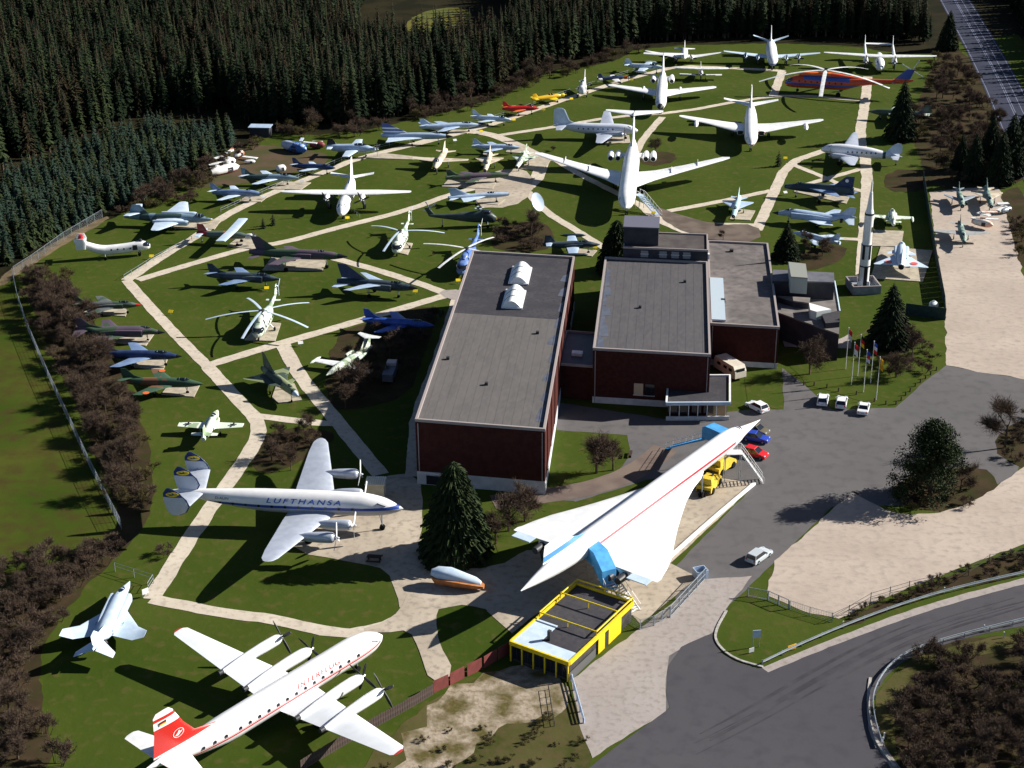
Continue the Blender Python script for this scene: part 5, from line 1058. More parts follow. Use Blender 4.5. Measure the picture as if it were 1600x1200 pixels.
for i in range(4): HC.add(MB().box((-w*.8+i*1.9, -l+.86, 1.7), (1.5, .1, 1.8)), 'window', glass)
HC.add(MB().box((w*.62, -l+1.2, 1.2), (w*.6, .12, 2.2)), 'shutter', mat('tan_panel', (.40, .28, .16), .7))
HC.add(MB().box((0, -l+.2, .35), (2*w, .2, .7)), 'base_wall', basew)
# block behind the middle hall
HT = Hall([(975, 386), (1105, 392), (1107, 366), (975, 362)], 11.6, 'office_block', 'dark slate office block with raised stair tower and four small windows behind the middle hall', 'building')
box_building(HT, navyw, [(0, 1, mat('roof_brown_black', (.075, .065, .065), .8, col2=(.10, .09, .085), scale=.4), 0)], edge=.25, eh=.12)
w, l = HT.w/2, HT.l/2
tw = HT.add(MB().box((-w+3.2, .6, 13.1), (6.4, 2*l-2.6, 3.4)), 'stair_tower', navyw)
HT.add(MB().box((-w+3.2, .6, 14.9), (6.6, 2*l-2.4, .2)), 'tower_roof', mat('roof_slate_blue', (.12, .12, .16), .6), tw)
for px in (1007, 1036, 1055, 1073):
    x, y = HT.loc(px, 397, 10.6); o = HT.add(MB().box((x, -l-.03, 10.5), (1.35, .12, 1.25)), 'window', mat('grey_blind', (.22, .23, .25), .5)); HT.add(MB().box((x, -l-.08, 10.5), (1.55, .06, .12)), 'window_frame', basew, o)
HT.add(MB().box((w+.2, -l+2, 9.8), (.3, .8, 1.0)), 'wall_box', white)
# angular pavilions on the right
AP = thing('pavilion_complex', 'cluster of angular dark pavilions with sloping grey roofs beside the rocket', 'building', (*G(1258, 478, 5), 0))
def prism_px(t, pts, z, z0, name, m, zr=None, rm=None, th=.25, par=None):
    o = t.location; p = [G(a, b, z) for a, b in pts]; p = [(a-o.x, b-o.y) for a, b in p]
    b = MB().prism(p, z0, z-th).build(name, m, par or t)
    if rm: MB().prism([(q[0], q[1]) for q in p], z-th+.004, z).build('roof', rm, par or t)
    return b, p
apr = mat('pavilion_roof', (.20, .18, .17), .8, col2=(.14, .13, .125), scale=.4, detail=8)
prism_px(AP, [(1207, 437), (1304, 440), (1312, 488), (1311, 522), (1213, 487)], 5.0, 0, 'wall', navyw, rm=apr)
prism_px(AP, [(1207, 437), (1304, 441), (1303, 426), (1208, 421)], 8.4, 5.0, 'wall', navyw, rm=mat('pavilion_roof_dark', (.09, .09, .11), .7, col2=(.12, .12, .14), scale=.5))
prism_px(AP, [(1236, 432), (1262, 434), (1259, 412), (1232, 409)], 10.6, 7.5, 'roof_lantern', mat('pale_green_cladding', (.36, .40, .36), .6), rm=mat('lantern_roof', (.24, .25, .22), .7))
prism_px(AP, [(1264, 473), (1299, 483), (1276, 487), (1266, 484)], 6.6, 5.0, 'light_monitor', mat('monitor_white', (.62, .66, .60), .5), rm=white)
prism_px(AP, [(1214, 462), (1266, 465), (1264, 473), (1240, 470)], 6.2, 5.0, 'roof_step', navyw, rm=apr)
prism_px(AP, [(1284, 491), (1312, 485), (1312, 503), (1290, 505)], 6.0, 5.0, 'roof_box', navyw, rm=roofd)
a = G(1207, 437, 5); b = G(1213, 487, 5); o = AP.location
MB().tube((a[0]-o.x, a[1]-o.y, 5.1), (b[0]-o.x, b[1]-o.y, 5.1), .16, n=6).build('roof_edge', mat('pale_blue_trim', (.5, .62, .7), .5), AP)
a = G(1304, 440, 5); b = G(1312, 487, 5)
MB().tube((a[0]-o.x, a[1]-o.y, 5.1), (b[0]-o.x, b[1]-o.y, 5.1), .14, n=6).build('roof_edge', mat('pale_blue_trim', (.5, .62, .7), .5), AP)
a = G(1241, 459, 5.5); MB().tube((a[0]-o.x, a[1]-o.y, 5), (a[0]-o.x, a[1]-o.y, 6.4), .5, .5, 10).build('chimney', dark, AP)
MB().box((G(1247, 532)[0]-o.x, G(1247, 532)[1]-o.y, .7), (1.6, .8, 1.4)).build('notice_case', steel, AP)

# ------------------------------------------------------------------ yellow cafe
zc = 2.7
A, B, Cc, D = [Vector(G(*p, zc)) for p in ((797, 1003), (889, 1036), (997, 944), (929, 914))]
ux = (A-B).normalized(); L1 = (Cc-B).length; uy = Vector((ux.y, -ux.x)); 
if uy.dot(Cc-B) < 0: uy = -uy
wd = (A-B).length; ln = (Cc-B).dot(uy)
cafe = thing('cafe', 'yellow and black flat-roofed cafe with yellow roof railings at the tail of the delta airliner', 'building', (B.x, B.y, 0), math.atan2(-ux.y, -ux.x))
# local frame: +X from A to B (towards the road), +Y along the long side
Cx = lambda u, v: (-wd+u*wd, v*ln)
yel = yellow; blk = mat('cafe_dark_panel', (.04, .038, .036), .6, col2=(.06, .055, .05), scale=1.5)
def CB(name, c, d, m, par=None): return MB().box(c, d).build(name, m, par or cafe)
CB('wall', (-wd/2, ln/2, 1.2), (wd-.3, ln-.3, 2.4), blk)
CB('roof', (-wd/2, ln/2, 2.52), (wd-.35, ln-.35, .22), roofd)
for c, d in (((-wd/2, 0), (wd+.1, .25)), ((-wd/2, ln), (wd+.1, .25)), ((0, ln/2), (.25, ln-.27)), ((-wd, ln/2), (.25, ln-.27))): CB('fascia', (c[0], c[1], 2.6), (d[0], d[1], .55), yel)
CB('roof_covering', (-wd+1.6, ln*.2, 2.67), (2.9, ln*.38, .06), palel); CB('roof_covering', (-wd*.36, 1.2, 2.672), (wd*.68, 2.1, .06), palel)
CB('chimney', (-wd*.55, 3.0, 3.3), (.4, .4, 1.4), dark)
for i in range(6):
    xx = -wd+.12+i*(wd-.24)/5; CB('post', (xx, -.06, 1.17), (.16, .14, 2.3), yel)
for i in range(5):
    xx = -wd+.12+(i+.5)*(wd-.24)/5; f_ = CB('window', (xx, -.0+.12, 1.25), ((wd-.24)/5-.3, .1, 1.7), glass); CB('glazing_bar', (xx, .04, 1.25), (.05, .05, 1.7), dark, f_)
for v0, v1 in ((.44, .54), (.60, .80)): CB('panel', (.02, ln*(v0+v1)/2, 1.15), (.1, ln*(v1-v0), 2.3), yel)
CB('door', (.0, ln*.57, 1.0), (.08, ln*.05, 2.0), dark); CB('panel', (.02, ln*.2, .6), (.06, ln*.4, 1.2), mat('grey_slatted_panel', (.09, .09, .09), .7))
def rail(t, pts, z0, z1, m, r=.05, posts=True, name='railing', close=True):
    n = len(pts); par = None
    for i in range(n if close else n-1):
        a, b = pts[i], pts[(i+1) % n]; mb = MB().tube((*a, z1), (*b, z1), r, n=6)
        k = max(1, int((Vector(b)-Vector(a)).length/3.2))
        for j in range(k+1):
            q = Vector(a).lerp(Vector(b), j/k); mb.tube((q.x, q.y, z0), (q.x, q.y, z1), r*.8, n=6)
        mb.build(name, m, t)
rail(cafe, [(-.1, ln*.42), (-.1, ln), (-wd+.1, ln), (-wd+.1, ln*.42)], 2.7, 3.4, yel, .10)
rail(cafe, [(-.1, ln*.74), (-wd+.1, ln*.74)], 2.7, 3.6, yel, .10, close=False)

# ------------------------------------------------------------------ stairs round the delta airliner
blue = mat('stair_blue', (.09, .38, .72), .4, col2=(.07, .30, .62), scale=1)
def stair(name, label, top, foot, zt, zf, w, m, sides=True, land=1.6, tread=None, hood=None, toward=None):
    """top, foot: ground points below the landing edge and the stair foot"""
    a, b = Vector(top), Vector(foot); d = (b-a).normalized(); yaw = math.atan2(d.y, d.x); Ln = (b-a).length
    t = thing(name, label, 'stairs', (a.x, a.y, 0), yaw)
    n = max(4, int((zt-zf)/.22))
    MB().box((-land/2, 0, zt-.06), (land, w, .12)).build('landing', tread or m, t)
    for i in range(n):
        MB().box((Ln*(i+.5)/n, 0, zt-(zt-zf)*(i+1)/n), (Ln/n*.85, w-.1, .05)).build('step', tread or m, t)
    for sy in (1, -1):
        MB().loft([[(0, sy*w/2+o, zt-.35), (0, sy*w/2+o, zt+.02), (Ln, sy*w/2+o, zf+.12), (Ln, sy*w/2+o, zf-.0)] for o in (-.03, .03)]).build('stringer', m, t)
        mb = MB().tube((-land, sy*w/2, zt+1), (0, sy*w/2, zt+1), .035, n=6).tube((0, sy*w/2, zt+1), (Ln, sy*w/2, zf+1), .035, n=6)
        for j in range(7): f = j/6; mb.tube((Ln*f, sy*w/2, zt+(zf-zt)*f), (Ln*f, sy*w/2, zt+(zf-zt)*f+1), .025, n=6)
        for j in range(2): mb.tube((-land*(j+.3)/1.5, sy*w/2, zt), (-land*(j+.3)/1.5, sy*w/2, zt+1), .025, n=6)
        mb.build('handrail', m if not sides else white, t)
    for xx in (-land*.8, -.1):
        for sy in (1, -1): MB().tube((xx, sy*(w/2-.1), 0), (xx, sy*(w/2-.1), zt-.12), .06, n=6).build('support', steel, t)
    if hood:
        h0, h1 = hood
        hb = MB().loft([[(x, sy*(w/2+.12), z+k) for sy, k in ((-1, -.1), (-1, 2.0), (1, 2.0), (1, -.1))] for x, z in ((-land-h0, zt), (0, zt), (h1, zt-(zt-zf)*h1/Ln))])
        hb.build('hood', blue, t)
    return t
q1 = CL(10.8, -1.6); q2 = CL(10.8, -3.4)
stair('aircraft_stairs', 'white open boarding stairs at the right front door of the delta airliner', G(1159, 706, 4.9), G(1192, 752), 4.9, 0, 1.6, white, land=3.0)
stair('boarding_stairs', 'long blue covered stairs at the left front of the delta airliner', G(1108, 682, 4.9), G(1046, 700), 4.9, .2, 1.7, blue, hood=(2.6, .6))
st = stair('boarding_stairs', 'blue hooded stairs from the rear door of the delta airliner down to the cafe roof', G(938, 882, 4.9), G(956, 921, 2.9), 4.9, 2.9, 1.8, blue, hood=(1.2, 2.4), land=2.4)
stair('roof_stairs', 'white railed stairs leading from the cafe roof edge to the ground', G(963, 912, 2.9), G(994, 958, 0), 2.9, 0, 1.7, white, land=2.6)

stair('boarding_stairs', 'pale blue stairs beside the nose of the big T-tail jet', G(1003, 306, 3.0), G(1030, 338), 3.0, 0, 1.5, pale, land=1.8)

for H_, hh_ in ((H2, 9.2), (H3, 7.2)):
    for xx in (-H_.w/2+.4, H_.w/2-.4): H_.add(MB().box((xx, -H_.l/2-.08, hh_/2), (.13, .12, hh_)), 'downpipe', trim)
for H_, pts_ in ((H1, ((700, 560), (760, 600), (840, 520))), (H2, ((1000, 480), (1070, 440)))):
    for px_, py_ in pts_: x, y = H_.loc(px_, py_, H_.z); H_.add(MB().box((x, y, H_.z+.05), (.5, .5, .5)), 'roof_vent', dark)
# ------------------------------------------------------------------ rocket, dish, poles
rx, ry = G(1348, 452); rk = thing('rocket', 'tall white model rocket with black bands standing on a walled platform', 'rocket', (rx, ry, 0), math.radians(4))
PL = thing('rocket_platform', 'square grey walled platform under the white rocket', 'platform', (rx, ry, 0), math.radians(4))
gp = mat('platform_grey', (.30, .31, .34), .8, col2=(.22, .23, .26), scale=1)
MB().box((0, 0, .3), (5.2, 5.4, .6)).build('slab', gp, PL)
for c, d in (((0, -2.7), (5.4, .2)), ((0, 2.7), (5.4, .2)), ((-2.6, 0), (.2, 5.2)), ((2.6, 0), (.2, 5.2))): MB().box((c[0], c[1], .8), (d[0], d[1], 1.6)).build('parapet', gp, PL); MB().box((c[0], c[1], 1.64), (d[0]+.06, d[1]+.06, .08)).build('coping', trim, PL)
def cyl(z0, z1, r0, r1, nm, m, n=24): return MB().tube((0, 0, z0), (0, 0, z1), r0, r1, n).build(nm, m, rk, True)
cyl(.62, 4.9, 1.0, 1.0, 'lower_stage', white); cyl(4.9, 9.0, 1.0, 1.0, 'lower_stage', white); cyl(9.0, 9.5, 1.0, .86, 'interstage', white); cyl(9.5, 15.0, .86, .86, 'middle_stage', white)
cyl(15.0, 15.35, .88, .88, 'black_band', black); cyl(15.35, 16.1, .84, .62, 'interstage', white); cyl(16.1, 19.4, .62, .28, 'upper_cone', white); cyl(19.4, 21.2, .2, .16, 'escape_tower', white); cyl(21.2, 21.9, .16, .02, 'escape_tower_tip', whitey)
cyl(9.0, 9.22, 1.02, 1.02, 'black_band', black); cyl(4.75, 5.0, 1.02, 1.02, 'black_band', black)
def panel(z0, z1, a0, a1, r):
    n = 8; mb = MB(); mb.loft([[(r*math.cos(math.radians(a0+(a1-a0)*i/n)), r*math.sin(math.radians(a0+(a1-a0)*i/n)), z) for i in range(n+1)] for z in (z0, z1)], cap=False, closed=False)
    mb.loft([[(q*math.cos(math.radians(a0)), q*math.sin(math.radians(a0)), z) for q in (r-.03, r)] for z in (z0, z1)], cap=False, closed=False); mb.build('black_panel', black, rk, True)
for a in (-110, -30, 60, 150): panel(.7, 4.8, a, a+42, 1.015)
for a in (-150, -75, 20, 110): panel(6.3, 9.0, a, a+32, 1.015)
panel(11.7, 12.7, -60, 40, .875)
for k in range(4):
    a = math.pi/2*k+.6; MB().box((1.15*math.cos(a), 1.15*math.sin(a), 1.3), (.7, .12, 1.3), a).build('fin', white, rk)
dx, dy = G(836, 352); ds = thing('radar_dish', 'large white radar dish on a slim mast behind the bare thicket', 'dish', (dx, dy, 0))
MB().tube((0, 0, 0), (0, 0, 4.6), .12, .1, 10).build('mast', steel, ds)
nv = Vector((.75, -.5, .45)).normalized(); q = nv.to_track_quat('Z', 'Y'); mb = MB(); rings = []
for r, h in ((.05, 0), (.8, .12), (1.5, .4), (2.05, .8), (2.05, .74), (1.5, .34), (.8, .06), (.05, -.06)): rings.append([tuple(Vector((0, 0, 5.0))+q@Vector((r*math.cos(2*math.pi*i/24), r*math.sin(2*math.pi*i/24), h))) for i in range(24)])
mb.loft(rings).build('dish', palel, ds, True)
flag_cols = {'striped': ((.5, .04, .05), (.65, .65, .65)), 'germ': ((.02, .02, .02), (.55, .03, .02), (.75, .50, .03)), 'uk': ((.04, .07, .35), (.55, .05, .06), (.6, .6, .65)), 'fr': ((.04, .08, .40), (.7, .7, .7), (.6, .04, .05)), 'yel': ((.75, .45, .03), (.6, .3, .02)), 'redw': ((.6, .04, .04), (.7, .7, .7))}
for k, (b, tp, fc, fl, lab) in enumerate([((1321, 577), (1328, 523), 'striped', 0, 'flagpole with red and white striped flag, furthest left of the row'), ((1330, 601), (1337, 533), 'redw', 0, 'flagpole with limp red and white flag, second of the row'),
        ((1340, 588), (1347, 522), 'germ', 0, 'flagpole with black, red and gold flag, brightest of the row'), ((1349, 613), (1357, 545), 'uk', 0, 'flagpole with dark blue and red flag, fourth of the row'),
        ((1360, 599), (1367, 533), 'fr', 0, 'flagpole with blue, white and red flag, fifth of the row'), ((1369, 625), (1376, 557), 'yel', 0, 'flagpole with limp yellow flag, furthest right of the row')]):
    x, y = G(*b); h = 7.6
    t = thing('flagpole', lab, 'flagpole', (x, y, 0), rnd.uniform(-.3, .3), 'flagpoles on the lawn by the car park')
    MB().tube((0, 0, 0), (0, 0, h), .07, .04, 8).build('pole', whitey, t); MB().box((0, 0, h+.05), (.14, .14, .1)).build('finial', white, t)
    cols = flag_cols[fc]; n = len(cols); fb = None
    for i, c in enumerate(cols):
        mb = MB(); z0 = h-.15-1.9*i/n; z1 = h-.15-1.9*(i+1)/n
        mb.loft([[(.08+.55*u/6+.0, .10*math.sin(u*1.9)+(.5 if 0 else 0), z-(u/6)*.5) for u in range(7)]+[(.08+.55*u/6, .10*math.sin(u*1.9)+.02, z-(u/6)*.5) for u in range(6, -1, -1)] for z in (z0, z1)])
        o = mb.build('flag' if fb is None else 'flag_stripe', mat('flag_%s_%d' % (fc, i), c, .8), fb or t); fb = fb or o

# ------------------------------------------------------------------ vehicles
def car(name, label, px_f, px_r, paint, L=4.3, Wd=1.72, kind='hatch', group=None):
    f = Vector(G(*px_f, .6)); r = Vector(G(*px_r, .6)); c = (f+r)/2; d = (f-r).normalized(); 
    t = thing(name, label, 'car', (c.x, c.y, 0), math.atan2(d.y, d.x), group)
    h = L/2; w = Wd/2
    prof = [(-h, .45), (-h*.98, .8), (-h*.9, .9), (h*.35, .92), (h*.8, .78), (h*.97, .62), (h, .42)]
    rings = []
    for y in (-w, -w*.96, w*.96, w):
        k = 0 if abs(y) < w else .06
        rings.append([(x, y, z-k) for x, z in prof]+[(h*.97, y, .25), (-h*.97, y, .25)])
    MB().loft(rings).build('body', paint, t, True)
    tail = {'hatch': (-h*.92, -h*.72), 'sedan': (-h*.62, -h*.38), 'wagon': (-h*.96, -h*.86)}[kind]
    cab = [(tail[0], .88), (tail[1], 1.38), (h*.02, 1.42), (h*.42, .9)]
    rings = [[(x, s*w*(.93 if z < 1 else .76), z) for x, z in cab] for s in (-1, 1)]
    cb = MB().loft(rings).build('cabin_glass', glass, t)
    MB().loft([[(x, s*w*.765, z) for x, z in ((tail[1]-.05, 1.385), (tail[1]+.02, 1.43), (h*.02, 1.465), (h*.02+.08, 1.41))] for s in (-1, 1)]).build('roof', paint, t)
    for s in (-1, 1):
        for a, b in ((0, 1), (2, 3)):
            MB().tube((cab[a][0], s*w*(.93 if a == 0 else .77), cab[a][1]+.01), (cab[b][0], s*w*(.77 if b == 1 else .93), cab[b][1]+.01), .045, n=6).build('pillar', paint, t)
        for x in (-h*.62, h*.62):
            wh = wheel_mb(0, 0, 0, .31, .2, MB()).build('wheel', rubber, t, True, (x, s*(w-.06), .31))
            MB().tube((0, s*.09, 0), (0, s*.12, 0), .18, n=10).build('rim', steel, wh)
        MB().box((h*.93, s*w*.68, .66), (.12, .32, .16)).build('headlight', palel, t); MB().box((-h*.985, s*w*.75, .72), (.08, .22, .2)).build('tail_light', red, t)
        MB().box((h*.3, s*(w+.07), .95), (.1, .16, .12)).build('mirror', paint, t)
    MB().box((-h-.01, 0, .55), (.04, .5, .12)).build('number_plate', whitey, t)
    return t
carw = mat('car_white', (.78, .79, .80), .25, spec=.7); carb = mat('car_blue', (.02, .05, .35), .25, spec=.7); carr = mat('car_red', (.60, .015, .015), .25, spec=.7); cars = mat('car_silver', (.55, .60, .63), .3, metal=.2, spec=.7); carg = mat('car_olive', (.12, .10, .06), .4)
GR = 'white cars parked beside the lawn with the flagpoles'
car('parked_car', 'white hatchback, leftmost of the three parked beside the flagpole lawn', (1288, 613), (1284, 634), carw, 4.1, group=GR)
car('parked_car', 'white hatchback in the middle of the three beside the flagpole lawn', (1317, 617), (1313, 638), carw, 4.2, group=GR)
car('parked_car', 'white sedan, rightmost of the three beside the flagpole lawn', (1352, 627), (1347, 647), carw, 4.2, kind='sedan', group=GR)
car('parked_car', 'white hatchback near the entrance pavilion in front of the airliner nose', (1172, 629), (1194, 640), carw, 4.1)
car('parked_car', 'dark blue car beneath the pointed nose of the delta airliner', (1197, 686), (1165, 680), carb, 4.3)
car('parked_car', 'bright red car beside the white boarding stairs', (1195, 711), (1165, 703), carr, 4.0)
car('parked_car', 'olive brown car almost hidden behind the dark blue one', (1194, 674), (1172, 668), carg, 3.9)
car('moving_car', 'silver-white estate car driving on the asphalt near the gates', (1199, 858), (1173, 876), cars, 4.3, kind='wagon')
def tug(label, px_f, px_r):
    f = Vector(G(*px_f, 1)); r = Vector(G(*px_r, 1)); c = (f+r)/2; d = (f-r).normalized(); t = thing('aircraft_tug', label, 'tug', (c.x, c.y, 0), math.atan2(d.y, d.x), 'yellow tugs under the delta airliner'); L = 5.0
    yt = mat('tug_yellow', (.72, .52, .05), .5, col2=(.6, .42, .05), scale=2)
    MB().loft([[(x, y, z) for x, z in ((-L/2, .5), (-L/2, 1.35), (-.4, 1.45), (L/2-.2, 1.2), (L/2, .9), (L/2, .45))] for y in (-1.15, 1.15)]).build('body', yt, t)
    MB().box((-1.2, .0, 1.9), (1.3, 2.0, .9), taper=.85).build('cab', yt, t); MB().box((-.52, 0, 1.9), (.06, 1.5, .6)).build('windscreen', glass, t)
    MB().box((1.0, 0, 1.45), (1.8, .25, .12)).build('bonnet_rib', dark, t); MB().box((-L/2-.1, 0, .7), (.25, 2.0, .35)).build('bumper', dark, t)
    for x in (-1.6, 1.6):
        for s in (-1, 1): wheel_mb(0, 0, 0, .52, .35, MB()).build('wheel', rubber, t, True, (x, s*1.12, .52))
tug('yellow aircraft tug nearer the stairs, under the right wing root', (1142, 714), (1112, 735)); tug('yellow aircraft tug behind the other, nearer the wing', (1117, 741), (1099, 765))
cx, cy = G(1140, 585); cv = thing('caravan', 'beige touring caravan parked behind the entrance pavilion', 'caravan', (cx, cy, 0), math.radians(-62))
prof = [(-3.1, .5), (-3.2, 1.6), (-2.9, 2.6), (2.5, 2.65), (3.1, 1.7), (3.15, .6), (2.6, .45)]
MB().loft([[(x, y, z) for x, z in prof] for y in (-1.15, 1.15)]).build('body', mat('caravan_beige', (.62, .56, .46), .5, col2=(.55, .5, .42), scale=1), cv)
for s in (-1, 1):
    for x in (-1.6, .2, 1.7): MB().box((x, s*1.17, 1.75), (.9, .05, .5)).build('window', glass, cv)
    wheel_mb(0, 0, 0, .33, .2, MB()).build('wheel', rubber, cv, True, (-.3, s*1.0, .33))
MB().box((3.0, 0, 1.95), (.2, 1.6, .5)).build('front_window', glass, cv); MB().box((-.5, 0, 2.7), (.7, .7, .12)).build('roof_hatch', white, cv)
hx, hy = G(716, 918); gn = thing('covered_gondola', 'orange-brown boat-shaped hull covered by a pale tarpaulin on the plaza', 'hull', (hx, hy, 0), math.radians(-14))
MB().loft([[(x, w*math.cos(a), z0+h*math.sin(a)) for a in [math.pi+math.pi*i/10 for i in range(11)]] for x, w, h, z0 in ((-3.5, .7, .6, 1.6), (-3, 1.2, 1.2, 1.6), (0, 1.3, 1.3, 1.5), (2.2, 1.0, 1.0, 1.2), (3.5, .4, .5, .8))], closed=True).build('hull', mat('orange_brown_hull', (.42, .17, .05), .6, col2=(.32, .12, .04), scale=1), gn, True)
rg = []
for x, w, h, z0 in ((-3.6, .75, .5, 1.7), (-2.8, 1.3, 1.0, 1.6), (-1, 1.35, 1.15, 1.55), (1, 1.1, .75, 1.35), (2.4, .85, .7, 1.1), (3.1, .4, .35, .95)):
    rg.append([(x, .78*w*math.cos(a)+.12, z0+h*math.sin(a)*(1+.08*math.sin(x*3+a*4))) for a in [math.pi*i/10 for i in range(11)]])
MB().loft(rg).build('tarpaulin', palel, gn, True)
x, y = G(585, 877); bn = thing('picnic_bench', 'dark wooden picnic bench on the plaza under the silver-winged airliner', 'bench', (x, y, 0), math.radians(-8)); wood = mat('dark_wood', (.05, .035, .03), .8)
for yy, z, ww in ((-.85, .45, .3), (0, .75, .8), (.85, .45, .3)): MB().box((0, yy, z), (2.0, ww, .06)).build('seat' if ww < .5 else 'table_top', wood, bn)
for xx in (-.8, .8): MB().box((xx, 0, .4), (.1, 1.8, .08)).box((xx, -.3, .37), (.1, .1, .74)).box((xx, .3, .37), (.1, .1, .74)).build('leg', wood, bn)
x, y = G(985, 712); bn = thing('bench', 'dark bench at the edge of the lawn between the halls', 'bench', (x, y, 0), math.radians(80))
MB().box((0, 0, .45), (1.8, .45, .06)).build('seat', wood, bn); MB().box((0, .2, .8), (1.8, .06, .35)).build('backrest', wood, bn)
for xx in (-.7, .7): MB().box((xx, 0, .22), (.08, .4, .44)).build('leg', wood, bn)
x, y = G(588, 775); ks = thing('kiosk', 'small cream kiosk with corrugated roof behind the nose of the silver-winged airliner', 'kiosk', (x, y, 0), math.radians(-3)); crm = mat('cream_paint', (.62, .58, .42), .6, col2=(.55, .5, .36), scale=1)
MB().box((0, 0, 1.2), (2.6, 2.2, 2.4)).build('wall', crm, ks); MB().box((0, 0, 2.47), (2.9, 2.6, .14)).build('roof', crm, ks)
for i in range(9): MB().box((-1.3+i*.325, 0, 2.57), (.08, 2.6, .06)).build('roof_rib', whitey, ks)
x, y = G(610, 590); tk = thing('dark_trailer', 'dark trailer with pale boards in the shade behind the bare bushes', 'trailer', (x, y, 0), math.radians(84))
MB().box((0, 0, 1.1), (5.5, 1.8, 1.3)).build('body', mat('trailer_grey', (.12, .13, .16), .6), tk); MB().box((1.8, 0, 2.0), (1.6, 1.6, .5)).build('load', mat('pale_boards', (.5, .42, .38), .7), tk)
for xx in (-1.5, 1.5):
    for s in (-1, 1): wheel_mb(0, 0, 0, .4, .2, MB()).build('wheel', rubber, tk, True, (xx, s*.85, .4))
x, y = G(1458, 484); tn = thing('white_tank', 'small white rounded tank at the lawn corner beside the gravel yard', 'tank', (x, y, 0))
MB().tube((0, 0, 0), (0, 0, 1.3), .9, .85, 18).tube((0, 0, 1.3), (0, 0, 1.7), .85, .35, 18).build('tank_shell', white, tn, True); MB().tube((0, 0, 1.7), (0, 0, 1.85), .2, n=10).build('lid', steel, tn)

# ------------------------------------------------------------------ fences, rails, gates
def fence(name, label, pts, h, m, step=3.0, rails=(1.0,), wire=None, r=.05, cat='fence', px=True, diag=False):
    p = [G(*q) for q in pts] if px else pts
    t = thing(name, label, cat, (p[0][0], p[0][1], 0)); ox, oy = p[0]; mesh = None
    for i in range(len(p)-1):
        a, b = Vector(p[i])-Vector((ox, oy)), Vector(p[i+1])-Vector((ox, oy)); L = (b-a).length; n = max(1, round(L/step))
        for k in range(n+(1 if i == len(p)-2 else 0)):
            q = a.lerp(b, k/n)
            if mesh is None: mesh = MB().tube((0, 0, 0), (0, 0, h), r, n=6).build('post', m, t).data; bpy.context.scene.collection.objects[-1].location = (q.x, q.y, 0)
            else: link('post', mesh, t, (q.x, q.y, 0))
        for f in rails: MB().tube((a.x, a.y, h*f), (b.x, b.y, h*f), r*.6, n=5).build('rail', m, t)
        if wire:
            mb = MB(); nn = int(L/wire)
            for k in range(nn): q = a.lerp(b, (k+.5)/nn); mb.tube((q.x, q.y, .08), (q.x, q.y, h-.05), .012, n=3, cap=False)
            for f in (.12, .3, .5, .7, .88): mb.tube((a.x, a.y, h*f), (b.x, b.y, h*f), .012, n=3, cap=False)
            mb.build('wire_mesh', m, t)['kind'] = 'stuff'
    return t
fence('wire_fence', 'long wire fence curving along the hedge at the left field edge', [(20, 432), (28, 470), (45, 520), (75, 590), (110, 665), (140, 730), (170, 790), (190, 828)], 1.8, steel, 3, (1.0, .15), .3, .045)
fence('wire_fence', 'wire fence along the dirt track below the young plantation', [(22, 430), (50, 412), (100, 376), (160, 340)], 1.8, steel, 3, (1.0,), .35)
fence('wire_fence', 'low wire fence beside the footpath near the white banana helicopter', [(194, 437), (240, 408), (300, 376)], 1.0, steel, 2.5, (1.0, .5))
fence('wire_fence', 'low wire fence along the footpath past the dark blue jets', [(345, 332), (420, 298), (500, 266), (545, 248)], 1.0, steel, 2.5, (1.0, .5))
fence('wire_fence', 'low wire fence along the strip before the forest', [(560, 240), (640, 222), (720, 200), (800, 178), (880, 148), (960, 122), (1010, 106)], 1.0, steel, 3, (1.0, .5))
fence('metal_fence', 'grey wire panel fence curving from the cafe to the gate', [(975, 970), (1000, 984), (1022, 978), (1047, 963)], 1.5, steel, 2, (1.0, .1), .12)
fence('metal_gate', 'tall grey sliding gate standing open beside the small booth', [(1047, 965), (1102, 905)], 1.7, steel, 2.4, (1.0, .5, .08), .12, .09, 'gate')
fence('metal_gate', 'grey sliding gate on the far side of the entrance, by the gravel yard', [(1168, 932), (1200, 938), (1232, 952)], 1.4, steel, 2, (1.0, .1), .25, .09, 'gate')
fence('metal_fence', 'grey railing fence continuing to the thorny hedge above the road', [(1234, 952), (1265, 962), (1300, 972)], 1.3, steel, 2, (1.0, .1), .3)
fence('post_fence', 'row of thin posts with wire above the road embankment', [(1300, 972), (1326, 960), (1360, 940), (1420, 922), (1513, 900), (1545, 880), (1600, 868)], 1.4, dark, 4, (.9, .5), None, .05)
fence('ladder_frame', 'dark metal frame leaning on the rough ground beside the cafe', [(857, 1078), (866, 1135)], .7, dark, 1.5, (1.0, .4))
fence('long_trestle', 'long pale blue plank rail running from the cafe corner downwards', [(893, 1062), (912, 1130)], .8, pale, 2, (1.0, .7, .4), None, .12)
fence('rope_barrier', 'thin rope barrier on low posts before the rounded airliner noses', [(545, 328), (562, 340)], .8, steel, 1.5, (1.0,))
fence('mast_stay', 'slender grey poles linked by wires beside the lower left jet', [(180, 893), (240, 912), (232, 925)], 1.4, steel, 3, (1.0, .6))
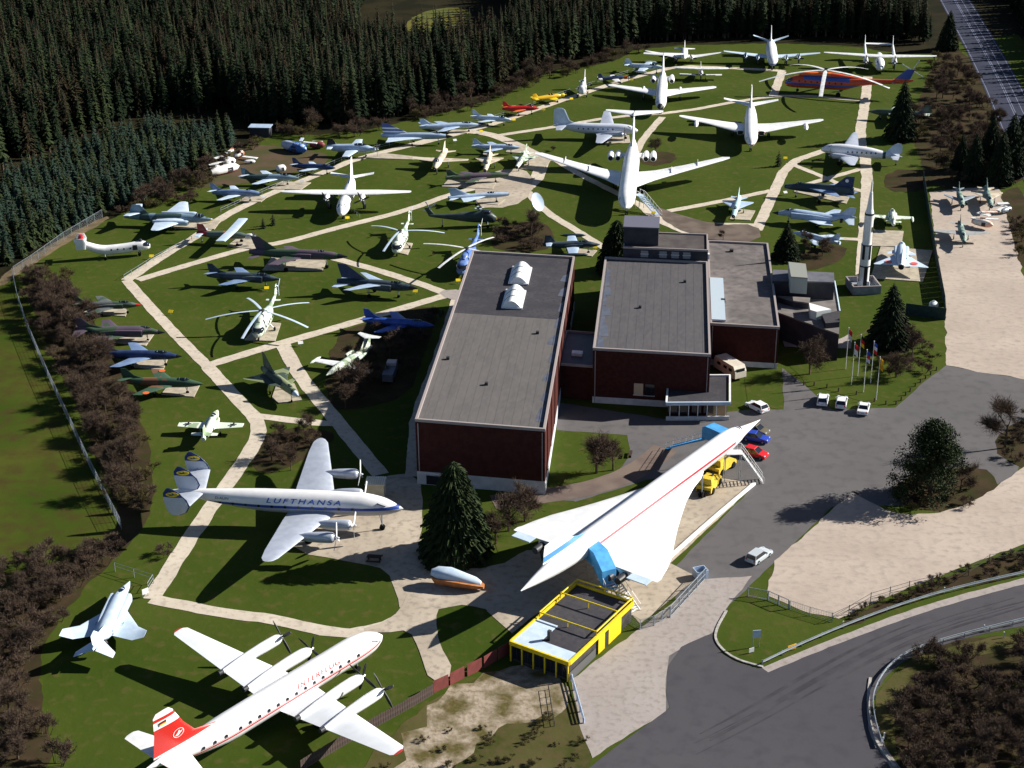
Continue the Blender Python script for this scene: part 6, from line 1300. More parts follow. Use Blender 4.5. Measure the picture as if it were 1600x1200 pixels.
# red panel fence and plank fence
def panel_fence(name, label, pts, h, m, w, part, gap=.03, jit=0):
    p = [G(*q) for q in pts]; t = thing(name, label, 'fence', (*p[0], 0)); ox, oy = p[0]; me = None
    for i in range(len(p)-1):
        a, b = Vector(p[i]), Vector(p[i+1]); L = (b-a).length; n = max(1, round(L/w)); an = math.atan2(b.y-a.y, b.x-a.x)
        if me is None: me = MB().box((0, 0, h/2), (L/n-gap, .05, h)).build(part, m, t).data; first = True
        for k in range(n):
            q = a.lerp(b, (k+.5)/n)
            if first: o = [c for c in t.children if c.name.startswith(part)][0]; first = False
            else: o = link(part, me, t)
            o.location = (q.x-ox, q.y-oy, rnd.uniform(-jit, 0)); o.rotation_euler = (0, 0, an+rnd.uniform(-jit, jit)*.3)
    return t
panel_fence('red_fence', 'dark red panel fence between the grass triangle and the dirt', [(677, 1083), (701, 1072), (728, 1058), (755, 1045), (800, 1018)], 1.7, mat('red_brown_panels', (.20, .05, .045), .7, col2=(.15, .04, .035), scale=1), 2.2, 'panel')
panel_fence('plank_fence', 'weathered dark plank fence running down towards the airliner wing', [(677, 1085), (640, 1107), (580, 1140), (520, 1175), (470, 1205)], 1.5, mat('weathered_planks', (.10, .075, .065), .85, col2=(.06, .045, .04), scale=2), .35, 'plank', .03, .08)
def guardrail(label, pts, side=1):
    p = chaikin([G(*q) for q in pts], 2); t = thing('guardrail', label, 'guardrail', (*p[0], 0)); ox, oy = p[0]; q = [(a-ox, b-oy) for a, b in p]
    _, L, R = strip_pts(q, .08, 0, False)
    rings = [[(l[0], l[1], .48), (l[0], l[1], .78), (r[0], r[1], .78), (r[0]*.5+l[0]*.5, r[1]*.5+l[1]*.5, .63), (r[0], r[1], .48)] for l, r in zip(L, R)]
    MB().loft(rings).build('rail', mat('guardrail_steel', (.48, .54, .58), .35, metal=.5, col2=(.4, .45, .5), scale=1), t)
    d = 0; me = None; last = Vector(q[0])
    for i in range(1, len(q)):
        a, b = Vector(q[i-1]), Vector(q[i]); Ls = (b-a).length; s = 0
        while s < Ls:
            if d >= 3.8 or me is None:
                pt = a.lerp(b, s/Ls); nd = (b-a).normalized(); off = Vector((-nd.y, nd.x))*side*.14; pt = pt+off
                if me is None: o = MB().box((0, 0, .38), (.1, .1, .76)).build('post', steel, t); me = o.data; o.location = (pt.x, pt.y, 0)
                else: link('post', me, t, (pt.x, pt.y, 0))
                d = 0
            s += .5; d += .5
guardrail('steel guardrail along the outer edge of the curving road', [(1192, 1040), (1250, 1012), (1330, 978), (1420, 945), (1500, 922), (1620, 895)], 1)
guardrail('steel guardrail round the inside of the road bend', [(1378, 1168), (1366, 1130), (1362, 1092), (1378, 1058), (1400, 1035), (1430, 1018), (1500, 997), (1620, 968)], -1)
panel_fence('boundary_fence', 'tall dark green panel fence between the show lawn and gravel yard', [(1442, 282), (1452, 350), (1462, 410), (1475, 480), (1476, 500), (1415, 492)], 2.3, mat('fence_green', (.02, .045, .045), .6, col2=(.015, .03, .035), scale=1), 2.6, 'panel', -.01)
# booth, signs, bollards
x, y = G(1094, 902); bo = thing('gate_booth', 'small grey open booth at the end of the sliding gate', 'booth', (x, y, 0), math.radians(20))
for c, d in (((0, -.7), (1.6, .1)), ((0, .7), (1.6, .1)), ((-.8, 0), (.1, 1.3)), ((.8, 0), (.1, 1.3))): MB().box((c[0], c[1], .65), (d[0], d[1], 1.3)).build('side_panel', pale, bo)
MB().box((0, 0, .3), (.6, .5, .6)).build('machine', dark, bo)
def sign(name, label, px, w, h, z, m, rz=0, cat='sign', txt=None, posts=2, lean=0, group=None):
    x, y = G(*px); t = thing(name, label, cat, (x, y, 0), rz, group)
    for s in ((-1, 1) if posts == 2 else (0,)): MB().tube((s*w*.4, .05, 0), (s*w*.4, .05, z+h*.4), .04, n=6).build('post', steel, t)
    b = MB().box((0, 0, z), (w, .06, h)).build('board', m, t)
    return t
sign('road_sign', 'pale blue rectangular sign on the grass island by the road bend', (1181, 1012), 1.0, 1.1, 2.0, palel, .1)
sign('road_sign', 'white bent sign lying low beside the pale blue one', (1174, 1021), .7, .6, .5, white, .4)
sign('direction_sign', 'yellow direction sign near the outer guardrail', (1237, 1017), 1.3, .7, .55, mat('sign_orange_yellow', (.70, .38, .03), .5), .5)
sign('information_board', 'white information board beside the lower left jet', (228, 933), .9, .8, .9, white, .7)
IB = 'information boards standing in front of the exhibits'
for i, (px, m_) in enumerate([((237, 405), yellow), ((327, 350), yellow), ((267, 492), yellow), ((649, 460), yellow), ((716, 443), yellow), ((543, 345), yellow), ((417, 455), yellow), ((412, 312), whitey), ((472, 288), whitey), ((777, 347), yellow),
                              ((1021, 337), yellow), ((752, 209), yellow), ((711, 223), whitey), ((893, 158), yellow), ((849, 175), yellow), ((803, 191), yellow), ((987, 128), yellow), ((1227, 251), yellow), ((930, 391), yellow), ((1227, 305), whitey), ((470, 541), whitey)]):
    x, y = G(*px); t = thing('information_board', 'small %s information board on a low stand in front of an exhibit' % ('yellow' if m_ is yellow else 'white'), 'information board', (x, y, 0), rnd.uniform(-.4, .4), IB+(' (yellow)' if m_ is yellow else ' (white)'))
    MB().tube((0, 0, 0), (0, 0, .6), .04, n=6).build('post', steel, t)
    mb = MB(); mb.loft([[(sx*.45, -.25, .5), (sx*.45, .3, .85), (sx*.45, .3, .9), (sx*.45, -.25, .55)] for sx in (-1, 1)]).build('board', m_, t)
bw = mat('bollard_wood', (.07, .05, .035), .9)
bm_ = None
for i, px in enumerate([(1256, 602), (1272, 603), (1292, 606), (1310, 612), (1338, 617), (1366, 628), (1384, 632), (1400, 632), (1408, 626), (1415, 618), (1422, 612), (1430, 604), (1438, 598), (1446, 592), (1454, 586), (1463, 579)]):
    x, y = G(*px)
    if bm_ is None: o = MB().tube((0, 0, 0), (0, 0, .75), .13, .11, 8).build('bollard', bw); bm_ = o.data; o.location = (x, y, 0)
    else: o = link('bollard', bm_, None, (x, y, 0))
    tag(o, 'short dark wooden bollard edging the flagpole lawn', 'bollard', 'bollards along the flagpole lawn')
mpst = None
for px in [(1317, 980), (1475, 927), (1537, 986), (1568, 997), (1379, 1162), (1381, 1155)]:
    x, y = G(*px)
    if mpst is None: o = MB().box((0, 0, .45), (.14, .1, .9)).build('marker_post', white); mpst = o.data; o.location = (x, y, 0)
    else: o = link('marker_post', mpst, None, (x, y, 0))
    tag(o, 'white plastic marker post beside the curving road', 'marker post', 'marker posts along the road')
# cypress-like small shrubs near the twin turboprop are built with the trees

# ------------------------------------------------------------------ scrap yard pieces
def scrap_fuse(name, label, f, r, rad, m, z=.9, wing=None):
    a, b = Vector(G(*f, z)), Vector(G(*r, z)); d = a-b; L = d.length; an = math.atan2(d.y, d.x)
    t = thing(name, label, 'aircraft wreck', ((a.x+b.x)/2, (a.y+b.y)/2, 0), an)
    MB_ = fuselage_mb([(0, .1, .1, z), (L*.15, rad*.8, rad*.8, z), (L*.4, rad, rad, z), (L*.8, rad*.9, rad*.9, z), (L, rad*.5, rad*.6, z)], 14); MB_.build('fuselage', m, t, True, (L/2, 0, 0))
    MB().box((L*.1, -rad*.9, z), (L*.18, .2, rad*.9)).build('opening', dark, t)
    if wing:
        for k in range(wing): MB().box((rnd.uniform(-L*.4, L*.3), rnd.uniform(.8, 3.0), z+.2+.3*k), (rnd.uniform(2, 4), rnd.uniform(.6, 1.2), .15), rnd.uniform(-1, 1)).build('loose_panel', m if k % 2 else whitey, t)
    return t
rw = band_mat('scrap_white_red', (.74, .72, .70), [('z', -1, .5, (.45, .10, .07))])
scrap_fuse('scrap_fuselage', 'broken white and red fuselage lying at the forest edge', (374, 259), (330, 270), 1.1, rw, 1.0, 5)
scrap_fuse('scrap_fuselage', 'white fuselage stump behind the red and white wreck', (368, 250), (348, 255), .9, white, 1.6, 3)
scrap_fuse('scrap_fuselage', 'orange and white tail wreck furthest back in the scrap pile', (381, 238), (366, 243), .8, mat('scrap_orange', (.5, .2, .1), .6, col2=(.7, .68, .65), scale=.8, const=True), 1.0, 2)
scrap_fuse('scrap_float', 'small pair of white floats lying on the dirt', (399, 252), (382, 253), .5, white, .5, 1)
scrap_fuse('scrap_canopy', 'single white rounded shell lying on bare dirt', (447, 262), (432, 264), .9, white, .5)
scrap_fuse('scrap_fuselage', 'blue and pale wreck leaning among junk beside the forest', (479, 234), (442, 225), 1.3, mat('scrap_blue', (.05, .14, .42), .5, col2=(.45, .52, .6), scale=.35, const=True), 1.2, 4)
scrap_fuse('scrap_fuselage', 'dark red wreck in the shade right of the blue one', (508, 226), (484, 226), .9, mat('scrap_dark_red', (.16, .03, .03), .6), 1.0, 1)
scrap_fuse('scrap_fuselage', 'orange and white broken plane parts in the gravel yard', (1552, 352), (1519, 345), .8, mat('scrap_salmon', (.70, .42, .32), .6, col2=(.75, .7, .62), scale=.7, const=True), 1.2, 6)
scrap_fuse('scrap_fuselage', 'small grey wreck at the shrubby edge of the gravel yard', (1580, 325), (1566, 330), .6, steel, .8, 3)
x, y = G(408, 212); sh = thing('forest_shed', 'dark shed with pale flat roof in front of the forest', 'shed', (x, y, 0), -.1)
MB().box((0, 0, 1.2), (5, 3, 2.4)).build('wall', navyw, sh); MB().box((0, 0, 2.5), (5.6, 3.4, .15)).build('roof', pale, sh)

# ------------------------------------------------------------------ trees
fol_dark = mat('spruce_needles', (.0098, .0182, .0084), .8, col2=(.021, .0322, .0112), scale=.9, detail=3, spec=.15)
fol_blue = mat('young_spruce_needles', (.014, .0315, .021), .8, col2=(.0252, .0462, .0294), scale=.7, detail=3, spec=.15)
fol_olive = mat('pine_needles', (.014, .0252, .0084), .8, col2=(.028, .0406, .0126), scale=.8, detail=3, spec=.15)
bark = mat('bark', (.11, .075, .055), .9, col2=(.07, .05, .04), scale=3)
twig = mat('bare_twigs', (.108, .076, .056), .9, col2=(.070, .051, .039), scale=1.0)
twig2 = mat('olive_twigs', (.102, .085, .0382), .9, col2=(.0723, .0595, .0298), scale=1.0)
def spruce_mesh(seed, h, r, whorls, per, seg, m, jag=.35, base=.06, shape=.85, droop=.35, wide=.42, tr_m=True):
    R = random.Random(seed); V = []; F = []; MI = []
    def quad(a, b, c, d):
        o = len(V); V.extend([a, b, c, d]); F.append((o, o+1, o+2, o+3)); MI.append(1)
    def tri(a, b, c):
        o = len(V); V.extend([a, b, c]); F.append((o, o+1, o+2)); MI.append(1)
    n = 6; o = 0                                    # trunk
    for z, rr in ((0, .02*h), (h*.97, .004*h)):
        for i in range(n): V.append((rr*math.cos(2*math.pi*i/n), rr*math.sin(2*math.pi*i/n), z))
    for i in range(n): F.append((i, (i+1) % n, n+(i+1) % n, n+i)); MI.append(0)
    nf = len(F)
    for w in range(whorls):
        f = (w+.5)/whorls; z = h*(base+(1-base)*f); rad = r*((1-f)**shape)*(1-.5*max(0, .12-f)/.12)+.04*r
        k = max(4, int(per*(.45+.55*(1-f))))
        for j in range(k):
            a = 2*math.pi*(j+R.random())/k+w*1.7; L = rad*R.uniform(1-jag, 1+jag*.35); ca, sa = math.cos(a), math.sin(a)
            zz = z+R.uniform(-.5, .5)*h/whorls; W = L*wide*R.uniform(.7, 1.1); pts = []
            for s in range(seg+1):
                t = s/seg; pts.append((ca*L*t, sa*L*t, zz+L*(.22*t-droop*t*t*1.6)))
            for s in range(seg):
                t0, t1 = s/seg, (s+1)/seg; w0 = W*(.35+.65*math.sin(math.pi*min(1, t0*.9+.15)))*(1 if t0 < .99 else 0); w1 = W*(.35+.65*math.sin(math.pi*min(1, t1*.9+.15))) if s < seg-1 else .02*L
                p, q = pts[s], pts[s+1]
                hang = .10*L
                for sg in (-1, 1):                 # two sloping halves, like a roofed branch, with ragged tips
                    e0 = (p[0]-sa*w0*sg*.5, p[1]+ca*w0*sg*.5, p[2]-hang*R.uniform(.5, 1.3)); e1 = (q[0]-sa*w1*sg*.5, q[1]+ca*w1*sg*.5, q[2]-hang*R.uniform(.5, 1.3))
                    quad(p, e0, e1, q)
                    mx = ((e0[0]+e1[0])/2-sa*sg*W*.28+ca*.15*L, (e0[1]+e1[1])/2+ca*sg*W*.28+sa*.15*L, (e0[2]+e1[2])/2-hang*.7); tri(e0, mx, e1)
    tri((0.02*r, 0, h*.93), (-.02*r, .02*r, h*.93), (0, 0, h*1.02))
    return V, F, MI
def mk_mesh(name, V, F, MI, mats):
    me = bpy.data.meshes.new(name); me.from_pydata(V, [], F)
    for m in mats: me.materials.append(m)
    me.polygons.foreach_set('material_index', MI); me.update(); return me
def split_tree(V, F, MI, name, mt, mc):
    out = []
    for k, nm, m in ((0, 'trunk', mt), (1, 'crown', mc)):
        idx = {}; vv = []; ff = []
        for f, mi in zip(F, MI):
            if mi != k: continue
            g_ = []
            for i in f:
                if i not in idx: idx[i] = len(vv); vv.append(V[i])
                g_.append(idx[i])
            ff.append(tuple(g_))
        me = bpy.data.meshes.new(nm); me.from_pydata(vv, [], ff); me.materials.append(m); me.update(); out.append(me)
    return out
def put_tree(name, label, cat, meshes, x, y, s, rz, group=None, sz=None):
    t = thing(name, label, cat, (x, y, 0), rz, group); t.scale = (s, s, sz or s)
    link('trunk', meshes[0], t); link('crown', meshes[1], t); return t
# single conifers
big = split_tree(*spruce_mesh(1, 14.4, 5.0, 54, 44, 4, fol_olive, jag=.45, shape=.5, wide=.2), 'spruce', bark, fol_olive)
x, y = G(712, 868); put_tree('spruce_tree', 'large dense spruce standing alone between the large hall and the plaza', 'tree', big, x, y, 1.0, .4)
big2 = split_tree(*spruce_mesh(2, 15, 4.4, 44, 32, 3, fol_dark, jag=.4, shape=.72, wide=.24), 'spruce', bark, fol_dark)
x, y = G(1406, 218); put_tree('spruce_tree', 'tall dark spruce in front of the camouflaged plane on the right', 'tree', big2, x, y, 1.0, 1.0)
x, y = G(963, 425); put_tree('spruce_tree', 'narrow dark conifer squeezed beside the slate office block', 'tree', big, x, y, .8, 2.0, sz=.75)
x, y = G(1228, 405); put_tree('spruce_tree', 'dark broad conifer behind the pale-roofed brick wing', 'tree', big2, x, y, .72, 2.6, sz=.5)
x, y = G(1388, 540); put_tree('spruce_tree', 'dark conifer between the rocket platform and the flagpoles', 'tree', big2, x, y, 1.0, .6, sz=.78)
x, y = G(1480, 78); put_tree('spruce_tree', 'slim spruce by the highway corner beside the twin-boom plane', 'tree', big2, x, y, .8, 3.6)
for i, (px, s) in enumerate([((1545, 262), .85), ((1575, 275), 1.0), ((1520, 282), .75), ((1560, 288), .85), ((1500, 268), .6), ((1590, 255), .8)]):
    x, y = G(*px); put_tree('spruce_tree', 'very dark conifer in the clump above the gravel yard', 'tree', big2, x, y, s, i*1.3, 'dark conifer clump above the gravel yard')
# pine: layered clumps on open limbs
def pine_meshes(seed, h, r):
    R = random.Random(seed); tr = MB().tube((0, 0, 0), (.2, .1, h*.55), .28, .18, 8).tube((.2, .1, h*.55), (.1, 0, h*.96), .18, .05, 8); V = []; F = []
    for k in range(140):
        f = R.random()**.8; z = h*(.07+.89*f); rr = r*(1-f)**.5*min(1, .75+2.5*f)*R.uniform(.3, 1.05); a = R.uniform(0, 6.283); c = Vector((rr*math.cos(a), rr*math.sin(a), z+R.uniform(-.3, .6)))
        tr.tube((.15, .05, z-.8), tuple(c), .07, .02, 5, cap=False); s = r*R.uniform(.18, .32)
        for j in range(150):
            d = Vector((R.gauss(0, 1), R.gauss(0, 1), R.gauss(0, .55))); d *= s*R.uniform(.3, 1.0)/max(.3, d.length); p = c+d; q = Vector((R.gauss(0, 1), R.gauss(0, 1), R.gauss(.5, 1))).normalized()*R.uniform(.18, .42); w = q.cross(Vector((R.gauss(0, 1), R.gauss(0, 1), R.gauss(0, 1)))).normalized()*.1
            o = len(V); V += [tuple(p-w), tuple(p+w), tuple(p+q)]; F.append((o, o+1, o+2))
    me = bpy.data.meshes.new('crown'); me.from_pydata(V, [], F); me.materials.append(fol_olive); o = tr.build('trunk', bark); tm = o.data; bpy.data.objects.remove(o); return tm, me
pm = pine_meshes(5, 12.5, 5.2); x, y = G(1452, 778); put_tree('pine_tree', 'broad open-crowned pine on the island between car park and gravel', 'tree', pm, x, y, 1.1, .5, sz=.95)
# bare trees and thickets
def bare_mesh(seed, h, r, kind='tree', n=900, tw=.030):
    R = random.Random(seed); mb = MB(); V = []; F = []
    def tw_(p, d, L, w):
        d = d.normalized(); sde = d.cross(Vector((R.gauss(0, 1), R.gauss(0, 1), R.gauss(0, 1)))).normalized()*w; e = p+d*L; m_ = p+d*L*.5+Vector((R.uniform(-.08, .08), R.uniform(-.08, .08), R.uniform(-.05, .1)))*L; o = len(V)
        V.extend([tuple(p-sde), tuple(p+sde), tuple(m_+sde*.8), tuple(m_-sde*.8), tuple(e)]); F.append((o, o+1, o+2, o+3)); F.append((o+3, o+2, o+4)); return e
    def grow(p, d, L, rad, lev):
        e = p+d*L; mb.tube(tuple(p), tuple(e), rad, rad*.6, 5 if lev < 2 else 3, cap=False)
        if lev >= 3: ends.append((p, e, d)); return
        for k in range(R.choice((3, 3, 4))):
            nd = (d*R.uniform(.5, 1)+Vector((R.gauss(0, 1), R.gauss(0, 1), R.gauss(.35, .6)))*(.75 if kind == 'tree' else .5)).normalized(); grow(p+d*L*R.uniform(.5, 1), nd, L*R.uniform(.5, .8), rad*.55, lev+1)
    ends = []
    if kind == 'tree': grow(Vector((0, 0, 0)), Vector((R.uniform(-.1, .1), R.uniform(-.1, .1), 1)), h*.34, .02*h, 0)
    else:
        for k in range(7):
            a = R.uniform(0, 6.283); d = Vector((math.cos(a)*.5, math.sin(a)*.5, 1)).normalized(); grow(Vector((math.cos(a)*r*.3, math.sin(a)*r*.3, 0)), d, h*.3, .012*h, 1)
    for k in range(n):
        p, e, d = R.choice(ends); s = p.lerp(e, R.random()); nd = (d*.5+Vector((R.gauss(0, 1), R.gauss(0, 1), R.gauss(.5, .7)))*.7); e2 = tw_(s, nd, h*R.uniform(.07, .16), tw)
        for j in range(3): tw_(s.lerp(e2, R.uniform(.3, 1)), nd.normalized()+Vector((R.gauss(0, .6), R.gauss(0, .6), R.gauss(.2, .5))), h*R.uniform(.04, .09), tw*.7)
    me = bpy.data.meshes.new('twigs'); me.from_pydata(V, [], F); return mb, me
def bare_pair(seed, h, r, kind, n, tw, m):
    mb, me = bare_mesh(seed, h, r, kind, n, tw); me.materials.append(m); o = mb.build('trunk', bark if kind == 'tree' else m); tm = o.data; bpy.data.objects.remove(o); return tm, me
BT = [bare_pair(11+i, 8, 3, 'tree', 1150, .019, twig) for i in range(3)]
BS = [bare_pair(21+i, 3.2, 2, 'shrub', 950, .015, twig) for i in range(3)]+[bare_pair(31+i, 3.2, 2, 'shrub', 950, .015, twig2) for i in range(2)]
def put_bare(name, label, px, s, kind='tree', group=None, v=None, sz=None):
    L = BT if kind == 'tree' else BS; tm, me = L[v if v is not None else rnd.randrange(len(L))]; x, y = px[:2] if len(px) == 3 else G(*px)
    t = thing(name, label, 'tree' if kind == 'tree' else 'shrub', (x, y, 0), rnd.uniform(0, 6.28), group); t.scale = (s, s, sz or s*rnd.uniform(.85, 1.15))
    link('trunk' if kind == 'tree' else 'stems', tm, t); link('crown' if kind == 'tree' else 'twigs', me, t)
for px, s, lab in [((487, 675), .62, 'small bare tree with single trunk beside the path fork'), ((425, 720), .75, 'bare tree on the leafy bed left of the silver wing'), ((455, 735), .6, 'low bare tree at the edge of the leafy bed'), ((560, 610), 1.0, 'bare tree over the pale T-tail jet'), ((610, 560), .95, 'bare tree partly covering the royal blue jet'), ((540, 640), .8, 'bare tree in the shade at the end of the thicket'),
                   ((932, 740), 1.25, 'bare tree on the lawn in front of the brick link'), ((958, 735), 1.05, 'smaller bare tree at the lawn edge next to the bench'), ((795, 830), 1.2, 'bare tree right of the large spruce'), ((820, 815), 1.1, 'bare tree at the end of the grass tongue near the airliner tail'), ((775, 850), .9, 'low bare tree close to the large spruce'),
                   ((1265, 585), 1.2, 'bare tree in front of the angular pavilions'), ((1400, 590), 1.0, 'dense bare tree right of the flagpoles'), ((1425, 560), .9, 'bare tree behind the flagpoles near the dark conifer'), ((1570, 700), 1.4, 'wide bare tree at the right edge of the car park'), ((1500, 770), .8, 'bare sapling right of the pine'),
                   ((1285, 400), .85, 'bare tree in front of the hidden pale jet'), ((1265, 395), .7, 'bare tree beside the broad conifer'), ((1025, 240), .8, 'bare tree under the left wing of the big T-tail jet'), ((830, 375), .9, 'bare tree in the thicket below the radar dish'), ((1130, 375), .4, 'tiny bare tree on the strip behind the office block')]:
    put_bare('bare_tree', lab, px, s)
def scatter(poly, n, fn, mind=1.0, px=True, seed=3):
    R = random.Random(seed); P = [G(*q) for q in poly] if px else poly; xs = [p[0] for p in P]; ys = [p[1] for p in P]; pts = []; tries = 0
    def inside(x, y):
        c = False; j = len(P)-1
        for i in range(len(P)):
            if (P[i][1] > y) != (P[j][1] > y) and x < (P[j][0]-P[i][0])*(y-P[i][1])/(P[j][1]-P[i][1])+P[i][0]: c = not c
            j = i
        return c
    while len(pts) < n and tries < n*60:
        tries += 1; x, y = R.uniform(min(xs), max(xs)), R.uniform(min(ys), max(ys))
        if not inside(x, y): continue
        if any((x-a)**2+(y-b)**2 < mind*mind for a, b in pts[-400:]): continue
        pts.append((x, y))
    for a, b in pts: fn(a, b)
    return pts
def hedge(poly, n, lab, grp, s=(.8, 1.3), kinds=None, seed=3, mind=1.4):
    scatter(poly, n, lambda a, b: put_bare('bare_shrub', lab, (a, b, 0), rnd.uniform(*s), 'shrub', grp, rnd.choice(kinds) if kinds else None), mind, seed=seed)
hedge([(30, 430), (95, 435), (130, 500), (160, 560), (200, 640), (232, 720), (235, 790), (205, 830), (180, 790), (130, 660), (80, 560), (40, 480)], 52, 'bare brown shrub in the long hedge between the left field and the show lawn', 'shrubs of the long left hedge', (1.0, 1.5), seed=4, mind=1.8)
hedge([(-20, 900), (60, 860), (180, 850), (215, 840), (120, 930), (70, 1000), (60, 1080), (90, 1210), (-40, 1210)], 44, 'bare brown shrub in the dense thicket at the lower left corner', 'shrubs of the lower left thicket', (1.0, 1.5), [0, 1, 2], 5)
hedge([(1465, 90), (1495, 85), (1550, 165), (1590, 235), (1560, 285), (1455, 290), (1440, 240), (1425, 200)], 44, 'bare brown shrub on the slope below the highway', 'shrubs below the highway', (1.1, 1.7), seed=6, mind=2)
hedge([(1440, 1030), (1600, 1000), (1650, 1010), (1650, 1230), (1420, 1230), (1405, 1120)], 46, 'bare dark shrub inside the road bend', 'shrubs inside the road bend', (1.0, 1.4), [0, 1, 2], 7)
hedge([(1300, 975), (1340, 950), (1450, 912), (1600, 855), (1640, 850), (1640, 880), (1450, 925), (1340, 968)], 24, 'low bare shrub on the bank between gravel and road', 'shrubs on the road bank', (.35, .6), seed=8, mind=1.2)
hedge([(170, 340), (240, 312), (320, 268), (380, 232), (400, 225), (410, 232), (370, 262), (320, 300), (300, 318), (240, 330)], 26, 'bare shrub between the young plantation and the scrap pieces', 'shrubs at the plantation edge', (.8, 1.3), seed=9, mind=2)
hedge([(430, 215), (560, 214), (700, 185), (770, 162), (850, 128), (950, 102), (1010, 84), (1010, 78), (850, 118), (700, 175), (560, 205), (430, 205)], 36, 'bare shrub at the foot of the tall forest', 'shrubs along the forest foot', (1.0, 1.7), seed=10, mind=2.5)
hedge([(515, 610), (540, 545), (590, 520), (650, 500), (680, 500), (650, 560), (625, 600), (560, 635)], 14, 'bare reddish bush in the thicket beside the large hall', 'bushes beside the large hall', (1.0, 1.5), [0, 1, 2], 11, 1.6)
hedge([(770, 378), (785, 352), (850, 348), (865, 372), (845, 392), (780, 390)], 12, 'bare bush in the round thicket below the radar dish', 'bushes below the radar dish', (.9, 1.2), [0, 1, 2], 12, 1.5)
hedge([(400, 695), (440, 672), (510, 675), (480, 715), (430, 738)], 9, 'bare reddish bush on the leafy bed by the silver wing', 'bushes by the silver wing', (.7, 1.0), [0, 1, 2], 13, 1.5)
hedge([(1388, 772), (1440, 745), (1550, 745), (1550, 775), (1490, 800), (1420, 795)], 10, 'low bare bush under the pine', 'bushes under the pine', (.5, .8), None, 14, 1.5)
hedge([(1350, 560), (1400, 520), (1450, 540), (1460, 580), (1400, 610)], 10, 'bare bush around the bare trees behind the flagpoles', 'bushes behind the flagpoles', (.7, 1.1), None, 15, 1.5)
hedge([(1570, 300), (1600, 290), (1630, 420), (1590, 400)], 8, 'bare bush along the right edge of the gravel yard', 'bushes by the gravel yard', (.7, 1.1), None, 16, 1.5)
hedge([(560, 1200), (700, 1140), (840, 1120), (925, 1150), (900, 1220), (560, 1220)], 24, 'low scrubby bush on the rough ground by the forecourt', 'scrub by the forecourt', (.25, .5), [3, 4], 17, 1.2)
hedge([(1545, 720), (1580, 660), (1620, 650), (1620, 740)], 8, 'bare bush under the wide bare tree at the right edge', 'bushes at the car park edge', (.6, .9), None, 18, 1.2)
put_bare('bare_shrub', 'single round bare bush beside the path near the silver airliner tail', (258, 868), .9, 'shrub', v=0)
put_bare('bare_shrub', 'small bare bush on the lawn behind the tail-dragger transport', (862, 236), .6, 'shrub', v=1)
sm = split_tree(*spruce_mesh(9, 3.2, .9, 12, 10, 2, fol_dark, shape=.5), 'shrub', bark, fol_dark)
for i, (px, s, lab) in enumerate([((412, 357), .8, 'small dark clipped conifer, left of the pair near the twin turboprop'), ((427, 352), .9, 'small dark clipped conifer, right of the pair near the twin turboprop'), ((1216, 260), 1.2, 'dark columnar conifer alone on the right lawn')]):
    x, y = G(*px); put_tree('clipped_conifer', lab, 'tree', sm, x, y, s, i)

for poly_, n_, lab_, grp_, sd_, sc_ in [([(60, 440), (110, 470), (150, 540), (195, 640), (215, 740), (200, 800), (160, 720), (110, 600), (70, 500)], 42, 'bare tree rising from the long hedge along the left field', 'bare trees of the left hedge', 31, (.7, 1.05)),
        ([(0, 920), (100, 880), (170, 870), (100, 960), (60, 1080), (60, 1200), (0, 1200)], 12, 'bare tree in the lower left thicket', 'bare trees of the lower left thicket', 32, (.55, .8)),
        ([(1475, 100), (1500, 110), (1555, 190), (1560, 250), (1470, 270), (1440, 200)], 40, 'bare tree on the slope between highway and meadow', 'bare trees below the highway', 33, (.6, .95)),
        ([(1460, 1060), (1640, 1020), (1640, 1200), (1450, 1200)], 14, 'bare tree inside the road bend', 'bare trees inside the road bend', 34, (.5, .7)),
        ([(440, 206), (700, 176), (950, 95), (1000, 82), (1000, 76), (850, 116), (560, 200)], 22, 'bare tree at the foot of the tall forest', 'bare trees at the forest foot', 35, (.7, 1.1)),
        ([(190, 330), (330, 262), (390, 236), (400, 250), (330, 285), (250, 325)], 12, 'bare tree at the plantation edge near the scrap', 'bare trees at the plantation edge', 36, (.6, .9))]:
    scatter(poly_, n_, lambda a, b: put_bare('bare_tree', lab_, (a, b, 0), rnd.uniform(*sc_), 'tree', grp_), 2.0, seed=sd_)

# plantation and forest
YM = []
for i in range(3):
    V, F, MI = spruce_mesh(41+i, 6.5, 1.7, 11, 9, 2, fol_blue, jag=.3, shape=.75, wide=.6); YM.append(split_tree(V, F, MI, 'y', bark, fol_blue if i < 2 else fol_olive))
TM = []
larch = mat('bare_larch', (.022, .019, .011), .85, col2=(.033, .027, .015), scale=.8)
fol_far = mat('forest_needles', (.0085, .0160, .0085), .85, col2=(.017, .027, .012), scale=.5, detail=3, spec=.05)
for i in range(5):
    V, F, MI = spruce_mesh(51+i, (17, 15, 18.5, 13.5, 15.5)[i], (2.2, 2.6, 2.3, 2.0, 2.3)[i], 20, 10, 2, fol_dark, jag=(.35, .5, .3, .4, .6)[i], base=.12, shape=(.75, .6, .85, .7, .5)[i], wide=(.7, .6, .6, .7, .35)[i]); TM.append(split_tree(V, F, MI, 'f', bark, (fol_far, fol_far, fol_olive, fol_far, larch)[i]))
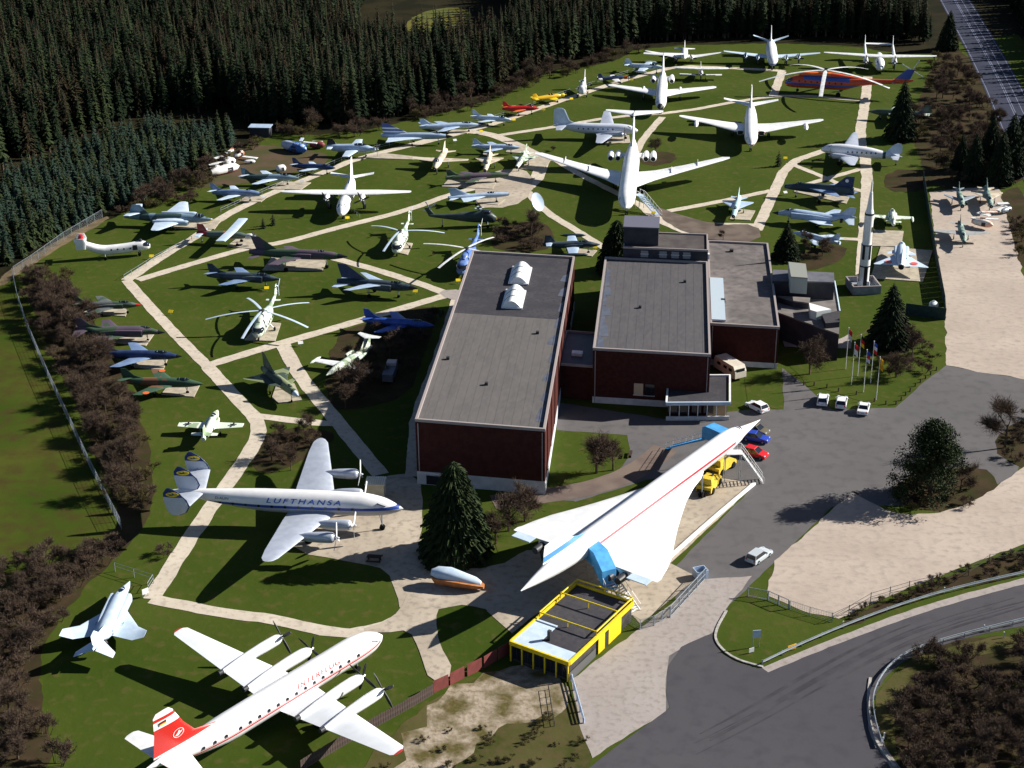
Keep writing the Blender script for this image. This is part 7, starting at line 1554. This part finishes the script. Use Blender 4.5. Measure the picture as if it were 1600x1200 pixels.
def forest(name, meshes, pts, label, grp, stufflabel, srange, nmax=300, split=True):
    pts = sorted(pts, key=lambda p: p[0]**2+p[1]**2)
    for k, (x, y) in enumerate(pts[:nmax]):
        s = rnd.uniform(*srange); put_tree(name, label, 'tree', meshes[rnd.randrange(len(meshes))], x, y, s, rnd.uniform(0, 6.28), grp, s*rnd.uniform(.85, 1.15))
    rest = pts[nmax:]
    if not rest: return
    me = bpy.data.meshes.new(name+'_mass'); me.from_pydata([(x, y, 0) for x, y in rest], [], [])
    at = me.attributes.new('tree_scale', 'FLOAT', 'POINT'); at.data.foreach_set('value', [rnd.uniform(*srange) for _ in rest])
    ar = me.attributes.new('tree_turn', 'FLOAT_VECTOR', 'POINT'); ar.data.foreach_set('vector', [c for _ in rest for c in (0, 0, rnd.uniform(0, 6.28))])
    o = link(name+'_mass', me); tag(o, stufflabel, 'forest'); o['kind'] = 'stuff'
    ng = bpy.data.node_groups.new(name+'_nodes', 'GeometryNodeTree'); ng.interface.new_socket('Geometry', in_out='INPUT', socket_type='NodeSocketGeometry'); ng.interface.new_socket('Geometry', in_out='OUTPUT', socket_type='NodeSocketGeometry')
    N, L = ng.nodes, ng.links; gi = N.new('NodeGroupInput'); go = N.new('NodeGroupOutput'); mp = N.new('GeometryNodeMeshToPoints'); L.new(gi.outputs[0], mp.inputs[0]); ip = N.new('GeometryNodeInstanceOnPoints'); L.new(mp.outputs[0], ip.inputs['Points'])
    g2i = N.new('GeometryNodeGeometryToInstance'); srcs = [t for t in bpy.data.objects if t.name.startswith(name) and t.type == 'EMPTY']
    for k in range(len(meshes)):
        jg = N.new('GeometryNodeJoinGeometry')
        for mm in meshes[k]:
            src = next(ob for ob in bpy.data.objects if ob.data is mm); oi = N.new('GeometryNodeObjectInfo'); oi.inputs['Object'].default_value = src; oi.transform_space = 'ORIGINAL'; L.new(oi.outputs['Geometry'], jg.inputs[0])
        gg = N.new('GeometryNodeGeometryToInstance'); L.new(jg.outputs[0], gg.inputs[0])
        if k == 0: J = N.new('GeometryNodeJoinGeometry')
        L.new(gg.outputs[0], J.inputs[0])
    L.new(J.outputs[0], ip.inputs['Instance']); ip.inputs['Pick Instance'].default_value = True
    def named(nm, tp):
        a = N.new('GeometryNodeInputNamedAttribute'); a.data_type = tp; a.inputs['Name'].default_value = nm; return a.outputs[0]
    L.new(named('tree_scale', 'FLOAT'), ip.inputs['Scale']); L.new(named('tree_turn', 'FLOAT_VECTOR'), ip.inputs['Rotation'])
    L.new(ip.outputs[0], go.inputs[0]); o.modifiers.new('trees', 'NODES').node_group = ng
col_pts = []
yp = scatter([(-160, 400), (0, 300), (55, 268), (110, 242), (180, 218), (240, 205), (310, 212), (360, 208), (372, 222), (330, 250), (270, 285), (220, 318), (170, 330), (90, 370), (20, 412), (-40, 440)], 620, lambda a, b: None, 2.3, seed=21)
forest('young_spruce', YM, yp, 'blue-green young spruce in the dense plantation on the left', 'young spruces of the left plantation', 'rest of the blue-green young spruce plantation seen as one mass', (.75, 1.15))
W_ = lambda *ps: [G(*p) for p in ps]
front = W_((380, 190), (430, 196), (560, 196), (640, 178), (700, 166), (770, 145), (850, 108), (950, 84), (1000, 66), (1150, 60), (1290, 58), (1462, 70))
poly = front+[(128, 560), (150, 760), (-60, 780), (-10, 600), (-70, 560), (-95, 480)]
def plant_grid(P, step, seed):
    R = random.Random(seed); xs = [p[0] for p in P]; ys = [p[1] for p in P]; out = []
    y = min(ys)
    while y < max(ys):
        x = min(xs)
        while x < max(xs):
            a, b = x+R.uniform(-.5, .5)*step, y+R.uniform(-.5, .5)*step; c = False; j = len(P)-1
            for i in range(len(P)):
                if (P[i][1] > b) != (P[j][1] > b) and a < (P[j][0]-P[i][0])*(b-P[i][1])/(P[j][1]-P[i][1])+P[i][0]: c = not c
                j = i
            if c and R.random() > .06: out.append((a, b))
            x += step
        y += step
    return out
p1 = [p for p in plant_grid(poly, 2.3, 22) if not (-50 < p[0] < 0 and 476+.25*abs(p[0]+25) < p[1] < 590)]
p2 = plant_grid([(-330, 290), (-152, 318), (-128, 352), (-110, 388), (-94, 418), (-74, 420), (-62, 520), (-60, 700), (-200, 800), (-420, 700)], 3.2, 23)
p3 = [p for p in plant_grid([(168, 545), (140, 390), (145, 340), (240, 330), (320, 500), (330, 760), (190, 800)], 3.2, 24) if p[0] > 146+.07*(p[1]-400)+4]
p4 = plant_grid([(-260, 740), (300, 740), (340, 900), (-340, 900)], 4.5, 25)
def vis(p):
    q = proj(p[0], p[1], 12); return -150 < q[0] < 1750 and q[1] > -250
allp = [p for p in p1+p2+p3+p4 if vis(p)]
print('forest', len(yp), len(p1), len(p2), len(p3), len(allp))
allp.sort(key=lambda p: p[0]**2+p[1]**2)
forest('tall_spruce', TM, allp, 'dark tall spruce in the forest behind the meadow', 'tall spruces of the forest', 'dark spruce forest stretching to the horizon behind the meadow', (.55, 1.05))
